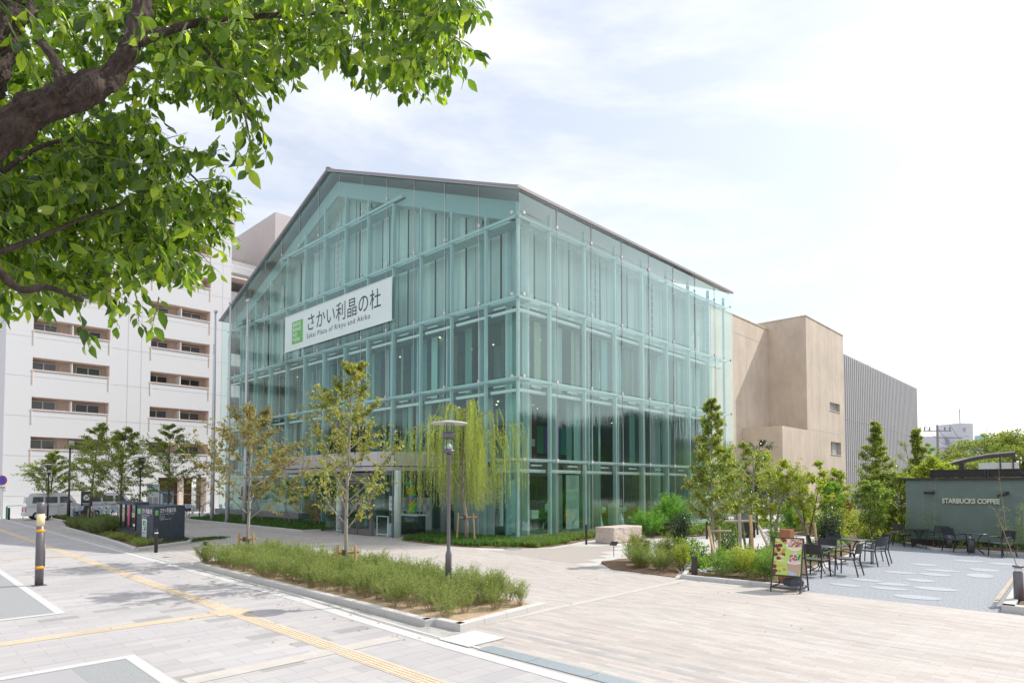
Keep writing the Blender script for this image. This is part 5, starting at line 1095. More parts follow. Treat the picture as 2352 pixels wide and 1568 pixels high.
# ------------------------------------------------------------------ things inside the hall
hh = [('hall_a','x')]
t = thing('balloon_column', 'tall column of pastel balloons standing by the lobby counter', 'balloons', (19.6, 25.9, 0))
bc = [mat('balloon_' + n_, c, .25, coat=.3) for n_, c in (('green',(.25,.65,.05)),('yellow',(.75,.65,.05)),('blue',(.05,.42,.65)),('pink',(.70,.22,.35)))]
rn = random.Random(4)
for i in range(16):
    ci = [2,3,0,1,0,1,3,3,2,0,1,1,0,2,0,2][i]
    for k in range(4):
        a = k*math.pi/2 + i*.75; part('balloon', MB().ball((19.6 + .13*math.cos(a) + .10*math.sin(i*.3), 25.9 + .13*math.sin(a), .85 + i*.125), .115, 10, 7), bc[ci if k % 2 else (ci+1) % 4 if i % 3 == 0 else ci], t, True)
part('stand', MB().cyl(19.6,25.9,0,2.8,.02,6), M['white'], t)
t = thing('lobby_counter', 'black lobby counter with a lit blue and white top strip', 'counter', (20.0, 25.2, 0)); part('body', MB().box(19.0,24.6,0.03,19.5,26.6,.92), M['black'], t); part('top', MB().box(18.95,24.55,.95,19.55,26.7,1.0), M['wtext'], t); part('trim', MB().box(18.93,24.53,.92,18.95,26.7,.95), M['hazeblue'], t)
t = thing('notice_stand', 'white printed notice on a thin stand behind the lobby glass', 'sign', (18.3, 25.7, 0)); part('stem', MB().cyl(18.3,25.7,0.03,1.25,.015,6), M['alu'], t); nb_ = part('notice', MB().box(18.27,25.5,1.2,18.28,25.9,1.9), M['wtext'], t); part('print', MB().box(18.262,25.58,1.55,18.268,25.82,1.72).box(18.262,25.58,1.35,18.268,25.82,1.45), M['hazeblue'], nb_); part('foot', MB().cyl(18.3,25.7,0.01,.03,.16,12), M['alu'], t)
t = thing('leaflet_rack', 'white leaflet rack seen through the sliding doors', 'rack', (21.6, 28, 0)); part('back', MB().box(21.6,26.8,.03,21.7,29.6,1.75), M['conc'], t)
rn = random.Random(9)
for k in range(24): part('leaflet', MB().box(21.57, 26.9 + (k % 8)*.3, .75 + (k//8)*.33, 21.6, 27.1 + (k % 8)*.3, 1.0 + (k//8)*.33), rn.choice([M['hazeblue'], M['wood'], M['panelD'], M['lilac'], M['blind']]), t)
t = thing('umbrella_stand', 'blue umbrella stand with two umbrellas behind the white rail', 'stand', (18.0, 25.3, 0)); part('bin', MB().box(17.85,25.15,.03,18.15,25.45,.6), M['hazeblue'], t); part('umbrella', MB().tube([(17.95,25.3,.1),(18.0,25.15,1.05)], [.05,.015], 7), M['wood'], t); part('umbrella', MB().tube([(18.0,25.4,.1),(18.0,25.5,.95)], [.05,.015], 7), M['pole'], t)
# long room seen through the side glass
def kiosk(x, lb):
    t = thing('display_plinth', lb, 'display', (x, 22.4, 0), 0)
    part('body', MB().add([(a, b, z) for a in (-.42,.42) for b, z in ((-.3,.0),(.35,.0),(.35,1.25),(.1,1.35),(-.5,1.05),(-.42,.85),(-.1,.75))], [(0,1,2,3,4,5,6),(13,12,11,10,9,8,7)] + [(i,7+i,7+(i+1)%7,(i+1)%7) for i in range(7)]).xf(Matrix.Scale(1,4)), M['white'], t, world=False)
    part('screen', MB().add([(-.32,-.42,1.105),(.32,-.42,1.105),(.32,.04,1.335),(-.32,.04,1.335)], [(0,1,2,3)]), M['win'], t, world=False)
kiosk(30.4, 'white wedge shaped display plinth beside the tall white panel'); kiosk(32.6, 'white wedge shaped display plinth next to the round column')
t = thing('exhibition_board', 'tall plain white display panel standing on the ground floor', 'panel', (28.0, 22.3, 0)); part('panel', MB().box(27.3,22.2,.03,28.6,22.35,3.0).box(27.3,22.2,.03,27.42,22.9,3.0), M['white'], t)
t = thing('hanging_screen', 'dark red printed hanging with white letters on the upper lobby', 'banner', (25.6, 23.6, 4)); part('cloth', MB().box(24.9,23.6,3.9,26.6,23.63,6.9), mat('dark_red_print', (.22,.03,.04), .6), t); part('print', MB().box(25.1,23.58,5.4,25.6,23.6,6.7).box(25.9,23.58,4.6,26.4,23.6,5.0), M['bannerW'], t)
t = thing('mural_panel', 'violet and green lit mural above the lobby', 'mural', (29.5, 24.5, 4))
for i, c in enumerate(((.05,.45,.15),(.30,.08,.50),(.02,.02,.15),(.02,.15,.6),(.02,.45,.35),(.35,.05,.5),(.03,.3,.12),(.02,.08,.4))): part('strip', MB().box(27.6 + i*.55, 24.5, 4.3, 28.15 + i*.55, 24.55, 5.9), mat('mural_%s' % 'abcdefgh'[i], c, .5), t)
t = thing('folding_desk', 'grey folding desk with a white box under the corner of the long side', 'desk', (24.4, 21.8, 0)); part('top', MB().box(23.6,21.5,.70,25.4,22.1,.73), M['pole'], t); part('leg', MB().tube([(23.8,21.6,.7),(24.0,22,.03)],.02,5), M['alu'], t); part('leg', MB().tube([(25.2,21.6,.7),(25.0,22,.03)],.02,5), M['alu'], t)
t = thing('white_box', 'white cardboard box standing on the folding desk', 'box', (24.2,21.8,.73)); part('body', MB().box(23.95,21.6,.73,24.45,22.0,1.15), M['white'], t); part('flap', MB().add([(24.45,21.6,1.15),(24.45,22.0,1.15),(24.6,22.0,1.0),(24.6,21.6,1.0)],[(0,1,2,3)]), M['white'], t)
t = thing('roll_banner', 'pale roll up banner standing inside the glass corner', 'banner', (22.6, 21.6, 0), .6); part('cloth', MB().box(-.45,-.01,.12,.45,.01,2.7), M['bannerW'], t, world=False); part('base', MB().tube([(-.48,0,.07),(.48,0,.07)],.07,10), M['alu'], t, world=False)
# people: one continuous skin-modifier body each
skin = mat('skin', (.50,.32,.22), .6); hair = mat('black_hair', (.015,.012,.012), .5)
def person(label, x, y, rz, shirt, trousers, sit=False, h=1.62):
    t = thing('person', label, 'person', (x, y, 0.03), rz)
    k = h / 1.62; dz = -.42 if sit else 0
    J = [(0,0,.90+dz,.125),(0,0,1.06+dz,.115),(0,.01,1.24+dz,.135),(0,.01,1.36+dz,.085),(0,.0,1.43+dz,.048)]
    E = [(0,1),(1,2),(2,3),(3,4)]
    for s in (-1, 1):
        b = len(J)
        if sit: J += [(s*.09,.02,.84+dz,.095),(s*.11,.38,.86+dz,.075),(s*.11,.40,.46+dz,.05),(s*.11,.50,.44+dz,.04)]
        else: J += [(s*.09,0,.84,.098),(s*.10,.02,.48,.062),(s*.10,-.01,.08,.04),(s*.11,.13,.04,.038)]
        E += [(0,b),(b,b+1),(b+1,b+2),(b+2,b+3)]
    for s in (-1, 1):
        b = len(J); J += [(s*.17,0,1.32+dz,.058),(s*.21,.03,1.08+dz,.042),(s*.19,.22,.96+dz,.032),(s*.17,.28,.95+dz,.03)]; E += [(3,b),(b,b+1),(b+1,b+2),(b+2,b+3)]
        for q in range(5):
            c_ = len(J); a = (q-2)*.014; L_ = .05 if q else .035; J += [(s*(.17+a),.31,.95+dz,.009),(s*(.17+a*1.4),.31+L_,.93+dz,.007)]; E += [(b+3,c_),(c_,c_+1)]
    b = len(J); J += [(0,.01,1.50+dz,.062),(0,.015,1.57+dz,.078)]; E += [(4,b),(b,b+1)]
    me = bpy.data.meshes.new('body'); me.from_pydata([(a*k,b_*k,c*k) for a,b_,c,_ in J], E, []); o = bpy.data.objects.new('body', me); COL.objects.link(o)
    sk = o.modifiers.new('s','SKIN'); o.modifiers.new('u','SUBSURF').levels = 2
    for i, j in enumerate(J): v = me.skin_vertices[0].data[i]; v.radius = (j[3]*k, j[3]*k*.8); v.use_root = (i == 0)
    bpy.context.view_layer.update(); dg = bpy.context.evaluated_depsgraph_get(); m2 = bpy.data.meshes.new_from_object(o.evaluated_get(dg)); bpy.data.objects.remove(o)
    for mm in (skin, shirt, trousers): m2.materials.append(mm)
    for p in m2.polygons:
        c = p.center; z = c.z/k - dz; p.use_smooth = True
        p.material_index = 2 if z < .95 and not (abs(c.x) > .145*k and c.y > .1*k and z > .9) and abs(c.x) < .15*k else (1 if .93 <= z < 1.40 and (abs(c.x) < .19*k and c.y < .1*k or z > 1.1) else 0)
    ob = bpy.data.objects.new('body', m2); COL.objects.link(ob); ob.parent = t
    hz = (1.57+dz)*k
    part('hair', MB().ball((0,-.02*k,hz+.02*k),.098*k,12,8,0,(.9,1.0,1.05)).ball((0,-.06*k,hz-.09*k),.07*k,10,6,0,(1,.7,1.5)), hair, t, True, False)
    f_ = MB(); f_.ball((0,.095*k,hz-.01),.014*k,6,5)
    for s in (-1,1): f_.ball((s*.075*k,.0,hz-.01),.018*k,6,5); f_.ball((s*.03*k,.08*k,hz+.012),.009*k,6,4)
    part('face', f_, skin, t, True, False); return t
wt = mat('white_shirt', (.72,.72,.70), .8); dn = mat('dark_trousers', (.03,.035,.06), .8); stp = mat('striped_top', (.10,.14,.17), .8)
person('person with dark hair in a white shirt at the folding desk, back turned', 25.9, 22.3, R(200), wt, dn)
person('person in a dark striped top sitting by the window beyond the round column', 35.0, 21.6, R(60), stp, dn, True)
person('person in a dark top seated facing the other by the window', 36.2, 22.3, R(-80), stp, dn, True)
t = thing('display_case', 'black cased display with a curved clear hood by the wing entrance', 'display case', (29.6, 13.0, 0), .4)
part('case', MB().box(-.7,-.45,0,.7,.45,.75), M['black'], t, world=False, bevel=.03)
hd = MB(); n = 10; vs = [(sx*.72, -.5*math.cos(math.pi*i/n), .75 + .75*math.sin(math.pi*i/n)) for sx in (-1, 1) for i in range(n+1)]
hd.add(vs, [(i, i+1, n+2+i, n+1+i) for i in range(n)] + [tuple(range(n+1)), tuple(range(2*n+1, n, -1))]); part('hood', hd, mat('smoked_hood', (.25,.27,.29), .12, metal=.5), t, world=False)
# utility poles
def upole(label, x, y, h, s=1):
    t = thing('utility_pole', label, 'pole', (x, y, 0), YAW - R(90)); part('pole', MB().cyl(0,0,0,h,.22*s,10,.15*s), M['conpole'], t, world=False)
    c_ = MB(); c_.box(-2.2*s,-.06,h-1.0*s,2.2*s,.06,h-.86*s); c_.box(.2,-.06,h-2.1*s,4.0*s,.06,h-1.95*s); part('crossarm', c_, M['conpole'], t, world=False)
    i_ = MB()
    for x_ in (-2.0,-1.2,1.2,2.0): i_.cyl(x_*s,0,h-.86*s,h-.3*s,.09*s,6)
    part('insulator', i_, M['pole'], t, world=False)
    return t
upole('tall concrete utility pole rising over the shrubs past the ribbed hall', 118.7, 20.8, 12.0)
upole('second utility pole with a transformer in front of the distant flats', 171.3, 23.8, 12.2, 1.3)
wr = MB()
for o_, z_ in ((-2,12),(0,11.6),(2,12),(1,10.0)):
    a_ = Vector((118.7,20.8,z_)) + RGT*o_; b_ = Vector((171.3,23.8,z_ + .2)) + RGT*o_
    wr.tube([a_.lerp(b_, i/8) - Vector((0,0,2.0*(1-(2*i/8-1)**2))) for i in range(9)], .035, 3)
    c_ = Vector((300, 10, z_ + 2)) + RGT*o_; wr.tube([b_.lerp(c_, i/8) - Vector((0,0,4.0*(1-(2*i/8-1)**2))) for i in range(9)], .04, 3)
single('power_line', wr, M['poleD'], 'sagging power lines strung between the two utility poles', 'cables')

# ================================================================== VEGETATION
LM = {}
LM['feather'] = leafmat('feathery_leaf', [(.11,.17,.04),(.19,.27,.06),(.27,.35,.11),(.36,.40,.16),(.15,.23,.05)], .55, .35)
LM['hedge'] = leafmat('dense_hedge_leaf', [(0.052,0.111,0.026),(0.104,0.169,0.046),(0.169,0.221,0.072),(0.221,0.247,0.104)], .55, .3)
LM['dogwood'] = leafmat('dogwood_leaf', [(0.098,0.140,0.028),(0.196,0.238,0.049),(0.336,0.336,0.098),(0.476,0.378,0.154),(0.140,0.196,0.042)], .5, .35)
LM['russet'] = leafmat('russet_leaf', [(.15,.17,.04),(.26,.25,.08),(.32,.26,.12),(.24,.15,.07),(.38,.33,.17)], .5, .32)
LM['maple'] = leafmat('maple_leaf', [(.11,.15,.035),(.18,.23,.055),(.27,.31,.09),(.33,.33,.12)], .5, .38)
LM['willow'] = leafmat('willow_leaf', [(0.216,0.297,0.041),(0.378,0.446,0.081),(0.486,0.513,0.135),(0.297,0.378,0.068)], .5, .42)
LM['evergreen'] = leafmat('evergreen_oak_leaf', [(0.072,0.145,0.029),(0.174,0.275,0.051),(0.348,0.377,0.087),(0.493,0.450,0.160),(0.131,0.203,0.043)], .38, .35, .6)
LM['yellow'] = leafmat('yellow_green_leaf', [(0.175,0.250,0.037),(0.325,0.375,0.062),(0.450,0.425,0.100),(0.225,0.300,0.050)], .5, .4)
LM['garden'] = leafmat('garden_leaf', [(0.098,0.196,0.042),(0.182,0.308,0.063),(0.280,0.392,0.084),(0.140,0.238,0.056)], .45, .38)
LM['fern'] = leafmat('fern_leaf', [(0.088,0.220,0.033),(0.154,0.330,0.055),(0.220,0.374,0.066)], .5, .42)
LM['glossy'] = leafmat('camellia_leaf', [(.02,.05,.02),(.04,.08,.03),(.07,.11,.05)], .25, .12, .8)
LM['red'] = leafmat('red_nandina_leaf', [(.34,.07,.04),(.42,.14,.06),(.30,.16,.06),(.45,.10,.09),(.20,.18,.05)], .5, .35)
LM['grass'] = leafmat('mondo_grass_blade', [(.05,.12,.025),(.09,.19,.04),(.14,.24,.06)], .5, .35)
LM['grassL'] = leafmat('light_grass_blade', [(.10,.18,.035),(.17,.25,.06),(.24,.29,.09)], .5, .35)
LM['camphor'] = leafmat('distant_tree_leaf', [(.16,.22,.05),(.25,.29,.08),(.33,.34,.13),(.12,.17,.05)], .6, .3)
LM['fore'] = leafmat('glossy_tree_leaf', [(.035,.07,.014),(.06,.115,.016),(.11,.19,.022),(.20,.29,.03),(.40,.48,.06),(.06,.12,.016),(.17,.26,.03)], .27, .54, .7)

def rv(r): 
    while True:
        v = Vector((r.uniform(-1,1), r.uniform(-1,1), r.uniform(-1,1)))
        if .01 < v.length < 1: return v.normalized()
def leaf(mb, p, d, n, L, W, hi=False):
    r = d.cross(n)
    r = r.normalized() if r.length > 1e-4 else d.orthogonal().normalized()
    n = r.cross(d)
    if not hi:
        m = p + d * (L * .45)
        mb.v.extend([tuple(p), tuple(m - r*(W*.5) + n*(W*.15)), tuple(p + d*L - n*(L*.08)), tuple(m + r*(W*.5) + n*(W*.15))]); k = len(mb.v) - 4
        mb.f.append((k, k+1, k+2)); mb.f.append((k, k+2, k+3)); mb.m.extend((0, 0)); return
    # curved ovate leaf with a folded midrib
    k = len(mb.v); S = [(0,.0),(.16,.30),(.38,.5),(.62,.42),(.84,.18),(1,0)]
    wv = (k * 7919 % 13 - 6) / 6 * .05
    for i, (t, wd) in enumerate(S):
        c = p + d*(L*t) - n*(L*(.22*t*t))
        if wd == 0: mb.v.append(tuple(c))
        else:
            e = r*(W*wd); b = n*(W*wd*.35 + L*wv*(i % 2))
            mb.v.append(tuple(c - e + b)); mb.v.append(tuple(c)); mb.v.append(tuple(c + e + b))
    q = k + 1
    mb.f.extend([(k, q+1, q), (k, q+2, q+1)])
    for i in range(3):
        a = q + 3*i; b = a + 3; mb.f.extend([(a, a+1, b+1, b), (a+1, a+2, b+2, b+1)])
    a = q + 9; t = a + 3; mb.f.extend([(a, a+1, t), (a+1, a+2, t)]); mb.m.extend([0]*10)

def path(r, a, d, L, n=5, bend=.12, up=0.0):
    pts = [a.copy()]; d = d.normalized()
    for i in range(n):
        d = (d + rv(r)*bend + Vector((0,0,up))).normalized(); pts.append(pts[-1] + d*(L/n))
    return pts
def grow_tree(name, label, x, y, H, prof, seed, rad=.05, clear=.28, limbs=16, subs=6, lmat='maple', bmat='bark', L=.07, W=.035, per=5, asc=.8, droop=.5, lean=(0,0), group=None, cat='tree', step=.11, multi=1, spread=.06, twig=.004, layered=0, base=0):
    r = random.Random(seed); t = thing(name, label, cat, (x, y, base), group=group); tm = MB(); cm = MB()
    def pr(z):
        z = z / H
        for (a, ra), (b, rb) in zip(prof, prof[1:]):
            if z <= b: return ra + (rb-ra)*max(0, (z-a))/(b-a)
        return prof[-1][1]
    for mi in range(multi):
        base_d = Vector((lean[0], lean[1], 1)) + (rv(r)*.22 if multi > 1 else Vector((0,0,0)))
        hh = H * (1 if mi == 0 else r.uniform(.7,.95)); tp = path(r, Vector(((r.uniform(-.1,.1), r.uniform(-.1,.1), 0)) if multi > 1 else (0,0,0)), base_d, hh*.97, 9, .05, .02)
        tm.tube(tp, [rad*(1 - .9*i/9) + .004 for i in range(10)], 7)
        nl = limbs // multi
        for i in range(nl):
            f = clear + (1-clear)*(i + r.random()*.7)/nl; f = min(f, .985); q = f*9; k = int(q); s = tp[k].lerp(tp[min(k+1,9)], q-k)
            az = i*2.4 + r.uniform(-.4,.4) + mi; R_ = pr(min(H*.99, s.z + pr(s.z)*asc*.5)) * r.uniform(.75,1.12)
            if R_ < .06: R_ = .06
            d = Vector((math.cos(az), math.sin(az), asc*r.uniform(.7,1.3)*(1.15-.4*f)))
            lp = path(r, s, d, R_*math.sqrt(1+asc*asc)*.9, 6, .10, -.03 if layered else .03)
            r0 = max(.006, rad*.42*(1-f*.75)); tm.tube(lp, [r0*(1-.85*j/6)+.002 for j in range(7)], 5)
            tw = [lp[3:]]
            for j in range(subs):
                g = r.uniform(.25,.98)*6; k2 = int(g); s2 = lp[k2].lerp(lp[min(k2+1,6)], g-k2); dd = (lp[min(k2+1,6)] - lp[max(k2-1,0)]).normalized()
                dd = dd + rv(r)*.9; 
                if layered: dd.z *= .4
                sp_ = path(r, s2, dd, R_*r.uniform(.28,.55), 4, .18); tm.tube(sp_, [r0*.35+.001, r0*.28+.001, r0*.2+.001, r0*.12+.001, .0015], 3, cap=False); tw.append(sp_)
            for pl in tw:
                for a, b in zip(pl, pl[1:]):
                    dl = (b-a).length; nn = max(1, int(dl/step))
                    for m in range(nn):
                        c = a.lerp(b, (m + r.random())/nn)
                        for _ in range(per):
                            o_ = rv(r)*spread; o_.z *= .5; dv = ((b-a).normalized()*.35 + rv(r)*.9 + Vector((0,0,-droop))).normalized()
                            nz = (Vector((0,0,1)) + rv(r)*.6).normalized(); s_ = r.uniform(.7,1.2); leaf(cm, c + o_, dv, nz, L*s_, W*s_)
    part('trunk', tm, M[bmat], t, world=False, smooth=True); part('crown', cm, LM[lmat], t, world=False); return t

def stake(label, x, y, h=.95, gap=.42, rz=0, grey=False, group='wooden tree stakes'):
    t = thing('tree_stake', label, 'stake', (x, y, 0), rz, group); m = M['stakeG'] if grey else M['stake']
    for s in (-1, 1): part('post', MB().tube([(s*gap*.62, -.03, -.02), (s*gap*.5, 0, h)], .036, 10), m, t, world=False)
    part('crossbar', MB().tube([(-gap*.55,.05,h-.2),(gap*.75,.05,h-.17)], .032, 8), m, t, world=False)
    part('tie', MB().tube([(-.05,0,h-.26),(-.05,0,h-.12)], .055, 8), M['tie'], t, world=False); return t

# the two dogwoods in the front bed
grow_tree('dogwood_tree', 'dogwood with pale curled leaves in front of the entrance canopy', 8.5, 13.77, 5.6, [(0,.4),(.18,1.1),(.34,1.6),(.5,1.6),(.7,1.25),(.85,.75),(1,.15)], 21, .055, .23, 28, 8, 'dogwood', 'barkG', .11, .055, 5, .85, .75, step=.11, spread=.05)
stake('pair of honey coloured stakes holding the dogwood before the entrance', 8.45, 13.75, .95, rz=-.8)
grow_tree('dogwood_tree', 'russet brown dogwood in front of the flag poles', 8.5, 19.48, 4.95, [(0,.5),(.22,1.3),(.45,1.9),(.62,1.85),(.8,1.3),(1,.3)], 22, .055, .27, 28, 8, 'russet', 'barkG', .105, .058, 5, .8, .6, step=.09, spread=.05)
stake('pair of pale stakes holding the russet dogwood', 8.45, 19.45, .95, rz=-.8)
# trees of the dense bed on the far side
for (x, y, H, wd, sd, lb) in ((10.1,56.5,5.0,2.1,31,'spreading maple in front of the white van'),(10.8,48.7,6.7,1.8,32,'slim maple between the lamp posts and the bikes'),(10.3,39.7,5.7,2.0,33,'leafy maple rising behind the poster cases of the sign wall'),(14.5,45.4,6.6,2.2,34,'broad many limbed maple over the dark apartment entrance')):
    grow_tree('maple_tree', lb, x, y, H, [(0,wd*.3),(.25,wd*.7),(.5,wd),(.75,wd*.75),(1,wd*.1)], sd, .07, .22, 30, 10, 'maple', 'barkD', .12, .07, 6, .95, .25, step=.12, spread=.11, layered=1)
for x, y in ((10.6,56.4),(10.9,48.6),(10.4,39.6)): stake('short stake holding a maple in the dense hedge', x, y, .9, .3, 0, group='stakes of the maples in the hedge')
grow_tree('young_conifer', 'small layered bright green conifer in front of the second van', 13.6, 52.0, 3.4, [(0,1.0),(.3,1.0),(.7,.6),(1,.1)], 35, .035, .1, 18, 6, 'garden', 'barkD', .06, .03, 4, .3, .3, layered=1)
grow_tree('small_maple', 'small green maple behind the empty docking posts', 17.6, 48.5, 3.4, [(0,.6),(.4,1.2),(.8,.8),(1,.1)], 36, .03, .25, 14, 6, 'maple', 'barkD', .07, .04, 4, .7, .2, layered=1)
for i, (x, y, H, rz, lb) in enumerate(((18.66,41.2,2.8,.2,'slender maple at the grey ledge, farthest from the doors'),(18.57,37.2,2.8,.1,'slender maple standing between two others at the oak steps'),(19.2,34.7,3.1,-.1,'bushy slender maple beside the glass lobby'))):
    grow_tree('slender_maple', lb, x, y, H, [(0,.2),(.45,.75),(.7,.8),(.9,.5),(1,.1)], 40+i, .025, .42, 14, 7, 'fern' if i else 'maple', 'bark', .08, .03, 9, .8, .1, layered=1, spread=.11)
    o_ = MB().tube([(x+.05,y-.55,0),(x,y-.05,1.1)], .028, 7); single('leaning_stake', o_, M['bark'], ['thin leaning stake at the slender maple by the ledge','thin leaning stake at the slender maple by the oak steps','thin leaning stake at the slender maple by the lobby'][i], 'stake')
# weeping willow
def willow(x, y, H=6.6):
    r = random.Random(77); t = thing('weeping_willow', 'weeping willow with long yellow green strands before the glass corner', 'tree', (x, y, 0)); tm = MB(); cm = MB()
    tp = [Vector(p) for p in ((0,0,0),(.02,.0,.8),(-.05,.05,1.5),(-.12,.12,2.2),(-.1,.1,3.2),(-.05,.08,4.2),(0,.05,5.2),(.02,.0,6.1))]
    tm.tube(tp, [.085,.08,.07,.06,.045,.035,.022,.008], 8)
    for i in range(30):
        f = .28 + .70*(i/30); q = f*7; k = int(q); s = tp[k].lerp(tp[min(k+1,7)], q-k); az = i*2.4 + r.uniform(-.3,.3)
        R_ = (2.75 if f < .66 else 2.75 - (f-.66)*5.6) * r.uniform(.5,1.2); d = Vector((math.cos(az), math.sin(az), 0))
        up_ = r.uniform(.35,1.08)*(6.45 - s.z)*.62; lp = [s + d*(R_*u) + Vector((0,0,up_*math.sin(u*1.9)*1.0)) for u in (0,.2,.4,.6,.8,1)]
        tm.tube(lp, [.022,.018,.014,.010,.007,.004], 5)
        for j in range(19):
            u = r.uniform(.12,1)*5; k2 = min(int(u),4); p = lp[k2].lerp(lp[k2+1], u-k2) + rv(r)*.1; ln = r.uniform(.5,1)*min(p.z - 1.35, 3.3)
            if r.random() < .2: ln *= .6
            if ln < .4: continue
            n = 9; drift = d*r.uniform(0,.35) + rv(r)*.07; drift.z = 0; pts = [p + drift*(min(1,m/3)) * (1 + .25*m/n) + Vector((0,0,-ln*(m/n)**1.25 + (.10*math.sin(m/n*3) if j % 2 else 0))) + Vector((r.uniform(-.012,.012),r.uniform(-.012,.012),0)) for m in range(n+1)]
            tm.tube(pts, .0035, 3, cap=False)
            m = 0.0
            while m < ln:
                g = m/ln*n; k3 = min(int(g), n-1); c = pts[k3].lerp(pts[k3+1], g-k3); a_ = rv(r); a_.z = 0
                leaf(cm, c, (a_*.55 + Vector((0,0,-1))).normalized(), rv(r), r.uniform(.07,.13), .02); m += .036
    part('trunk', tm, M['bark'], t, world=False, smooth=True); part('crown', cm, LM['willow'], t, world=False)
willow(18.16, 20.14)
stake('pair of honey coloured stakes holding the willow', 18.1, 20.1, 1.25, .62, rz=-.85)

# shrubs -----------------------------------------------------------
def make_shrub(name, label, cat, H, W_, seed, stems, lmat, L, W, per=3, step=.06, bmat='twig', upright=.75, start=.25, group=None, droop=0, arch=0, subs=3, spread=.02, sr=.004, dense=0):
    r = random.Random(seed); t = thing(name, label, cat, group=group); tm = MB(); cm = MB()
    for i in range(stems):
        az = r.uniform(0, 6.283); rr = W_*.5*math.sqrt(r.random()); d = Vector((math.cos(az)*rr, math.sin(az)*rr, 0)); h = H*r.uniform(.72,1.08)*(1 - .25*(rr/(W_*.5))**2)
        b = d*.22; pts = [b + (d-b)*(u**1.2 if upright > .5 else u) + Vector((r.uniform(-.02,.02),r.uniform(-.02,.02),h*(u if not arch else math.sin(u*1.75)))) for u in (0,.2,.4,.6,.8,1)]
        tm.tube(pts, [sr,sr*.9,sr*.8,sr*.6,sr*.45,sr*.3], 3, cap=False); tw = [pts]
        for j in range(subs):
            u = r.uniform(start,.9)*5; k = min(int(u),4); s = pts[k].lerp(pts[k+1], u-k); dd = Vector((0,0,upright)) + rv(r)*.8; q = path(r, s, dd, H*r.uniform(.14,.32), 3, .2); tm.tube(q, [sr*.5,sr*.4,sr*.3,sr*.2], 3, cap=False); tw.append(q)
        for ti, pl in enumerate(tw):
            for k, (a, b2) in enumerate(zip(pl, pl[1:])):
                if ti == 0 and k/5 < start: continue
                dl = (b2-a).length; nn = max(1, int(dl/step))
                for m in range(nn):
                    c = a.lerp(b2, (m + r.random())/nn)
                    for _ in range(per):
                        dv = ((b2-a).normalized()*.5 + rv(r)*.9 + Vector((0,0,-droop))).normalized(); s_ = r.uniform(.7,1.25); leaf(cm, c + rv(r)*spread, dv, (Vector((0,0,1)) + rv(r)*.8).normalized(), L*s_, W*s_)
    part('stem', tm, M[bmat], t, world=False); part('foliage', cm, LM[lmat], t, world=False); return t
def scatter(protos, spots, seed, s0=.85, s1=1.15, fn=None):
    r = random.Random(seed); used = set()
    for i, (x, y) in enumerate(spots):
        k = r.randrange(len(protos)); p = protos[k]; s = r.uniform(s0, s1) * (fn(y) if fn else 1)
        if k not in used: used.add(k); p.location = (x, y, .05); p.rotation_euler = (0,0,r.uniform(0,6.28)); p.scale = (s,)*3
        else: copy_tree(p, (x, y, .05), r.uniform(0,6.28), scale=(s, s, s*r.uniform(.9,1.1)))
    for k, p in enumerate(protos):
        if k not in used: p.location = (spots[0][0], spots[0][1]+.2, .05)
G1 = 'feathery shrubs in the kerbed front bed'
pr_ = [make_shrub('feathery_shrub', 'feathery light green shrub with straw coloured stems in the front bed', 'shrub', .64, .72, 50+k, 30, 'feather', .026, .012, 3, .026, 'twig', .9, .30, G1, subs=4, spread=.022) for k in range(4)]
r = random.Random(8); spots = []
y = 19.6
while y > 8.7:
    for xx in (7.45, 7.95, 8.45, 8.95, 9.25):
        if y < 9.3 and r.random() < .35 and xx < 9: continue
        spots.append((xx + r.uniform(-.14,.14), y + r.uniform(-.2,.2)))
    y -= .41
spots += [(7.45, 20.0), (7.35, 8.65), (8.5, 8.6), (9.1, 8.55)]
scatter(pr_, spots, 3, .78, 1.12)
G2 = 'dense shrubs of the long low hedge'
pr_ = [make_shrub('hedge_shrub', 'dense dark green hedge shrub behind the granite kerb', 'shrub', .78, .95, 60+k, 46, 'hedge', .04, .018, 4, .04, 'twig', .7, .15, G2, subs=4, spread=.04) for k in range(3)]
spots = []; y = 27.9
while y < 56:
    xk = 7.5 + (y-26.1)*.052
    for j in range(5):
        x = xk + .35 + j*.62
        if y < 33.8 or (y < 36 and x > 8.9): continue
        if y > 45: x += .9
        if y < 44.5 and x > 10.3: continue
        spots.append((x + r.uniform(-.15,.15), y + r.uniform(-.25,.25)))
    y += .72
scatter(pr_, spots, 5, .85, 1.2, lambda y: 1.05 if y < 34 else max(.45, 1.05 - (y-34)*.055))
G3 = 'low creeping juniper plants at the foot of the sign wall'
pr_ = [make_shrub('creeping_juniper', 'low spreading juniper at the foot of the dark sign wall', 'shrub', .30, .85, 70+k, 34, 'maple' if k else 'feather', .035, .014, 5, .035, 'twig', .2, .05, G3, subs=3, spread=.03, arch=1) for k in range(2)]
scatter(pr_, [(7.75,27.2),(8.0,28.3),(8.1,29.4),(8.1,30.6),(8.0,31.6),(8.3,27.6),(8.4,32.4),(8.2,33.3),(8.6,31.0)], 6)
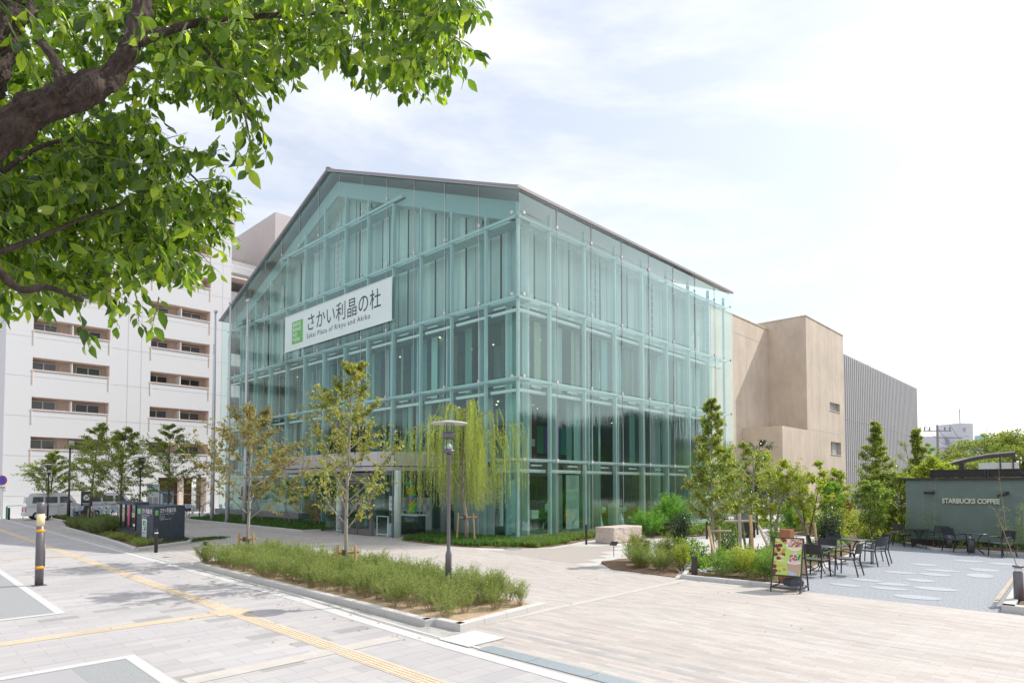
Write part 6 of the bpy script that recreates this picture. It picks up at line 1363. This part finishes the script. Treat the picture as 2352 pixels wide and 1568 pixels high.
# grass strips, each too fine to count
def grass(name, pts, n, h, seed, lm, clump=.12, lean=.7, w_=.006, z=.03):
    r = random.Random(seed); mb = MB(); xs = [p[0] for p in pts]; ys = [p[1] for p in pts]
    def ins(x, y):
        c = False; k = len(pts)
        for i in range(k):
            (x1,y1),(x2,y2) = pts[i], pts[(i+1)%k]
            if (y1>y)!=(y2>y) and x < (x2-x1)*(y-y1)/(y2-y1)+x1: c = not c
        return c
    cnt = 0
    while cnt < n:
        cx_, cy_ = r.uniform(min(xs),max(xs)), r.uniform(min(ys),max(ys))
        if not ins(cx_, cy_): continue
        hc = h*r.uniform(.6,1.15)
        for _ in range(14):
            cnt += 1; a = r.uniform(0,6.28); d = Vector((math.cos(a),math.sin(a),0)); p = Vector((cx_,cy_,z)) + d*r.uniform(0,clump*.4); hh = hc*r.uniform(.6,1.1); q = Vector((-d.y,d.x,0))*w_; l_ = lean*r.uniform(.4,1.2)*hh
            k = len(mb.v); mid = p + d*l_*.35 + Vector((0,0,hh*.75)); tip = p + d*l_ + Vector((0,0,hh*.72 if lean > .6 else hh))
            mb.v.extend([tuple(p-q), tuple(p+q), tuple(mid-q), tuple(mid+q), tuple(tip)]); mb.f.extend([(k,k+1,k+3,k+2),(k+2,k+3,k+4)]); mb.m.extend((0,0))
    o = struct(name, mb, LM[lm], 'stuff'); o['label'] = {'lawn_grass':'dark mondo grass strip under the flag poles and slender maples','corner_grass':'grass strip wrapping the corner of the glass hall','sign_grass':'grass at the foot of the sign wall','bed_plants':'low leafy ground cover in the garden beds'}.get(name, 'ground cover plants'); o['category'] = 'grass'; return o
grass('lawn_grass', [(16.5,31.0),(20.1,31.0),(20.1,51),(16.5,47.4)], 26000, .26, 1, 'grass', .2, .8, .011)
grass('corner_grass', [(20.3,24.0),(17.7,23.8),(16.9,22.8),(16.75,20.5),(16.9,18.7),(17.75,17.15),(19.2,16.45),(20.2,16.8),(20.3,18)], 20000, .22, 2, 'grass', .2, .8, .009)
grass('corner_grass', [(20.3,16.9),(23.2,17.3),(26,17.5),(26,18.8),(20.3,19.0)], 6000, .26, 3, 'grassL', .2, .8, .010)
grass('corner_grass', [(18.5,16.4),(21,16.7),(20.9,18),(17.7,18.2)], 5000, .25, 13, 'grassL', .2, .8, .010)
grass('sign_grass', [(8.6,28.0),(9.75,28.2),(12.2,29.6),(11.6,30.2),(10.3,29.75),(8.9,28.4)], 3500, .11, 4, 'grass', .15, .7, .008)
grass('bed_plants', [(26.5,15.2),(29,14.7),(40,14.6),(40,17),(26.5,17)], 6000, .35, 5, 'grassL', .2, .9, .015)
grass('bed_plants', [(30,9),(34,12.3),(42,14.8),(50,14),(50,3),(38,-1),(29.5,5.6)], 8000, .35, 6, 'grassL', .25, .9, .02)
# broad leaved ground cover
def cover(name, pts, n, h, seed, lm, L, W):
    r = random.Random(seed); mb = MB(); xs = [p[0] for p in pts]; ys = [p[1] for p in pts]; cnt = 0
    def ins(x, y):
        c = False; k = len(pts)
        for i in range(k):
            (x1,y1),(x2,y2) = pts[i], pts[(i+1)%k]
            if (y1>y)!=(y2>y) and x < (x2-x1)*(y-y1)/(y2-y1)+x1: c = not c
        return c
    while cnt < n:
        cx_, cy_ = r.uniform(min(xs),max(xs)), r.uniform(min(ys),max(ys))
        if not ins(cx_,cy_): continue
        hc = h*r.uniform(.4,1.2); sx = .16
        for _ in range(26):
            cnt += 1; v = rv(r); leaf(mb, Vector((cx_,cy_,.05)) + Vector((v.x*sx, v.y*sx, abs(v.z)*hc)), (v + Vector((0,0,.4))).normalized(), (Vector((0,0,1))+rv(r)*.7).normalized(), L*r.uniform(.7,1.2), W)
    o = struct(name, mb, LM[lm], 'stuff'); o['label'] = 'low leafy ground cover in the garden beds'; o['category'] = 'ground cover'; return o
cover('ground_cover', [(15.4,8.0),(15.5,6.3),(23.5,7.0),(29,8.2),(24,9.2),(19,10.0)], 5200, .32, 1, 'garden', .09, .045)
cover('ground_cover', [(26.8,15.3),(29,14.8),(40.5,14.6),(40.5,17.2),(27,17.2)], 4500, .4, 2, 'garden', .10, .05)
cover('ground_cover', [(30,8.5),(34,12.3),(42,15.5),(56,17.5),(56,4),(38,0),(29.5,5.8)], 12000, .6, 3, 'yellow', .15, .08)
cover('ground_cover', [(28.6,5.2),(28.6,-3),(29.2,-3),(29.2,6.2)], 700, .3, 4, 'garden', .09, .03)
# garden shrubs
def one_shrub(name, label, x, y, *a, **k):
    t = make_shrub(name, label, 'shrub', *a, **k); t.location = (x, y, .03); return t
one_shrub('rosemary_shrub', 'wide feathery rosemary like shrub at the tip of the garden bed', 15.95, 10.1, .72, 1.3, 81, 90, 'feather', .035, .010, 4, .03, 'twig', .8, .15, subs=4, spread=.03)
one_shrub('rosemary_shrub', 'smaller feathery shrub on the bark edge beside the rusty post', 15.7, 9.35, .68, 1.0, 82, 60, 'feather', .035, .010, 4, .03, 'twig', .8, .15, subs=4, spread=.03)
one_shrub('dwarf_maple', 'rounded yellow green dwarf maple behind the black plant label', 16.9, 10.9, .95, 1.0, 83, 50, 'yellow', .05, .02, 4, .05, 'barkD', .4, .3, subs=4, spread=.05, droop=.4)
one_shrub('dwarf_maple', 'rounded golden dwarf maple above the feathery shrubs', 17.6, 10.3, .85, .9, 84, 44, 'yellow', .05, .02, 4, .05, 'barkD', .4, .3, subs=4, spread=.05, droop=.4)
one_shrub('dwarf_maple', 'drooping yellow orange dwarf maple on bare bark', 16.0, 8.85, .85, .62, 85, 34, 'yellow', .045, .02, 4, .05, 'barkD', .4, .4, subs=4, spread=.05, droop=.6)
one_shrub('loose_shrub', 'loose bright leaved shrub between the dwarf maple and the staked tree', 17.0, 9.2, .85, 1.3, 86, 26, 'garden', .09, .04, 3, .07, 'barkD', .7, .3, subs=3, spread=.04)
one_shrub('loose_shrub', 'low bright shrub on the bark beside the white pebbles', 16.5, 8.6, .45, .7, 87, 20, 'garden', .08, .035, 3, .06, 'barkD', .6, .2, subs=3, spread=.04)
one_shrub('camellia_shrub', 'small dark glossy camellia tied to a leaning cane', 18.7, 10.4, 1.6, .8, 88, 22, 'glossy', .06, .03, 4, .06, 'bark', .8, .35, subs=5, spread=.05)
for i, (x, y, lb) in enumerate(((15.75,7.55,'first of the nandina shrubs, beside the rusty post'),(16.0,7.0,'nandina shrub in the middle of the kerb side row'),(15.95,6.45,'nandina shrub just before the poster stand'),(16.8,7.5,'nandina shrub set back from the kerb side row'),(16.9,6.7,'nandina shrub behind the poster stand'))):
    one_shrub('nandina_shrub', lb, x, y, .80, .85, 90+i, 26, 'yellow' if i % 2 else 'garden', .055, .018, 6, .05, 'bark', .5, .3, subs=4, spread=.06, droop=.3)
one_shrub('fern_shrub', 'bright fern like shrub spilling over behind the granite block', 26.2, 16.2, 1.35, 2.0, 96, 60, 'fern', .07, .028, 5, .06, 'barkG', .5, .15, subs=4, spread=.06)
one_shrub('fern_shrub', 'taller yellow green shrub leaning on the glass beyond the granite block', 27.9, 15.9, 2.0, 1.9, 97, 60, 'fern', .08, .032, 5, .06, 'barkG', .6, .25, subs=4, spread=.06)
one_shrub('fern_shrub', 'bright green feathery bush near the wing entrance', 34.0, 12.5, 1.7, 1.7, 98, 50, 'fern', .07, .03, 5, .07, 'barkG', .5, .1, subs=4, spread=.06)
one_shrub('nandina_shrub', 'red and orange leaved nandina before the tan wall', 36.3, 11.0, 1.9, 1.9, 99, 60, 'red', .09, .035, 4, .07, 'bark', .8, .3, subs=4, spread=.06)
one_shrub('thin_shrub', 'thin bare stemmed sapling with few leaves before the glass corner', 22.3, 17.9, 1.5, .7, 100, 7, 'yellow', .05, .02, 2, .12, 'twig', .9, .6, subs=3)
for i, (x, y, H, lb) in enumerate(((22.8,7.2,1.9,'glossy shrub between the cedar post and the second table'),(25.0,7.9,1.6,'pale leafed shrub behind the wicker chairs of the second table'),(31.2,9.4,1.5,'low loose shrub at the bend of the terrace kerb'),(33.5,8.0,1.7,'light shrub beside the outer wicker chair'),(20.0,9.4,1.3,'dark twiggy shrub among the slanted stakes'),(21.3,8.2,1.2,'low broad leaved shrub under the curved trunk'))):
    one_shrub('garden_shrub', lb, x, y, H, 1.2, 110+i, 30, ['glossy','garden','yellow','garden','garden','garden'][i], .08, .035, 3, .08, 'barkD', .8, .2, subs=4, spread=.05)
# garden trees
EV = [(0,.3),(.15,.65),(.35,.95),(.55,.75),(.75,.42),(.9,.2),(1,.05)]
grow_tree('evergreen_oak', 'tallest pointed evergreen with pale flower sprays, before the glass and the tan wing', 18.9, 9.34, 5.35, EV, 121, .05, .2, 34, 8, 'evergreen', 'barkG', .13, .055, 6, .8, .8, step=.08, spread=.08)
grow_tree('evergreen_oak', 'pointed evergreen in front of the ribbed hall', 38.5, 9.6, 6.1, [(a, b*1.1) for a, b in EV], 122, .06, .15, 36, 8, 'evergreen', 'barkG', .13, .06, 9, .8, .7, step=.10, spread=.14)
grow_tree('evergreen_oak', 'narrower second pointed evergreen in front of the ribbed hall', 38.5, 7.6, 5.5, [(a, b*.8) for a, b in EV], 123, .05, .15, 32, 8, 'evergreen', 'barkG', .13, .06, 9, .8, .7, step=.10, spread=.14)
grow_tree('garden_tree', 'yellow green spreading tree crowding the pointed evergreen', 20.6, 9.0, 3.9, [(0,.3),(.3,.8),(.6,1.15),(.85,.8),(1,.2)], 124, .04, .25, 22, 8, 'evergreen', 'barkG', .10, .045, 7, .8, .3, multi=3, step=.1, spread=.07)
grow_tree('garden_tree', 'pale slender tree touching the end of the glass wall', 24.5, 11.2, 4.3, [(0,.3),(.4,.7),(.7,.8),(1,.2)], 125, .035, .3, 20, 7, 'garden', 'barkG', .08, .035, 7, .9, .1, multi=2, spread=.06)
grow_tree('garden_tree', 'yellow tipped tree filling the gap before the jutting box', 22.4, 8.9, 3.6, [(0,.3),(.4,.8),(.7,1.0),(1,.2)], 126, .04, .3, 22, 8, 'yellow', 'barkG', .10, .045, 7, .8, .3, multi=3, spread=.07)
grow_tree('garden_tree', 'dark leaved evergreen against the tan box', 31.0, 13.0, 4.7, [(0,.5),(.4,.9),(.7,1.0),(1,.3)], 127, .05, .2, 22, 7, 'glossy', 'barkD', .08, .04, 6, .8, .2, spread=.1)
grow_tree('garden_tree', 'young golden leaved tree over the poster stand', 23.2, 8.0, 3.3, [(0,.25),(.35,.65),(.7,.75),(1,.2)], 128, .035, .3, 18, 7, 'yellow', 'barkD', .11, .055, 6, .9, .3, multi=2, spread=.06)
grow_tree('garden_tree', 'airy grey green tree at the end of the ribbed hall', 46.0, 9.0, 5.4, [(0,.6),(.4,1.1),(.7,1.3),(1,.4)], 129, .05, .25, 20, 7, 'maple', 'barkD', .09, .04, 4, .9, .1, multi=2, spread=.12)
grow_tree('garden_tree', 'slim bluish evergreen between the ribbed hall and the pavilion', 40.0, 7.3, 4.7, [(0,.7),(.4,.8),(.8,.45),(1,.1)], 130, .04, .1, 20, 6, 'garden', 'barkD', .09, .035, 6, .9, .1, spread=.1)
grow_tree('garden_tree', 'full light green tree rising over the pavilion roof edge', 35.5, 6.3, 3.6, [(0,.8),(.4,1.2),(.8,.9),(1,.3)], 131, .05, .1, 26, 8, 'yellow', 'barkD', .15, .07, 8, .8, .1, spread=.15)
grow_tree('garden_tree', 'thin tree with small leaves in front of the utility pole', 44.0, 5.6, 5.6, [(0,.4),(.4,.9),(.7,1.1),(1,.3)], 132, .05, .3, 20, 7, 'garden', 'barkD', .08, .035, 4, .9, .1, multi=2, spread=.1)
for i, (x, y, H) in enumerate(((33.0,7.2,3.0),(34.0,10.4,2.6),(36.5,8.7,3.2),(42.0,12.5,3.4),(30.8,7.9,2.6))):
    grow_tree('garden_tree', ['mid height light shrub tree by the outer wicker chair','low leafy tree behind the red nandina','leafy tree under the pointed evergreens','rounded small tree against the tan wall foot','wispy young tree at the terrace corner'][i], x, y, H, [(0,.5),(.4,.9),(.8,.7),(1,.2)], 140+i, .03, .12, 20, 7, ['evergreen','garden','evergreen','yellow','feather'][i], 'barkD', .13, .06, 7, .8, .1, spread=.12)
# slanting trunk of the leaning tree
lt = thing('leaning_tree', 'smooth grey leaning trunk with a thin yellow crown at its tip', 'tree', (22.9, 7.75, 0)); pt_ = [Vector(p) for p in ((0,0,0),(.0,.12,.7),(-.02,.3,1.3),(.0,.62,1.9),(.1,.9,2.4),(.1,1.1,2.7))]
lm_ = MB().tube(pt_, [.055,.055,.05,.045,.03,.012], 8); cm_ = MB(); r = random.Random(6)
for k in range(14):
    s = pt_[-2].lerp(pt_[-1], r.random()); q = path(r, s, rv(r) + Vector((0,0,.5)), r.uniform(.4,.9), 4, .2); lm_.tube(q, [.01,.008,.006,.004,.002], 4)
    for a, b in zip(q, q[1:]):
        for _ in range(14): leaf(cm_, a.lerp(b, r.random()) + rv(r)*.06, rv(r), rv(r), .075, .035)
part('trunk', lm_, M['barkG'], lt, world=False, smooth=True); part('crown', cm_, LM['yellow'], lt, world=False)
# heavy stakes of the garden
for i, (a_, b_) in enumerate((((18.6,9.0,0),(18.62,9.0,1.15)),((19.1,9.5,0),(19.1,9.45,1.1)),((17.0,8.3,0),(18.3,9.2,1.15)),((18.0,8.05,0),(18.05,8.1,1.6)),((17.75,7.55,0),(18.1,7.8,1.55)),((17.6,6.75,0),(18.2,7.6,1.25)),((22.4,7.6,0),(22.5,7.75,1.2)),((23.6,7.3,0),(23.5,7.4,1.3)),((21.6,7.1,0),(21.9,7.3,1.2)))):
    single('garden_stake', MB().tube([a_, b_], .042, 9), M['stakeG' if i % 2 else 'stake'], ['upright stake beside the tallest evergreen','second stake at the tallest evergreen','long slanting stake crossing the bark bed','pale thick upright stake with a crosspiece','honey coloured stake next to the thick pale one','slanting stake ending near the poster stand','upright stake tied to the leaning trunk','straight stake behind the second table','dark topped stake behind the cedar post'][i], 'stake')
single('stake_crosspiece', MB().tube([(17.95,8.5,1.35),(18.15,7.7,1.38)], .036, 8).tube([(18.3,9.2,1.0),(18.6,8.6,1.02)], .036, 8), M['stakeG'], 'horizontal log lashed across the thick garden stakes', 'stake')
for i, (x, y) in enumerate(((38.4,9.7),(38.9,9.9),(38.4,7.7),(38.0,9.2),(33.9,7.0),(34.3,7.3),(39,7.4))): single('garden_stake', MB().tube([(x,y,0),(x+.05,y,1.35)], .045, 7).tube([(x-.1,y-.15,1.25),(x+.1,y+.2,1.25)], .04, 6), M['stakeG'], 'short weathered stake with a sawn crosspiece at the far evergreens', 'stake', 'weathered stakes at the far evergreens')
# bare canes beside the cafe
def cane(label, x, y, h, seed, lean=(0,0), leafy=0, rad=.012):
    r = random.Random(seed); t = thing('bamboo_cane', label, 'plant', (x, y, 0)); tm = MB(); cm = MB(); p = path(r, Vector((0,0,0)), Vector((lean[0], lean[1], 1)), h, 8, .05); tm.tube(p, [rad*(1-.7*i/8) for i in range(9)], 6)
    for k in range(2, 9):
        for s in range(3): q = path(r, p[k], Vector((r.uniform(-1,1), r.uniform(-1,1), .7)), r.uniform(.12,.28), 2, .1); tm.tube(q, [rad*.35,rad*.25,rad*.15], 4)
        if leafy and k < 5:
            for _ in range(leafy): leaf(cm, p[k] + rv(r)*.2, (rv(r) + Vector((0,0,-.4))).normalized(), rv(r), .11, .016)
    part('stem', tm, M['twig'], t, world=False)
    if cm.v: part('foliage', cm, LM['garden'], t, world=False)
cane('thick bare cane leaning in front of the green wall end', 23.6, 2.25, 1.75, 201, (.05,.22), 0, .013); cane('tall thin grey cane beside the thick bare one', 27.6, 2.9, 3.0, 202, (0,.02), 20); cane('tall bare cane at the edge of the cafe wall', 27.9, 2.45, 3.2, 203, (0,-.02), 60); cane('leafy based bamboo behind the last wicker chair', 28.4, 2.7, 1.6, 204, (0,.02), 90)
cane('dead grey cane climbing the green wall by the first spotlight', 29.05, 5.55, 2.55, 205, (0,-.02), 30, .008); cane('dead grey cane under the first spotlight', 29.05, 5.3, 2.6, 206, (0,0), 30, .008); cane('dead grey cane crossing the last cream letter', 29.05, 3.25, 2.0, 207, (0,0), 20, .008)
cane('green bamboo at the dark end of the pavilion wall', 29.1, 6.3, 2.5, 208, (0,0), 60, .01)
fl = MB(); r = random.Random(31)
for k in range(150):
    if k < 60: p = Vector((r.uniform(5.9,7.0), r.uniform(7.9,19), .008))
    elif k < 110: p = Vector((r.uniform(3,6.5), r.uniform(8,26), .012))
    else: p = Vector((r.uniform(10,15), r.uniform(3,20), .006))
    a = r.uniform(0,6.28); leaf(fl, p, Vector((math.cos(a), math.sin(a), .12)), Vector((0,0,1)), r.uniform(.04,.08), .03)
o = struct('fallen_leaves', fl, leafmat('dry_leaf', [(.30,.10,.03),(.42,.22,.08),(.20,.10,.04)], .6, .2), 'stuff'); o['label'] = 'scattered dry leaves on the paving'; o['category'] = 'leaves'
# white pebbles in the bark
pb_ = MB(); r = random.Random(12)
for k in range(70): x = r.uniform(15.9,17.3); y = 8.3 + r.uniform(-.25,.22); pb_.ball((x,y,.07+r.uniform(0,.03)), r.uniform(.035,.08), 8, 5, 0, (1.2,.9,.6))
o = struct('pebble_bed', pb_, M['oval'], 'stuff', True); o['label'] = 'heap of pale pebbles in the bark bed'; o['category'] = 'pebbles'
# the wide tree behind the pavilion
def wide_tree(x, y, H, Rr, seed, label):
    r = random.Random(seed); t = thing('camphor_tree', label, 'tree', (x, y, 0)); tm = MB(); cm = MB(); tm.tube([(0,0,0),(0,0,H*.35)], [.4,.3], 8)
    for i in range(34):
        az = i*2.4; rr = Rr*math.sqrt((i+.5)/34); top = Vector((math.cos(az)*rr, math.sin(az)*rr, H*(.97 - .38*(rr/Rr)**2) - r.uniform(0,.5))); s = Vector((0,0,H*.33)); m_ = s.lerp(top,.5) + Vector((0,0,-.5)); tm.tube([s, m_, top], [.13,.08,.02], 5)
        for k in range(7):
            c = top + Vector((r.uniform(-1.3,1.3), r.uniform(-1.3,1.3), r.uniform(-1.0,.25))); 
            for _ in range(95): v = rv(r); leaf(cm, c + Vector((v.x*.75, v.y*.75, v.z*.28))*r.random()**.4, (v + Vector((0,0,-.1))).normalized(), (Vector((0,0,1))+rv(r)*.5).normalized(), .28, .13)
    part('trunk', tm, M['barkD'], t, world=False); part('crown', cm, LM['camphor'], t, world=False)
wide_tree(72, 6.3, 7.4, 6.6, 301, 'wide umbrella shaped tree beyond the pavilion roof'); wide_tree(62, 9.5, 4.6, 4.0, 302, 'lower spreading tree seen under the curved shelter')

# ================================================================== BIG TREE OVERHEAD
bt = thing('overhanging_tree', 'big dark trunked tree whose leafy limbs hang over the pavement', 'tree', (-1.2, 3.4, 0)); OR = origin(bt)
r = random.Random(99); tm = MB(); P_ = lambda x, y, d: at(x, y, d) 
def smooth(pts, n=6):
    out = []
    for i in range(len(pts)-1):
        p0, p1, p2, p3 = pts[max(i-1,0)], pts[i], pts[i+1], pts[min(i+2,len(pts)-1)]
        for k in range(n):
            u = k/n; out.append(.5*((2*p1) + (p2-p0)*u + (2*p0-5*p1+4*p2-p3)*u*u + (3*p1-p0-3*p2+p3)*u**3))
    return out + [pts[-1]]
def limb(spec, n=6, sides=14, lump=.012, name='limb'):
    big = spec[0][1] > .05
    if big: n, sides = n * 8, 64
    pts = smooth([Vector(s[0]) for s in spec], n); rad = []
    for i in range(len(spec)-1): rad += [spec[i][1] + (spec[i+1][1]-spec[i][1])*k/n for k in range(n)]
    rad.append(spec[-1][1]); k0 = len(tm.v); tm.tube(pts, rad, sides); s = 0
    for i, p in enumerate(pts):
        if i: s += (p - pts[i-1]).length
        for j in range(sides):
            q = k0 + i*sides + j; v = Vector(tm.v[q]); o = (v - p).normalized(); w_ = noise.noise_vector(v*7)*lump + noise.noise_vector(v*19)*lump*.4
            if big:       # plated bark: ridges running along the limb, broken across
                a = 2*math.pi*j/sides; u = Vector((math.cos(a)*rad[i]*24, math.sin(a)*rad[i]*24, s*7)); u += noise.noise_vector(u*.6)*.8
                w_ += o * (abs(noise.noise(u*1.6)) * .034 + noise.noise(u*4)*.005 - .018) * min(1.3, rad[i]/.07)
            tm.v[q] = tuple(v + w_)
base = Vector((-1.2,3.4,0)); fork = P_(-330, 560, 2.9)
limb([(base, .24), (base.lerp(fork,.5) + Vector((-.06,0,0)), .21), (fork, .17), (P_(-120,395,3.0), .12), (P_(0,306,3.1), .095), (P_(90,248,3.15), .082), (P_(185,210,3.2), .083), (P_(262,168,3.3), .062), (P_(306,95,3.4), .056), (P_(328,0,3.5), .050), (P_(350,-160,3.8), .045), (P_(500,-330,4.2), .03)])
limb([(P_(-230,480,2.95), .14), (P_(-90,260,3.3), .11), (P_(-5,120,3.6), .095), (P_(40,-20,3.9), .08), (P_(90,-250,4.4), .05)])
limb([(P_(150,225,3.17), .06), (P_(135,160,3.25), .032), (P_(105,110,3.3), .026), (P_(80,60,3.4), .022), (P_(60,-60,3.5), .02)])
limb([(P_(180,230,3.14), .055), (P_(205,205,3.08), .06), (P_(222,198,3.04), .052)], 3)
limb([(P_(-60,560,3.0), .03), (P_(0,625,3.05), .022), (P_(50,665,3.1), .019), (P_(110,660,3.15), .016), (P_(190,690,3.2), .009)], 5, 8, .002)
limb([(P_(-60,590,3.1), .02), (P_(0,578,3.15), .016), (P_(90,545,3.3), .012), (P_(220,490,3.6), .009), (P_(380,440,4.2), .006)], 5, 8, .002)
limb([(P_(312,100,3.4), .03), (P_(420,60,3.6), .022), (P_(560,40,3.9), .018), (P_(760,30,4.3), .013), (P_(960,30,4.7), .008), (P_(1040,70,4.9), .004)], 5, 8, .003)
limb([(P_(-30,420,3.2), .016), (P_(110,330,3.6), .012), (P_(240,330,4.0), .009), (P_(400,370,4.6), .009), (P_(500,470,5.0), .005)], 5, 8, .003)
limb([(P_(440,80,3.65), .014), (P_(520,170,3.7), .010), (P_(560,260,3.75), .006), (P_(575,330,3.8), .003)], 5, 6, .002)
tm.v = [(a-OR.x, b-OR.y, c-OR.z) for a, b, c in tm.v]
M['barkBig'] = mat('rugged_bark', (.062,.043,.034), .95, var=.6, scale=26, bump=1.0, bscale=34, stretch=(1,1,.35), detail=10)
for n_ in M['barkBig'].node_tree.nodes:
    if n_.type == 'BUMP': n_.inputs['Distance'].default_value = .05
part('trunk', tm, M['barkBig'], bt, world=False, smooth=True)
regA = [(-80,-80),(1075,-80),(1060,20),(1062,110),(1022,165),(985,130),(945,185),(905,170),(860,120),(800,150),(740,120),(700,110),(640,190),(600,215),(560,240),(500,225),(440,225),(400,200),(350,260),(380,330),(440,350),(480,390),(515,450),(525,510),(500,545),(455,560),(430,610),(375,655),(345,640),(300,610),(235,665),(190,700),(120,690),(70,640),(10,655),(-80,670)]
def inpoly(x, y, pts):
    c = False; k = len(pts)
    for i in range(k):
        (x1,y1),(x2,y2) = pts[i], pts[(i+1)%k]
        if (y1>y)!=(y2>y) and x < (x2-x1)*(y-y1)/(y2-y1)+x1: c = not c
    return c
tw = MB(); cm = MB(); cnt = 0
def spray(p, d, ln, nl, sc=1.0):
    q = path(r, p, d, ln, 5, .16, -.05); tw.tube(q, [.0045,.004,.0034,.0026,.0018,.001], 4, cap=False)
    for i in range(nl):
        g = (i + r.random())/nl*5; k = min(int(g),4); c = q[k].lerp(q[k+1], g-k); side = rv(r); dv = (side*.8 + (q[k+1]-q[k]).normalized()*.25 + Vector((0,0,-.85))).normalized()
        st = c + dv*.022*sc; tw.tube([c, st], [.0012,.001], 3, cap=False); L_ = r.choice((r.uniform(.045,.075), r.uniform(.065,.10), r.uniform(.08,.12)))*sc; leaf(cm, st, dv, (rv(r) + SUN*.5).normalized(), L_, L_*.5, True)
while cnt < 1650:
    x, y = r.uniform(-80,1080), r.uniform(-80,760)
    if not inpoly(x, y, regA): continue
    if abs(x - 200) < 130 and 170 < y < 250 and r.random() < .9: continue        # the limb shows bare here
    lower = y > 250 or x < 330
    if y < 190 and x < 330 and r.random() < .5: continue
    if lower: d_ = r.uniform(3.2, 4.4) + (x/550)*r.uniform(.4,2.0)
    else: d_ = r.uniform(3.5, 5.4)
    if x < 340 and 40 < y < 330: d_ = r.uniform(3.7, 6.0)
    p = P_(x, y - 12, d_); dd = Vector((r.uniform(-1,1), r.uniform(-1,1), r.uniform(-.6,.35))); spray(p, dd, r.uniform(.16,.30), r.randint(7,11)); cnt += 1
for (x, y, d_) in ((555,300,3.7),(575,330,3.75),(560,265,3.7),(590,280,3.8),(600,300,3.8),(505,330,3.7),(535,345,3.6),(120,10,3.1),(60,40,3.2),(330,30,3.2),(250,15,3.2),(20,70,3.3),(430,70,3.2),(560,20,3.2),(1030,180,4.6),(940,200,4.6),(900,190,4.5),(80,690,3.1),(180,725,3.2),(250,695,3.3),(20,670,3.1),(310,690,3.5),(365,700,3.6)): spray(P_(x, y - 18, d_), Vector((r.uniform(-.5,.5), r.uniform(-.5,.5), -.7)), .2, 8)
for mb_ in (tw, cm): mb_.v = [(a-OR.x, b-OR.y, c-OR.z) for a, b, c in mb_.v]
M['greentwig'] = mat('green_twig', (.16,.20,.04), .6)
part('twig', tw, M['greentwig'], bt, world=False); part('crown', cm, LM['fore'], bt, world=False, smooth=True)
print('SCENE BUILT', len(bpy.data.objects))
